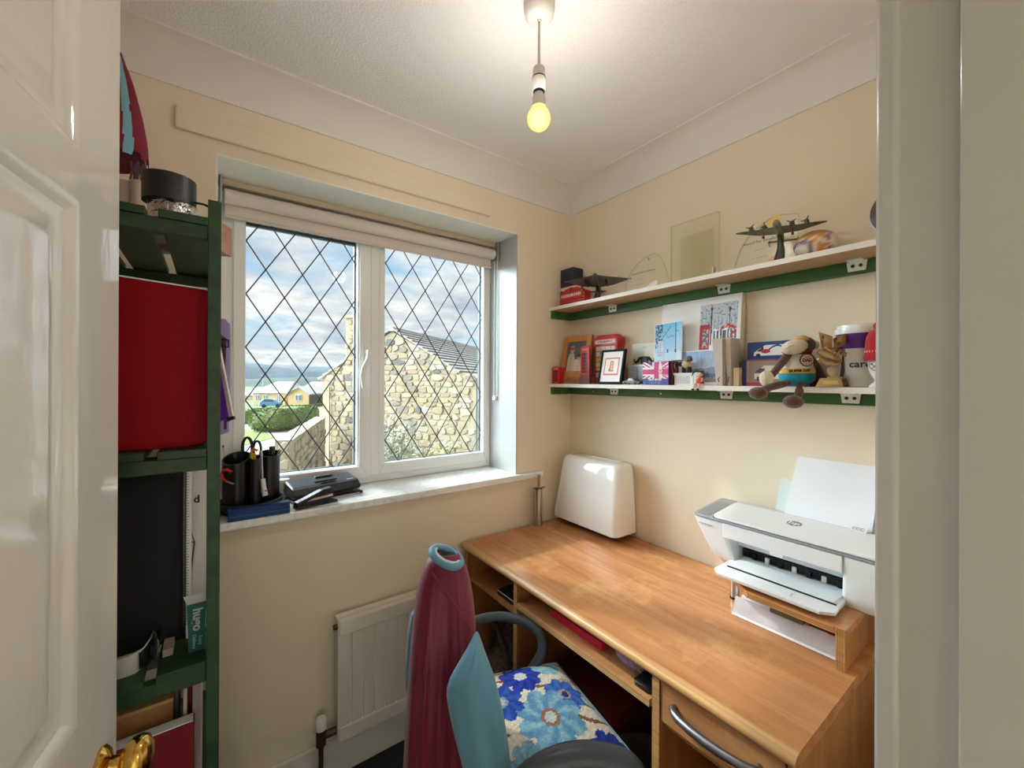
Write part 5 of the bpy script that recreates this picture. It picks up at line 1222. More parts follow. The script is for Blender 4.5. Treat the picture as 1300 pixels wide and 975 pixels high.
# blue box
bb = thing('blue_case', 'long navy blue sloping edged case lying along sill front edge', 'case', (.12, 1.525, SZ))
BO = V((.044, 1.521, SZ)); U = V((.998, -.02, 0)).normalized(); W_ = V((-U.y, U.x, 0)); BMx = Matrix(((0, W_.x, U.x, BO.x), (0, W_.y, U.y, BO.y), (1, 0, 0, BO.z), (0, 0, 0, 1))) 
M_nb = mat('navy_blue_metallic', c(22, 58, 112), .3, .4)
MB().prism([(.0003, 0), (.024, -.001), (.034, .010), (.034, .040), (.0003, .044)], .168, 0, BMx).build('body', M_nb, bb, bevel=.001)
MB().prism([(.0125, -.0016), (.0140, -.0016), (.0140, 0), (.0125, 0)], .168, 0, BMx).build('seam', mat('light_blue_seam', c(60, 100, 150), .3, .4), bb)
dc = thing('clear_dish', 'crumpled clear plastic wrap behind the organiser at the frame', 'wrap', (.215, 1.70, SZ))
MB().loft([[(.215+.022*cos(2*pi*i/14)*(1+.2*ns(i, k, 1.1, 2)), 1.715+.018*sin(2*pi*i/14)*(1+.2*ns(i, k, 1.1, 3)), SZ+.0004+z_) for i in range(14)] for k, z_ in enumerate((0, .02, .05, .07))]).build('film', mat('clear_wrap', c(224, 226, 228), .12), dc, smooth=40)

# ================================================================== wall shelves
SX = 1.354
M_shelf_top = mat('white_melamine', c(238, 232, 224), .4); M_shelf_under = mat('tan_chipboard', c(188, 156, 122), .7, var=.1, vscale=60)
def wall_shelf(label, zt, th, bx, nm):
    s = thing('wall_shelf', label, 'shelf', (1.43, .9, zt-th)); y0, y1 = .135, YW-.001
    mb = MB(); mb.box(SX, XR-.001, y0, y1, zt-th, zt); b_ = mb.build('board', [M_shelf_top, M_shelf_under], s)
    for p in b_.data.polygons:
        if p.normal.z < -.9: p.material_index = 1
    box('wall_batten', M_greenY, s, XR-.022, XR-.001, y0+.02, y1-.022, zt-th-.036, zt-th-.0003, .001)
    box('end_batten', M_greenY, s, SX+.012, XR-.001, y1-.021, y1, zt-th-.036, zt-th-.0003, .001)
    for y in bx:
        q = MB(); q.box(XR-.052, XR-.022, y-.018, y+.018, zt-th-.004, zt-th-.0003); q.prism([(y-.020, zt-th-.0305), (y+.020, zt-th-.0305), (y+.024, zt-th-.002), (y-.024, zt-th-.002)], .0025, 0, Matrix(((0, 0, 1, XR-.0255), (1, 0, 0, 0), (0, 1, 0, 0), (0, 0, 0, 1))))
        br = q.build('joint_block', M_white, s, bevel=.001)
        for dy in (-.009, .009):
            k = MB(); k.cyl((XR-.0268, y+dy, zt-th-.016), (XR-.0248, y+dy, zt-th-.016), .0048, n=10); k.build('screw', mat('dark_screw', c(64, 58, 56), .4, .5), br)
    for y in (1.37, 1.0, .60):
        k = MB(); k.cyl((XR-.0235, y, zt-th-.02), (XR-.0215, y, zt-th-.02), .0032, n=10); k.build('wall_screw', M_brass, s)
    return s
wall_shelf('long white wall shelf above, holding awards and model aircraft', 1.782, .016, (1.25, .745, .370), 'u')
wall_shelf('long white wall shelf below, crowded with souvenirs and toys', 1.406, .016, (1.24, .735, .383), 'l')
T1, T2 = 1.7822, 1.4062
def stand(name, label, cat, x, y, z, group=None): return thing(name, label, cat, (x, y, z), group=group)
def fbox(nm, m, par, x0, x1, yl, yr, z0, z1, bevel=.001): return box(nm, m, par, x0, x1, yr, yl, z0, z1, bevel)

# ---- upper shelf
nb_ = stand('box', 'tall navy card box in the corner of upper shelf', 'box', 1.46, 1.50, T1)
fbox('carton', mat('navy_card', c(40, 40, 66), .6), nb_, 1.425, 1.495, 1.540, 1.452, T1, T1+.195)
rt_ = stand('money_tin', 'red embossed tin lettered UNDERGROUND on upper shelf end', 'tin', 1.40, 1.44, T1)
M_tin = mat('red_tin', c(206, 40, 44), .3)
def rtm(x): return Matrix(((0, 0, 1, x), (-1, 0, 0, 1.500), (0, 1, 0, T1), (0, 0, 0, 1)))
W0 = .150
MB().prism([(0, 0), (W0, 0), (W0+.003, .062), (W0-.008, .066), (W0*.75, .080), (W0/2, .086), (W0*.25, .080), (.008, .066), (-.003, .062)], .055, 0, rtm(1.385)).build('body', M_tin, rt_, bevel=.003)
for z in (.010, .024, .064): MB().box(-.001, W0+.001, z, z+.004, -.0035, 0, 0, rtm(1.385)).build('raised_band', mat('red_tin_dark', c(150, 26, 32), .4), rt_, bevel=.001)
MB().lathe([(.012, 0), (.012, .002), (.007, .003)], 20, 0, Matrix(((0, 0, -1, 1.3848), (-1, 0, 0, 1.425), (0, 1, 0, T1+.072), (0, 0, 0, 1)))).build('emblem', mat('red_tin_dark'), rt_)
text('UNDERGROUND', .0185, M_wht_ink, rt_, (1.3843, 1.425, T1+.046), WU, WV, bold=.0004, sx=.92)
for k in range(4):
    box('gold_hinge', M_brass, rt_, 1.387, 1.395, 1.346, 1.350, T1+.012+.015*k, T1+.021+.015*k, .0005)
fbox('cream_label', mat('cream_card', c(226, 206, 160), .7), rt_, 1.39, 1.43, 1.502, 1.40, T1+.078, T1+.092)

M_gun = mat('dark_pewter', c(112, 110, 108), .38, .6); M_gun2 = mat('aged_pewter', c(104, 104, 100), .42, .6)
def plane(label, ce, span, length, head, engines, pitch, bank, m, basecol, sth, zb):
    t_ = stand('model_aircraft', label, 'model aircraft', ce[0], ce[1], zb)
    f = V((cos(head), sin(head), 0)); f = (f+V((0, 0, pitch))).normalized(); r_ = f.cross(V((0, 0, 1))).normalized(); u_ = r_.cross(f)
    r_ = (r_+u_*bank).normalized(); u_ = r_.cross(f)
    M_ = Matrix(((f.x, r_.x, u_.x, ce[0]), (f.y, r_.y, u_.y, ce[1]), (f.z, r_.z, u_.z, ce[2]), (0, 0, 0, 1)))
    L_ = []; R0 = length*.062
    for a, s_ in ((.42, .35), (.40, .7), (.34, .95), (.2, 1.0), (0, 1.0), (-.2, .82), (-.4, .55), (-.52, .3)):
        L_.append([(a*length, R0*s_*cos(2*pi*i/14), R0*1.1*s_*sin(2*pi*i/14)) for i in range(14)])
    MB().loft(L_, 0, M_).build('fuselage', m, t_, smooth=60)
    MB().ell((.22*length, 0, R0*1.0), .08*length, R0*.55, R0*.7, 12, 8, 0, M_).build('canopy', mat('canopy_grey', c(150, 154, 152), .15, .3), t_, smooth=60)
    wg = MB()
    for s_ in (-1, 1):
        c0, c1_, c2_ = (.34*length, .27*length, .10*length) if len(engines) else (.62*length, .42*length, .10*length); dz = .05*span
        sec = lambda y, ch, z, th: [(ch*.62+.06*length, y, z), (ch*.3+.06*length, y, z+th), (-ch*.38+.06*length, y, z), (ch*.3+.06*length, y, z-th*.6)]
        wg.loft([sec(0, c0, -R0*.3, .014*length*1.6), sec(s_*.22*span, c1_, -R0*.25, .020*length), sec(s_*.42*span, c2_*1.3, .02*span, .010*length), sec(s_*.5*span, c2_*.5, .03*span, .004*length)], 0, M_)
        wg.loft([sec(0, .10*length, 0, .006*length), sec(s_*.17*span, .06*length, .0, .004*length)], 0, M_ @ Matrix.Translation((-.50*length, 0, 0)))
        wg.loft([[(-.50*length, s_*.165*span-.002, -.03*length), (-.60*length, s_*.165*span-.002, -.02*length), (-.59*length, s_*.165*span-.002, .07*length), (-.53*length, s_*.165*span-.002, .08*length)], [(-.50*length, s_*.165*span+.002, -.03*length), (-.60*length, s_*.165*span+.002, -.02*length), (-.59*length, s_*.165*span+.002, .07*length), (-.53*length, s_*.165*span+.002, .08*length)]], 0, M_)
    wg.build('wings', m, t_, smooth=40)
    for y in engines:
        e = MB(); T_ = M_ @ Matrix.Translation((.12*length, y*span, .006)) @ Matrix.Rotation(pi/2, 4, 'Y')
        rr_ = length*.040; e.lathe([(rr_*.4, -.16*length), (rr_, -.08*length), (rr_, .09*length), (rr_*.5, .12*length), (rr_*.1, .14*length)], 12, 0, T_)
        eo = e.build('engine', m, t_, smooth=50)
        p_ = MB()
        for k in range(3):
            R3 = T_ @ Matrix.Translation((0, 0, .122*length)) @ Matrix.Rotation(2*pi*k/3+.5+y*4, 4, 'Z'); p_.loft([[(0, -.0012, 0), (0, .0012, 0), (0, .0012, .001), (0, -.0012, .001)], [(.075*length, -.0012, 0), (.075*length, .0012, 0), (.075*length, .0012, .001), (.075*length, -.0012, .001)]], 0, R3)
        p_.build('propeller', M_black, eo)
    if not len(engines):
        for s_ in (-1, 1):
            e = MB(); e.lathe([(.004, -.03), (.007, -.01), (.007, .02), (.004, .03)], 10, 0, M_ @ Matrix.Translation((.02, s_*.045, -.010)) @ Matrix.Rotation(pi/2, 4, 'Y')); e.build('engine_pod', M_black, t_, smooth=50)
    if len(engines):
        for s_ in (-1, 1):
            g = MB(); T_ = M_ @ V((.10*length, s_*.16*span, -R0*.6)); g.cyl(T_, T_-u_*.035*length*1.6, .0012, n=6); Q_ = T_-u_*.075*length; g.cyl(Q_-r_*.003, Q_+r_*.003, .030*length*.8, n=12); g.build('landing_wheel', M_black, t_, smooth=40)
    s_ = MB(); a0 = V((ce[0]-.008, ce[1], zb)); L_ = []
    for k in range(8):
        q = k/7; p = a0.lerp(V(ce)-u_*R0*.9, q)+V((0, -.006*sin(pi*q), 0)); w_ = sth*(1-.72*q); L_.append([p+V((w_*.6*cos(2*pi*i/12), w_*sin(2*pi*i/12), 0)) for i in range(12)])
    s_.loft(L_).build('stand', mat(basecol[0], basecol[1], .2, coat=.5), t_, smooth=60); return t_
plane('dark pewter delta winged model aircraft on a black stand beside the red tin', (1.420, 1.29, T1+.083), .30, .20, rad(-146), (), .24, .03, M_gun, ('black_stand', c(24, 22, 22)), .022, T1)
plane('four engined grey green model bomber on stand at right end', (1.405, .540, T1+.098), .235, .17, rad(-166), (-.30, -.15, .15, .30), .13, .07, mat('green_grey_camouflage', c(126, 124, 106), .5, .3, var=.3, vscale=60), ('dark_green_stand', c(44, 50, 34)), .017, T1)

def clear_award(label, y_left, y_right, ztop, x, pts, lines, thick=.014, extra=None):
    t_ = stand('glass_award', label, 'award', x, (y_left+y_right)/2, T1)
    M_ = Matrix(((0, 0, 1, x), (-1, 0, 0, y_left), (0, 1, 0, T1+.0003), (0, 0, 0, 1)))
    g = MB(); g.prism(pts, thick, 0, M_); g.build('glass_plate', M_acrylic, t_)
    e = MB(); e.tube([M_ @ V((px_, py_, thick/2)) for px_, py_ in pts]+[M_ @ V((*pts[0], thick/2))], .0009, 5); e.build('bright_edge', mat('glass_edge', c(206, 196, 164), .2), t_)
    for (ly, lx, s_, size) in lines:
        text(s_, size, mat('engraved_grey', c(84, 72, 62), .7), t_, M_ @ V((lx, ly, -.0004)), WU, WV, depth=.0001)
    return t_, M_
def arc_pts(w_, h_, n=14): return [(0, 0), (w_, 0)]+[(w_*.98, h_*.25), (w_*.93, h_*.5), (w_*.86, h_*.75), (w_*.78, h_*.92), (w_*.70, h_)]+[(w_*.70*(1-sin(rad(a))), h_*cos(rad(a))) for a in range(12, 90, 12)]
a1, Ma = clear_award('sail shaped clear glass award beside the delta winged aircraft', 1.150, .960, 0, 1.430, arc_pts(.215, .152), [(.132, .126, '&', .014), (.085, .10, 'Award For Excellence', .0125), (.060, .085, '-----  -----', .008), (.038, .085, '--------------', .009), (.018, .085, '-----------', .008)])
MB().prism([(.105, .003), (.165, .003), (.165, .040), (.14, .036), (.118, .022)], .001, 0, Ma, -.001).build('bright_label', mat('silver_label', c(226, 226, 220), .3), a1)
a2, Mb2 = clear_award('large square clear glass plaque standing on the upper shelf', .944, .754, 0, 1.455, [(0, 0), (.19, 0), (.19, .245), (0, .245)], [], .016)
MB().box(.168, .173, .01, .05, -.001, .017, 0, Mb2).build('edge_clip', M_white, a2)
fbox('plaque_foot', mat('maroon_foot', c(88, 36, 40), .5), a2, 1.44, 1.495, .975, .70, T1, T1+.003, 0)
MB().prism([(.035, .02), (.165, .02), (.165, .195), (.035, .195)], .0006, 0, Mb2, .0165).build('etched_panel', thin_glass('etched_panel_glass', (.965, .965, .90), .02, .3), a2)
a3, Mc = clear_award('tall clear glass award engraved with lines behind the bomber', .700, .500, 0, 1.452, [(0, 0), (.19, 0), (.192, .155), (.145, .168)]+[(.145*(1-sin(rad(a))), .168*cos(rad(a))) for a in range(15, 90, 15)], [(.098, .092, 'Award For Excellence', .0135), (.072, .085, '----- ------', .009), (.046, .085, '---------------', .010), (.024, .085, '------------', .008), (.008, .085, '------------------------', .007)])
MB().prism([(.085, .125), (.145, .150), (.145, .168), (.125, .163), (.10, .148)], .001, 0, Mc, -.0012).build('yellow_facet', mat('amber_facet', c(250, 216, 110), .2), a3)
MB().prism([(.09, .004), (.15, .004), (.15, .050), (.125, .042), (.10, .022)], .001, 0, Mc, -.0012).build('amber_panel', mat('amber_panel', c(226, 172, 104), .3), a3)
rbp = stand('painted_ball', 'small oval ball with purple, orange and cream swirls on upper shelf', 'ball', 1.43, .455, T1)
el = MB(); el.ell((1.432, .455, T1+.041), .042, .055, .0405, 30, 20)
bo = el.build('ball_skin', vmat('satin_paint_ball', .35), rbp, smooth=180)
def swirl(v_):
    y = (v_.y-.455)/.055; z = (v_.z-T1-.041)/.0405
    q = math.hypot(y+.35 if False else y-.45, z+.35)
    if q < .42: return (226, 210, 200)
    if q < .60: return (124, 104, 116)
    if q < .70: return (226, 210, 200)
    d_ = z-.9*y*-1
    if y < -.05 and abs(z-.12-.9*(y+.4)) < .13: return (232, 214, 200)
    if y < -.62: return (150, 110, 110) if abs(y+.75) < .06 else (222, 204, 194)
    if z < -.62 and y < .15: return (170, 40, 36)
    if z > .55: return (170, 128, 92)
    return (206, 152, 62)
at = bo.data.color_attributes.new('Col', 'FLOAT_COLOR', 'POINT'); fl = []
for v_ in bo.data.vertices: fl += [*c(*swirl(v_.co+V((1.43, .455, T1)))), 1.0]
at.data.foreach_set('color', fl)
MB().tube([(1.3925-.0008*abs(k-4), .492-.0028*k, T1+.030+.0016*k+(.006 if k % 2 else 0)) for k in range(8)], .0009, 5).build('faded_lettering', mat('purple_ink', c(110, 90, 110), .5), rbp)
rd_ = stand('round_ornament', 'round black rimmed pale ornament at the far right of upper shelf', 'ornament', 1.44, .27, T1)
Mr = Matrix.Translation((1.43, .262, T1+.0765)) @ Matrix.Rotation(pi/2, 4, 'Y')
MB().lathe([(.052, -.03), (.0575, -.022), (.0575, .022), (.052, .03)], 36, 0, Mr).build('drum', mat('pale_grey_drum', c(214, 206, 194), .4), rd_, smooth=40)
MB().lathe([(.054, -.034), (.062, -.028), (.0625, -.018), (.056, -.012)], 36, 0, Mr).build('black_rim', mat('dark_rim', c(70, 62, 56), .35), rd_, smooth=40)
MB().lathe([(.066, -.020), (.068, -.014), (.068, -.004), (.066, 0)], 36, 0, Mr).build('white_band', M_white, rd_, smooth=40)
box('foot', M_white, rd_, 1.405, 1.455, .235, .29, T1, T1+.014)

# ---- lower shelf
def phonebox(name, label, x, yl, yr, h_, group=None, zb=T2, depth=None, tilt=0):
    w_ = yl-yr; dp = depth or w_; t_ = stand(name, label, 'phone box model', x, (yl+yr)/2, zb)
    mb = MB(); mb.box(x, x+dp, yr, yl, zb, zb+h_*.95); mb.loft([rr(x, x+dp, yr, yl, .001, zb+h_*.95), rr(x+dp*.12, x+dp*.88, yr+w_*.12, yl-w_*.12, .001, zb+h_)]); mb.build('body', M_red, t_)
    box('plinth', mat('dark_red_enamel', c(130, 18, 26), .4), t_, x-.001, x+dp+.001, yr-.001, yl+.001, zb, zb+h_*.06, 0)
    box('cornice', M_red, t_, x-.0012, x+dp, yr-.001, yl+.001, zb+h_*.82, zb+h_*.85, 0)
    text('TELEPHONE', w_*.135, M_wht_ink, t_, (x-.0006, (yl+yr)/2, zb+h_*.885), WU, WV, depth=.0001)
    MB().box(x-.0004, x, yr+w_*.08, yl-w_*.08, zb+h_*.86, zb+h_*.91).build('sign_panel', mat('cream_sign', c(236, 220, 206), .5), t_) if False else None
    n_, m_ = 3, 6
    for i in range(n_):
        for j in range(m_):
            a = yr+w_*.14+(w_*.72)*i/n_; b = zb+h_*.12+(h_*.66)*j/m_
            box('pane', mat('maroon_pane', c(96, 14, 26), .15), t_, x-.0006, x+.001, a+.0012, a+w_*.72/n_-.0012, b+.001, b+h_*.66/m_-.001, 0)
    return t_
phonebox('small_phone_box', 'smallest red phone box model at the left end of lower shelf', 1.372, 1.540, 1.492, .083, depth=.045)
wf = stand('photo_frame', 'oak photo frame with a portrait of two people on lower shelf', 'photo frame', 1.41, 1.42, T2)
M_oak = wood('oak_frame', c(178, 116, 54), c(208, 150, 84), (20, 20, 4), .4)
FV = V((.18, 0, .98)).normalized(); FO = V((1.408, 1.525, T2+.032)); F_w, F_h = .185, .205
fM = frame(FO, WU, FV)
for q in ((0, .030, 0, F_h), (F_w-.030, F_w, 0, F_h), (.030, F_w-.030, 0, .030), (.030, F_w-.030, F_h-.030, F_h)): MB().box(*q, -.012, .004, 0, fM).build('frame_rail', M_oak, wf, bevel=.002)
MB().box(.03, F_w-.03, .03, F_h-.03, -.010, -.002, 0, fM).build('backing', M_black, wf)
def portrait(u, v):
    col = (92, 98, 108) if v > .3+.2*ns(u, 0, 6, 1) else (104, 104, 104)
    col = tuple(q+14*ns(u, v, 18, 2) for q in col)
    def inel(cx_, cy_, a, b): return ((u-cx_)/a)**2+((v-cy_)/b)**2 < 1
    if v < .62 and abs(u-.26) < .20-.14*max(0, v-.42)/.2*.7+.0: col = (206, 198, 176) if abs(u-.26) > .02 else (180, 170, 150)
    if v < .40 and abs(u-.68) < .25-.5*max(0, v-.28): col = (218, 212, 198) if abs(u-.68) > .015 else (190, 182, 168)
    if inel(.28, .72, .10, .10): col = (214, 176, 158)
    if inel(.28, .80, .11, .07) : col = (170, 60, 66) if v < .83 else (206, 196, 190)
    if inel(.68, .46, .10, .09): col = (206, 168, 150)
    if inel(.67, .53, .115, .065): col = (70, 58, 54)
    if v > .66 and v < .74 and (abs(u-.245) < .014 or abs(u-.315) < .014) and abs(v-.725) < .012: col = (60, 46, 44)
    if inel(.28, .675, .03, .008) or inel(.68, .42, .03, .008): col = (150, 80, 76)
    if abs(v-.47) < .012 and (abs(u-.645) < .013 or abs(u-.715) < .013): col = (60, 46, 44)
    return col
panel('portrait_print', portrait, F_w-.060, F_h-.060, 60, 70, fM @ V((.030, .030, -.0015)), WU, FV, wf)
bp_ = wood('brown_block', c(140, 92, 56), c(170, 120, 78), (20, 6, 20), .5)
wbk = stand('wooden_block', 'plain wooden box under the oak photo frame on lower shelf', 'box', 1.42, 1.42, T2)
fbox('block', bp_, wbk, 1.402, 1.47, 1.522, 1.328, T2, T2+.0325); 
phonebox('phone_box_magnet', 'flat crimson phone box ornament leaning on the oak photo frame', 1.392, 1.366, 1.312, .142, zb=T2+.0330, depth=.010)
sb = stand('slate_block', 'small dark wooden block beneath the crimson phone box ornament', 'block', 1.40, 1.34, T2)
fbox('block', mat('dark_brown_block', c(112, 66, 52), .6), sb, 1.388, 1.4015, 1.370, 1.306, T2, T2+.0325)
tinb = stand('phone_box_tin', 'tall red phone box tin with bright printed windows on lower shelf', 'tin', 1.46, 1.27, T2)
y0, y1, x0 = 1.196, 1.330, 1.445
MB().loft([rr(x0, 1.495, y0, y1, .003, T2), rr(x0, 1.495, y0, y1, .003, T2+.175), rr(x0-.002, 1.497, y0-.003, y1+.003, .003, T2+.177), rr(x0-.002, 1.497, y0-.003, y1+.003, .003, T2+.206), rr(x0+.004, 1.49, y0+.012, y1-.012, .010, T2+.224)]).build('body', mat('soft_red_tin', c(196, 46, 56), .35), tinb, smooth=30)
def tinp(u, v):
    if u < .05 or u > .95: return (196, 40, 50)
    i, j = u*4 % 1, v*7 % 1
    if i < .10 or j < .10: return (150, 36, 44)
    k = (int(u*4)*7+int(v*7)*3) % 6; n = ns(u, v, 22, 5)
    if v > .86: return (230, 210, 206)
    base = [(240, 214, 90), (226, 190, 70), (190, 204, 226), (230, 226, 210), (140, 160, 196), (240, 224, 130)][k] if v > .34 else [(96, 84, 104), (70, 60, 80), (150, 160, 190), (200, 190, 190), (110, 120, 150), (60, 58, 70)][k]
    return tuple(q+46*n for q in base)
panel('printed_windows', tinp, .122, .165, 60, 70, (x0-.0002, y1-.006, T2+.006), WU, WV, tinb)
panel('printed_sign', lambda u, v: (120, 30, 40) if abs(v-.5) < .2 and .12 < u < .88 and ns(u, v, 60, 3) > -.05 else (224, 190, 186), .118, .018, 40, 8, (x0-.0024, y1-.008, T2+.184), WU, WV, tinb)
bf = stand('framed_card', 'black framed picture of a red phone box with red border', 'picture frame', 1.40, 1.17, T2)
FV2 = V((.20, 0, .98)).normalized(); bM = frame((1.376, 1.245, T2+.0015), WU, FV2); bw, bh = .128, .152
for q in ((0, .010, 0, bh), (bw-.010, bw, 0, bh), (.010, bw-.010, 0, .010), (.010, bw-.010, bh-.010, bh)): MB().box(*q, -.010, .003, 0, bM).build('frame_rail', mat('matt_black_frame', c(16, 16, 18), .7, spec=.2), bf, bevel=.001)
def card(u, v):
    col = (236, 230, 228)
    if .14 < u < .86 and .22 < v < .80:
        col = (206, 66, 74)
        if .19 < u < .81 and .265 < v < .755: col = (240, 230, 216)
        if .42 < u < .60 and .36 < v < .66: col = (206, 92, 60) if (int((v-.36)*40) % 2 == 0 or abs(u-.51) > .05) else (238, 206, 150)
        if .44 < u < .58 and .66 <= v < .685: col = (150, 70, 60)
        if .36 < u < .62 and .345 < v < .375: col = (140, 90, 50)
        if .36 < u < .42 and .37 < v < .44: col = (190, 120, 60)
    return col
panel('card_print', card, bw-.02, bh-.02, 60, 70, bM @ V((.010, .010, 0)), WU, FV2, bf)
MB().box(.01, bw-.01, .01, bh-.01, -.009, -.001, 0, bM).build('backing', M_black, bf)
MB().box(bw*.4, bw*.6, 0, bh*.7, -.020, -.0105, 0, bM).build('strut', M_black, bf)
cp_ = stand('clear_plaque', 'square pale green plaque with black curly horned sheep emblem', 'plaque', 1.47, 1.07, T2)
fbox('plate', mat('pale_green_plate', c(204, 202, 182), .2), cp_, 1.462, 1.470, 1.128, 1.000, T2, T2+.172)
MB().tube([(1.4614, 1.078-.0024*k, T2+.155+.0022*sin(k*2.1)) for k in range(11)], .0006, 5).build('script_mark', M_ink, cp_)
em_ = MB(); pm = Matrix(((0, 0, -1, 1.4616), (-1, 0, 0, 1.066), (0, 1, 0, T2+.095), (0, 0, 0, 1)))
em_.loft([[(.020*cos(2*pi*i/24), .024*sin(2*pi*i/24), 0) for i in range(24)], [(.017*cos(2*pi*i/24), .021*sin(2*pi*i/24), .004) for i in range(24)]], 0, pm)
for s_ in (-1, 1): em_.tube([pm @ V((s_*x_, y_, .002)) for x_, y_ in ((.008, .018), (.022, .016), (.032, .004), (.042, -.002), (.050, .006), (.047, .014))], [.005, .006, .005, .004, .003, .002], 8)
em_.build('sheep_emblem', M_black, cp_, smooth=50)
MB().tube([pm @ V((.016*cos(a), .018*sin(a)-.004, .004)) for a in [pi+q*pi/8 for q in range(9)]], .0016, 6).build('emblem_line', mat('pale_green_plate'), cp_)
pf2 = stand('glass_photo_block', 'small grey photo block with a silver toy car in front', 'photo block', 1.44, 1.07, T2)
def skyln(u, v):
    b_ = (150+30*v, 156+30*v, 164+30*v)
    if abs(u-.40) < .045*(1.1-v) and v < .92: return (116, 122, 132)
    if u > .66 and v < .75+.1*ns(u, 0, 20, 1): return (196, 200, 204) if ns(u, v, 30, 2) < .2 else (130, 134, 140)
    if v < .2+.1*ns(u, 0, 14, 3): return (104, 108, 114)
    return tuple(q+14*ns(u, v, 24, 4) for q in b_)
fbox('block', mat('pale_photo_edge', c(220, 220, 212), .3), pf2, 1.432, 1.446, 1.125, 1.008, T2, T2+.083)
panel('photo_print', skyln, .113, .074, 50, 34, (1.4318, 1.123, T2+.003), WU, WV, pf2)
tc_ = stand('toy_car', 'tiny silver and grey toy car before the grey photo block', 'toy car', 1.39, 1.07, T2)
cM = Matrix(((0, 0, 1, 1.378), (-1, 0, 0, 1.116), (0, 1, 0, T2+.0005), (0, 0, 0, 1)))
MB().prism([(0, .004), (.086, .004), (.088, .012), (.066, .016), (.056, .026), (.034, .027), (.024, .016), (.002, .013)], .030, 0, cM).build('body', M_gun2, tc_, bevel=.002)
for q in (.018, .066):
    for z_ in (-.001, .027): MB().cyl(cM @ V((q, .006, z_)), cM @ V((q, .006, z_+.004)), .006, n=12).build('wheel', M_black, tc_, smooth=40)
MB().prism([(.030, .016), (.058, .016), (.052, .024), (.036, .0245)], .0008, 0, cM, -.0008).build('window', mat('white_window', c(226, 228, 230), .2), tc_)
# union flag box
ub = stand('gift_box', 'pink and blue union flag gift box lettered LONDON on lower shelf', 'box', 1.40, .95, T2)
fbox('carton', mat('purple_navy_card', c(64, 34, 78), .5), ub, 1.375, 1.440, 1.010, .897, T2, T2+.088)
def union(u, v):
    pink, whi, blu = (206, 54, 120), (240, 224, 232), (86, 60, 130)
    if v < .27: return (56+20*u, 74-10*u, 140)
    y_ = (v-.27)/.73; x_ = u; dx, dy = x_-.56, y_-.42
    if abs(dx) < .10 or abs(dy) < .15: return pink
    if abs(dx) < .17 or abs(dy) < .25: return whi if x_ < .75 else (220, 130, 170)
    d1 = abs(dy-dx*.95); d2 = abs(dy+dx*.95); d = min(d1, d2)
    if d < .05: return pink
    if d < .15: return whi
    return blu if x_ < .5 else (190, 70, 140)
panel('flag_print', union, .113, .088, 70, 56, (1.3748, 1.010, T2+.0), WU, WV, ub)
text('LONDON', .022, M_wht_ink, ub, (1.3738, .930, T2+.052), (0, 0, 1), (0, 1, 0), depth=.0002, sx=.55, bold=.0005)
text('GREAT BRITAIN', .0095, M_wht_ink, ub, (1.3738, .955, T2+.020), WU, WV, depth=.0002, bold=.0003, sx=.85)
text('CREAM SET', .011, mat('pale_blue_ink', c(150, 160, 210), .5), ub, (1.3738, .955, T2+.008), WU, WV, depth=.0002, sx=.9)
panel('side_print', lambda u, v: (150, 30, 50) if abs(u-.5+.3*ns(u, v, 3, 1)) < .2 else ((216, 190, 196) if abs(u-.5+.3*ns(u, v, 3, 1)) < .27 else (62, 32, 72)), .060, .086, 24, 30, (1.378, .8968, T2+.001), (1, 0, 0), WV, ub)
# canvas
cv = stand('canvas_print', 'large white canvas with a city street and red phone box', 'picture', 1.47, .83, T2)
CW, CH, CT = .312, .245, .030; CVV = V((.10, 0, .995)).normalized()
cvM = frame((1.452, .992, T2+.078), WU, CVV)
MB().box(0, CW, 0, CH, -CT, 0, 0, cvM).build('stretcher', mat('canvas_white', c(238, 232, 222), .8, bump=.2, bscale=500), cv, bevel=.001)
def street(u, v):
    col = tuple(236-6*ns(u, v, 5, 1) for _ in range(3))
    if u > .53 and u < .97 and v > .20 and v < .90:
        x_, y_ = (u-.53)/.44, (v-.20)/.70; n = ns(u, v, 34, 3)
        if y_ > .42+.05*ns(u, 0, 16, 2):
            col = (196+24*n, 204+24*n, 214+20*n)
            if n > .28 or (abs((x_*9) % 1-.5) < .08 and y_ < .75+.3*ns(u, 0, 9, 5)): col = (136, 146, 160)
        if .22 < y_ < .46 and .30 < x_ < .98:
            k = (x_*11) % 1
            if abs(k-.5) < .25+.1*n and y_ < .42+.06*ns(u*3, 1, 7, 4): col = (86+40*n, 94+40*n, 112+30*n)
        if x_ < .28 and y_ < .56:
            col = (190, 34, 46)
            if .09 < x_ < .24 and .05 < y_ < .45: col = (112, 106, 116) if n > -.1 else (190, 180, 184)
            if y_ > .50: col = (170, 30, 42)
        for (lx, lt) in ((.315, .95), (.80, .90)):
            if abs(x_-lx) < .012 and y_ < lt-.05 and y_ > .1+.3*(lx > .5): col = (60, 62, 70)
            if abs(x_-lx) < .04*(1-abs(y_-lt+.06)/.06) : col = (70, 70, 76)
        if abs(y_-.44-.06*cos((x_-.76)*9)) < .035 and .58 < x_ < .98: col = (200, 40, 52) if n < .25 else (236, 190, 190)
        if .82 < x_ < .95 and .25 < y_ < .42 and n > 0: col = (206, 70, 80)
        if .62 < x_ < .72 and .10 < y_ < .40 and abs(((x_-.62)*20) % 1-.5) < .3: col = (72, 80, 100)
    return tuple(col)
panel('painted_scene', street, CW-.004, CH-.004, 130, 110, cvM @ V((.002, .002, 0)), WU, CVV, cv)
MB().box(.04, .27, -.078/.995, -.0005, -.028, -.012, 0, cvM).build('support_block', mat('cream_block', c(222, 212, 196), .7), cv)
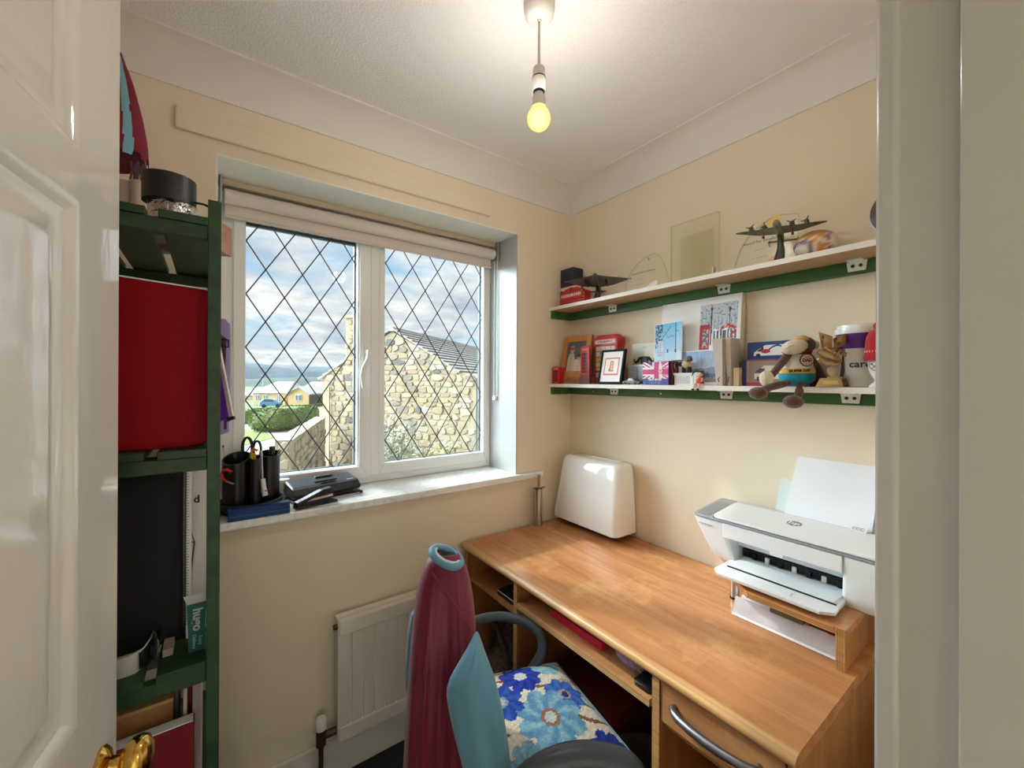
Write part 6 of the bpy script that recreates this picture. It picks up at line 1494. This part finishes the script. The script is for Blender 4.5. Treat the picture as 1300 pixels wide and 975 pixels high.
bcx = stand('blue_card', 'pale blue snowy street picture card in front of the canvas', 'picture card', 1.42, .92, T2)
bcV = V((.10, .05, .99)).normalized(); bcM = frame((1.4195, .990, T2+.0895), (0, -1, .05), bcV)
MB().box(0, .118, 0, .150, -.003, 0, 0, bcM).build('card', M_paper, bcx)
fbox('support', M_paper, bcx, 1.4415, 1.4445, .985, .880, T2, T2+.10, 0)
def snow(u, v):
    col = (110+60*(1-v)+40*u*(1-v), 190+24*(1-v), 234)
    if v < .22+.06*ns(u, 0, 5, 1): col = (196, 222, 242)
    n = ns(u, v, 26, 2)
    if u < .30-.3*(v < .5)*0 and v > .35 and n > .02-.2*v and u < .32+.2*ns(0, v, 5, 3): col = (46, 66, 96)
    if abs(v-.52-.9*(u-.18)) < .016 and .18 < u < .62: col = (50, 80, 116)
    if abs(v-.72-.25*ns(u, 0, 5, 6)) < .010: col = (70, 120, 160)
    if abs(u-.80) < .012 and v > .30: col = (40, 70, 104)
    if .84 < u: col = tuple(q+18 for q in col)
    if .12 < u < .36 and .12 < v < .56: col = (150, 150, 190) if ((u*26) % 1 < .2 or (v*22) % 1 < .2) else (206, 208, 232)
    if (abs(u-.50) < .03 and abs(v-.25) < .05) or (abs(u-.80) < .035 and abs(v-.24) < .05): col = (30, 70, 90)
    return col
panel('snow_scene', snow, .112, .144, 70, 90, bcM @ V((.003, .003, 0)), (0, -1, .05), bcV, bcx)
ls = stand('landscape_print', 'grey blue mountain landscape print standing right of white box', 'picture', 1.43, .81, T2)
lM = frame((1.425, .880, T2), WU, (.06, 0, 1)); MB().box(0, .142, 0, .128, -.006, 0, 0, lM).build('mount', M_paper, ls)
def mount(u, v):
    if v > .48: return (150+70*(1-v)+26*ns(u*4, v*.6, 6, 1), 176+50*(1-v)+22*ns(u*4, v*.6, 6, 1), 222)
    r1 = .40+.10*u+.05*ns(u, 0, 4, 2); r2 = .28+.08*ns(u, 0, 5, 3)
    n = ns(u, v, 20, 5)
    if v > r1: return (206, 214, 226)
    if v > r2: return (128+30*n, 146+30*n, 172+20*n)
    if v > .16+.05*n: return (88+40*n, 108+40*n, 134+40*n)
    return (150+50*n, 152+50*n, 152+40*n)
panel('print', mount, .134, .112, 80, 66, lM @ V((.004, .012, 0)), WU, (.06, 0, 1), ls)
wbx2 = stand('plastic_box', 'small white plastic box with ribbed sides on lower shelf', 'box', 1.40, .835, T2)
fbox('tub', M_white, wbx2, 1.392, 1.4205, .884, .792, T2, T2+.036); fbox('lid', M_white, wbx2, 1.389, 1.4215, .888, .788, T2+.036, T2+.045, .002)
fbox('clear_window', mat('grey_window', c(206, 204, 206), .2), wbx2, 1.3914, 1.393, .872, .822, T2+.005, T2+.033, 0)
for y in (.880, .812, .800): fbox('rib', M_white, wbx2, 1.389, 1.393, y, y-.003, T2, T2+.036, .0005)
shp = stand('sheep_figurine', 'cream sheep figurine in a grey hat on the white plastic box', 'figurine', 1.405, .84, T2+.0455)
M_fl = mat('cream_fleece', c(206, 186, 140), .95, bump=.6, bscale=120); M_bl = mat('dark_brown_wool', c(52, 44, 42), .8)
Z0 = T2+.0455
mb = MB(); mb.ell((1.405, .842, Z0+.030), .013, .020, .014, 18, 12); mb.build('fleece_body', M_fl, shp, smooth=80)
for dx, dy in ((-.007, .012), (.007, .012), (-.007, -.010), (.007, -.010)): MB().cyl((1.405+dx, .842+dy, Z0), (1.405+dx, .842+dy, Z0+.022), .0036, n=10).build('leg', M_bl, shp, smooth=40)
mb = MB(); mb.ell((1.405, .866, Z0+.032), .008, .009, .008); mb.ell((1.397, .868, Z0+.036), .003, .006, .003); mb.ell((1.413, .868, Z0+.036), .003, .006, .003); mb.build('head', M_bl, shp, smooth=60)
MB().lathe([(.012, 0), (.0125, .008), (.010, .016), (.004, .020)], 18, 0, Matrix.Translation((1.405, .834, Z0+.042))).build('hat', mat('grey_hat_wool', c(122, 112, 114), .9, bump=.4, bscale=300), shp, smooth=50)
MB().ell((1.405, .818, Z0+.034), .004, .006, .004).build('tail', M_fl, shp, smooth=60)
# little doll sitting on the shelf edge
dl = stand('doll', 'tiny doll in a red dress with black plait on shelf edge', 'doll', 1.36, .77, T2)
M_sk = mat('doll_skin', c(232, 196, 172), .6); M_dr = mat('doll_red_dress', c(204, 48, 44), .7)
mb = MB(); mb.lathe([(.013, 0), (.012, .012), (.006, .026), (.004, .030)], 18, 0, Matrix.Translation((1.366, .768, T2+.0005))); mb.build('dress', M_dr, dl, smooth=50)
MB().lathe([(.0132, 0), (.0135, .003), (.0128, .005)], 18, 0, Matrix.Translation((1.366, .768, T2+.001)), False, False).build('white_hem', M_white, dl, smooth=50)
mb = MB(); mb.ell((1.365, .768, T2+.039), .0085, .009, .0098); mb.build('head', M_sk, dl, smooth=80)
fc = MB()
for dy in (-.003, .003): fc.ell((1.3575, .768+dy, T2+.040), .001, .0011, .0013, 8, 6)
fc.tube([(1.3572, .7705, T2+.0352), (1.3566, .768, T2+.0345), (1.3572, .7655, T2+.0352)], .0005, 5); fc.build('face', M_ink, dl)
mb = MB(); mb.ell((1.367, .768, T2+.043), .0088, .0096, .0082); mb.tube([(1.366, .774, T2+.048), (1.365, .784, T2+.051), (1.363, .793, T2+.044), (1.362, .797, T2+.033)], [.004, .0036, .003, .0015], 8); mb.tube([(1.366, .762, T2+.048), (1.365, .758, T2+.051), (1.364, .756, T2+.046)], [.003, .003, .0015], 8); mb.build('hair', M_black, dl, smooth=60)
for s_ in (-1, 1):
    MB().tube([(1.364, .768+s_*.006, T2+.024), (1.357, .768+s_*.012, T2+.018), (1.352, .768+s_*.008, T2+.014)], [.003, .0027, .0025], 8).build('arm', M_sk, dl, smooth=60)
    MB().tube([(1.362, .768+s_*.005, T2+.005), (1.350, .768+s_*.007+.004, T2+.004), (1.348, .768+s_*.009+.006, T2-.010)], [.0042, .0038, .0032], 8).build('leg', M_sk, dl, smooth=60)
    MB().ell((1.345, .768+s_*.009+.007, T2-.0135), .0062, .0046, .0036).build('shoe', M_black, dl, smooth=60)
# grey books / canvas edges
for k, (yl, yr, x0, h_, lab) in enumerate(((.722, .695, 1.372, .158, 'tall grey book standing at left of the pair by the canvas'), (.693, .677, 1.390, .160, 'narrower pale grey book right of its twin by the canvas'))):
    gbk = stand('grey_book', lab, 'book', 1.42, (yl+yr)/2, T2)
    mb = MB(); mb.loft([[(x0, yr, T2), (x0, yl-.006, T2), (1.450, yl-.004, T2), (1.450, yr, T2)], [(x0-.004, yr-.001, T2+h_), (x0-.004, yl+.008, T2+h_), (1.450, yl+.004, T2+h_), (1.450, yr-.001, T2+h_)]]); mb.build('cover', mat('warm_grey_card_%d' % k, [c(196, 182, 172), c(208, 198, 188)][k], .7), gbk, bevel=.001)
    MB().tube([(x0-.0005, (yl+yr)/2-.004, T2+.03), (x0-.0005, (yl+yr)/2+.001, T2+.022), (x0-.0005, (yl+yr)/2-.002, T2+.012)], .0014, 6).build('dark_mark', M_ink, gbk)
cbk = stand('cream_carton', 'little plain cream carton left of the brown van box', 'carton', 1.42, .66, T2)
fbox('carton', mat('cream_card', c(226, 206, 160), .7), cbk, 1.400, 1.45, .674, .656, T2, T2+.060)
# van boxes
def vanpic(bgc, parts):
    def f(u, v):
        for t_, q in parts:
            if t_ == 'r' and q[0] < u < q[1] and q[2] < v < q[3]: return q[4]
            if t_ == 'c' and ((u-q[0])/q[2])**2+((v-q[1])/q[3])**2 < 1: return q[4]
            if t_ == 'f' and q[0](u, v): return q[1]
        return bgc
    return f
vb1 = stand('van_box', 'brown and navy window box with white toy van on shelf', 'toy box', 1.43, .59, T2)
fbox('carton', mat('navy_purple_card', c(56, 50, 104), .5), vb1, 1.422, 1.475, .655, .500, T2, T2+.086)
bw2 = vanpic((150, 126, 116), [('r', (0, .09, 0, 1, (60, 52, 108))), ('r', (0, 1, 0, .14, (176, 52, 72))), ('r', (.09, 1, .93, 1, (110, 88, 90))), ('r', (.09, .13, .14, .93, (170, 146, 130))),
  ('c', (.34, .27, .052, .095, (70, 64, 64))), ('c', (.86, .27, .052, .095, (70, 64, 64))),
  ('r', (.58, .82, .40, .58, (232, 226, 214))), ('f', (lambda u, v: .26 < u < .44 and .48 < v < .66 and v < .48+(u-.24)*1.7, (84, 74, 74))),
  ('f', (lambda u, v: .24 < u < .99 and .26 < v < .76 and v < .42+(u-.22)*1.6, (220, 210, 192)))])
panel('window_print', bw2, .155, .086, 90, 50, (1.4216, .655, T2), WU, WV, vb1)
text('BT', .020, M_ink, vb1, (1.4208, .545, T2+.044), WU, WV, depth=.0002, bold=.0005)
vb2 = stand('van_box', 'dark blue box printed with a white van atop brown box', 'toy box', 1.44, .585, T2+.0865)
fbox('carton', mat('blue_card', c(36, 58, 120), .5), vb2, 1.430, 1.478, .642, .505, T2+.0865, T2+.142)
bw3 = vanpic((34, 58, 122), [('c', (.24, .22, .05, .11, (30, 30, 40))), ('c', (.86, .22, .05, .11, (30, 30, 40))), ('c', (.40, .45, .10, .12, (196, 50, 60))), ('f', (lambda u, v: .22 < u < .36 and .46 < v < .70 and v < .4+(u-.18)*2, (40, 44, 54))),
  ('f', (lambda u, v: abs(v-.5-.25*sin((u-.45)*8)) < .05 and .44 < u < .76, (40, 60, 130))), ('f', (lambda u, v: .14 < u < .97 and .2 < v < .80 and v < .36+(u-.12)*1.6, (236, 236, 240)))])
panel('van_print', bw3, .137, .0555, 90, 40, (1.4296, .642, T2+.0865), WU, WV, vb2)

# plush monkey
mk_ = stand('plush_toy', 'brown plush animal in white and teal outfit lettered SUPER DAD', 'soft toy', 1.37, .49, T2)
M_pb2 = mat('brown_plush', c(92, 62, 50), .95, bump=.5, bscale=220, sheen=.4); M_cr = mat('cream_plush', c(224, 208, 182), .95, bump=.4, bscale=220, sheen=.4)
M_tl = mat('teal_fabric', c(26, 150, 180), .8, bump=.2, bscale=300); M_wt = mat('white_fabric', c(232, 228, 220), .8, bump=.2, bscale=300); M_yf = mat('yellow_fabric', c(238, 190, 84), .8); M_rf = mat('red_felt', c(156, 26, 34), .9)
D0 = (PX(1012, 470, 1.375)-CO).dot(fw)
def P_(x, y, d=0): return PD(x, y, D0+d)
PXM = D0/FPX    # metres per photo pixel there
tM = Matrix(((rt.x, -fw.x, 0, 0), (rt.y, -fw.y, 0, 0), (0, 0, 1, 0), (0, 0, 0, 1)))
def egg(ce, prof, n=26, lean=0.0, dpt=.85):
    L = []
    for (dy, rx) in prof: L.append([V(ce)+rt*(rx*PXM*cos(2*pi*i/n)+lean*dy*PXM)-fw*(rx*PXM*dpt*sin(2*pi*i/n))+V((0, 0, -dy*PXM)) for i in range(n)])
    return L
bc = P_(1012, 470, .012)
MB().loft(egg(bc, [(-28, 4), (-24, 9), (-18, 13), (-12, 16), (-6, 18), (-1, 19.4)])).build('white_top', M_wt, mk_, smooth=80)
MB().loft(egg(bc, [(-2, 19.6), (1, 20.6), (4, 20.4)])).build('yellow_band', M_yf, mk_, smooth=80)
MB().loft(egg(bc, [(3.5, 20.2), (8, 21), (13, 19.5), (18, 14), (20, 7)])).build('teal_shorts', M_tl, mk_, smooth=80)
RB = 20.6*PXM; tx_ = text('SUPER DAD', .0100, M_ink, mk_, bc-fw*(RB*.85+.0012)+V((0, 0, -1.0*PXM))-rt*(6.5*PXM), (rt.x, rt.y, .06), WV, depth=.0006, bold=.0004, sx=.95)
bend(tx_, bc-rt*.0, rt, fw*.85, RB)
def limb(pts, rs, m, nm): MB().tube(pts, rs, 14).build(nm, m, mk_, smooth=70)
limb([P_(1003, 447, .01), P_(996, 456, .004), P_(988, 466, -.004), P_(980, 476, -.008)], [.011, .0115, .010, .0095], M_pb2, 'arm')
limb([P_(1026, 452, .012), P_(1036, 466, .008), P_(1044, 480, .004), P_(1046, 489, .002)], [.011, .012, .012, .010], M_pb2, 'arm')
hd_ = MB(); hd_.ell(P_(973, 480.5, -.010), 8.0*PXM, 8.0*PXM, 10.0*PXM, 20, 14); hd_.tube([P_(978, 474, -.014), P_(972, 482, -.016)], [.004, .003], 8); hd_.build('hand', M_cr, mk_, smooth=80)
limb([P_(1000, 486, -.004), P_(988, 489, -.012), P_(977, 492, -.022), P_(968, 496, -.030)], [.0095, .0105, .0105, .011], M_pb2, 'leg')
limb([P_(1018, 484, -.006), P_(1016, 493, -.018), P_(1013, 503, -.030), P_(1010, 510, -.033)], [.0115, .0115, .0105, .0105], M_pb2, 'leg')
MB().ell(P_(962.5, 499, -.033), 10.5*PXM, 10.5*PXM, 7.8*PXM, 24, 16).build('foot', M_pb2, mk_, smooth=80)
MB().ell(P_(1007, 510, -.036), 11*PXM, 11*PXM, 8.2*PXM, 24, 16).build('foot', M_pb2, mk_, smooth=80)
MB().ell(P_(1020, 438, .012), 13*PXM, 13*PXM, 11*PXM, 24, 16).build('head', M_pb2, mk_, smooth=80)
mz = MB(); mz.ell((0, 0, 0), 15.5*PXM, 12*PXM, 9.3*PXM, 28, 18, 0, Matrix.Translation(P_(1008.5, 440.5, -.012)) @ Matrix(((rt.x, -fw.x, 0, 0), (rt.y, -fw.y, 0, 0), (0, 0, 1, 0), (0, 0, 0, 1))) @ Matrix.Rotation(rad(-12), 4, 'Y')); mz.build('muzzle', M_cr, mk_, smooth=80)
MB().tube([P_(996, 444, -.030), P_(1002, 440, -.034), P_(1010, 437.5, -.035), P_(1018, 436, -.032)], .0006, 6).build('mouth_stitch', M_ink, mk_)
MB().ell(P_(1018, 430, -.006), 7.5*PXM, 7.5*PXM, 4.2*PXM, 20, 12).build('brow_patch', mat('tan_plush', c(208, 160, 106), .95, sheen=.4), mk_, smooth=80)
for k, (ex, ey) in enumerate(((1014, 431), (1021, 430.5))): MB().ell(P_(ex, ey, -.016), .0014, .0014, .0016, 10, 8).build('eye', M_black, mk_, smooth=60)
MB().ell(P_(1034, 438, .008), 5*PXM, 5*PXM, 6*PXM, 16, 12).build('ear', M_cr, mk_, smooth=80)
MB().loft(egg(P_(1012, 450, .012), [(-6, 15), (-3, 17.5), (0, 14)])).build('red_cape_collar', M_rf, mk_, smooth=60)
MB().loft([[P_(992, 451, .024), P_(1030, 447, .024), P_(1046, 492, .034), P_(1030, 492, .034)], [P_(992, 451, .027), P_(1030, 447, .027), P_(1046, 492, .037), P_(1030, 492, .037)]]).build('red_cape', M_rf, mk_)
bdg = stand('badge', 'scalloped pale badge reading DAD hanging on the plush animal', 'badge', 1.36, .46, T2+.05)
bM2 = frame(P_(1024.5, 457, -.026), (rt.x, rt.y, .02), (0, 0, 1))
def scal(r_, k=.0): return [(r_*(1+.07*abs(cos(6*a)))*cos(a)*1.12, r_*(1+.07*abs(cos(6*a)))*sin(a)) for a in [2*pi*i/72 for i in range(72)]]
MB().prism(scal(.0172), .002, 0, bM2, -.002).build('dark_rim', mat('badge_brown', c(64, 40, 44), .5), bdg)
MB().prism(scal(.0150), .0012, 0, bM2, 0).build('face', mat('badge_pink', c(222, 192, 184), .5), bdg)
text('DAD', .0125, M_ink, bdg, bM2 @ V((0, -.001, .0014)), (rt.x, rt.y, .02), (0, 0, 1), depth=.0003, bold=.0006)
for k in range(5): MB().box(-.0075+.0031*k, -.0051+.0031*k, .0070, .0082, .0012, .0015, 0, bM2).build('small_lettering', M_ink, bdg)
# trophy
tr_ = stand('trophy', 'small gold resin trophy with stars and a boot beside tub', 'trophy', 1.385, .40, T2)
M_gd = mat('antique_gold', c(188, 158, 108), .32, .85, bump=.3, bscale=90); M_gl = mat('pale_gold_resin', c(190, 168, 128), .4, .35)
D1 = (PX(1055, 475, 1.362)-CO).dot(fw)
def T_(x, y, d=0): return PD(x, y, D1+d)
def slab(pts, m, nm, d0, th): return MB().loft([[T_(x, y, d0) for x, y in pts], [T_(x, y, d0+th) for x, y in pts]]).build(nm, m, tr_, bevel=.0008)
zbase = 491.0
slab([(1035, zbase), (1071, zbase), (1068, 480), (1041, 480)], M_gl, 'plinth', -.004, .034)
slab([(1044, 488.5), (1065, 488.5), (1063, 483), (1044, 483)], mat('gold_plate', c(222, 192, 112), .3, .6), 'name_plate', -.006, .002)
slab([(1070, zbase), (1080, zbase), (1074, 480), (1067, 482)], mat('brown_resin', c(84, 56, 44), .5), 'side_foot', .004, .03)
P = T_(1056, 471.5, 0); MB().lathe([(.0135, 0), (.0135, .004), (.0105, .0045), (.0105, .003)], 28, 0, frame(P, rt, (0, 0, 1))).build('medal_disc', M_gl, tr_, smooth=40)
slab([(1049, 481), (1067, 481), (1064, 476), (1052, 476)], M_gd, 'medal_seat', .000, .02)
lm = MB(); lm.tube([T_(1072, 484, .020), T_(1076, 468, .018), T_(1078, 450, .016), T_(1080, 436, .014)], [.007, .007, .006, .006], 10); lm.build('back_stem', M_gd, tr_, smooth=60)
slab([(1066, 478), (1071, 478), (1080, 434), (1072, 428)], mat('brown_resin'), 'back_blade', .012, .008)
bt = MB(); bt.tube([T_(1038, 446, -.006), T_(1045, 449, -.010), T_(1054, 452, -.010), T_(1064, 456, -.006)], [.006, .011, .0105, .007], 14); bt.tube([T_(1040, 457, -.008), T_(1050, 461, -.010), T_(1060, 462, -.008), T_(1068, 458, -.004)], [.004, .006, .006, .004], 12); bt.ell(T_(1041, 456.5, -.012), .007, .007, .006); bt.tube([T_(1046, 440, -.002), T_(1052, 446, -.004), T_(1060, 443, -.002), T_(1068, 448, 0)], [.005, .007, .006, .004], 10); bt.tube([T_(1060, 452, -.004), T_(1067, 445, -.006), T_(1073, 452, -.002)], [.004, .005, .004], 10); bt.build('boot_and_ball', M_gd, tr_, smooth=70)
for (sx_, sy_, s_, a_) in ((1048, 432, 6, .15), (1066, 431, 6, -.35), (1071, 448, 6, .9)):
    pts = [(sx_+s_*(1 if i % 2 == 0 else .45)*cos(a_+pi/2+i*pi/5), sy_-s_*(1 if i % 2 == 0 else .45)*sin(a_+pi/2+i*pi/5)) for i in range(10)]
    slab(pts, M_gl, 'star', -.004, .006)
slab([(1039, 421), (1057, 427), (1056, 442), (1043, 441)], M_gd, 'star_plaque', .003, .003); slab([(1057, 430), (1077, 421), (1075, 436), (1060, 444)], M_gd, 'star_plaque', .003, .003)
for k in range(9): MB().tube([T_(1046+2.4*k, 462.5-.3*abs(k-4), -.010), T_(1047+2.4*k, 465-.3*abs(k-4), -.010)], .0012, 6).build('stud', M_gl, tr_, smooth=60)
# tub and egg cup
tub = stand('tub', 'white and purple lidded tub marked care behind the trophy', 'tub', 1.44, .36, T2)
TB = Matrix.Translation((1.449, .355, T2)); M_pu = mat('purple_print', c(84, 40, 132), .4)
MB().lathe([(.043, .0003), (.046, .004), (.051, .105)], 36, 0, TB, True, False).build('body', mat('pale_grey_tub', c(218, 214, 208), .35), tub, smooth=40)
MB().lathe([(.0512, .105), (.0535, .150)], 36, 0, TB, False, False).build('purple_band', M_pu, tub, smooth=40)
MB().lathe([(.0555, .146), (.0565, .150), (.0565, .160), (.051, .162), (.051, .170), (.047, .172)], 36, 0, TB).build('lid', M_white, tub, smooth=40)
tv = V((1.449, .355, 0)); td = (V((0, 0, 0))-tv).normalized(); ta = V((-td.y, td.x, 0)); ta = -ta if ta.y > 0 else ta
ct = text('care', .027, M_ink, tub, tv+td*.0505+V((0, 0, T2+.062)), ta, WV, depth=.0006, bold=.0003)
bend(ct, tv+td*.0505, ta, -td, .0500)
ec = stand('egg_cup', 'white egg cup with a crossed hammers shield beside the tub', 'egg cup', 1.38, .30, T2)
EC = Matrix.Translation((1.380, .300, T2)); M_pc = mat('white_porcelain', c(238, 236, 230), .12, coat=.4)
MB().lathe([(.019, .0003), (.0205, .002), (.017, .008), (.009, .015), (.008, .020), (.014, .030), (.0205, .044), (.023, .062), (.0235, .072), (.0215, .072), (.020, .050)], 36, 0, EC).build('cup', M_pc, ec, smooth=50)
sM = frame((1.3566, .3035, T2+.056), (.12, -1, 0), (0, 0, 1))
shd = [(-.0105, .011), (0, .0125), (.0105, .011), (.0105, -.002), (.007, -.009), (0, -.014), (-.007, -.009), (-.0105, -.002)]
MB().prism(shd, .0005, 0, sM, -.0003).build('shield_outline', M_ink, ec); MB().prism([(x*.9, y*.9) for x, y in shd], .0004, 0, sM, .0003).build('shield', M_pc, ec)
hm = MB()
for s_ in (-1, 1):
    hm.tube([sM @ V((-s_*.006, -.008, .001)), sM @ V((s_*.0055, .004, .001))], .0007, 6); q = sM @ V((s_*.0055, .0042, .001)); hm.tube([sM @ V((s_*.0035, .0060, .001)), sM @ V((s_*.0075, .0026, .001))], .0013, 6)
hm.build('crossed_hammers', M_ink, ec)
text('WEST HAM', .0036, M_red, ec, sM @ V((0, .0085, .0009)), (.12, -1, 0), (0, 0, 1), depth=.0002)
kh = stand('knitted_hat', 'small red knitted bobble hat sitting on the white egg cup', 'hat', 1.38, .30, T2+.07)
M_kn = mat('red_knit', c(190, 18, 34), .95, bump=.5, bscale=400, sheen=.3)
L = []
for k, (z, r_) in enumerate(((.071, .0245), (.069, .0285), (.074, .0305), (.080, .0300), (.083, .0275), (.100, .0268), (.118, .0262), (.132, .024), (.143, .019), (.150, .011), (.152, .003))):
    L.append([(r_*(1+.035*(1 if i % 2 else -1))*cos(2*pi*i/44), r_*(1+.035*(1 if i % 2 else -1))*sin(2*pi*i/44), z) for i in range(44)])
MB().loft(L, 0, EC).build('knit', M_kn, kh, smooth=70)
st2 = MB()
for k in range(26):
    a = 2*pi*k/26; st2.box(-.0008, .0008, -.0006, .0006, -.0025, .0025, 0, EC @ Matrix.Translation((.0280*cos(a), .0280*sin(a), .0925)))
so_ = st2.build('white_stitches', M_wht_ink, kh)
MB().ell((1.380, .300, T2+.158), .012, .012, .011, 18, 12).build('bobble', M_kn, kh, smooth=60)

# things of one kind share a group
for o in list(SC.objects):
    if o.parent is None and 'label' in o:
        k = o.name.split('.')[0]
        g = {'glass_award': 'clear glass awards on the upper shelf', 'model_aircraft': 'model aircraft on stands', 'wall_shelf': 'long white wall shelves', 'van_box': 'boxed toy vans',
             'grey_book': 'grey books by the canvas', 'small_phone_box': 'red phone box models', 'phone_box_magnet': 'red phone box models', 'bungalow': 'bungalows beyond the hedge',
             'hedge': 'clipped hedges outside', 'shrub': 'shrubs by the stone house', 'pencil': 'pencils in the organiser', 'kerb': 'kerbs along the driveway'}.get(k)
        if g and 'group' not in o: o['group'] = g
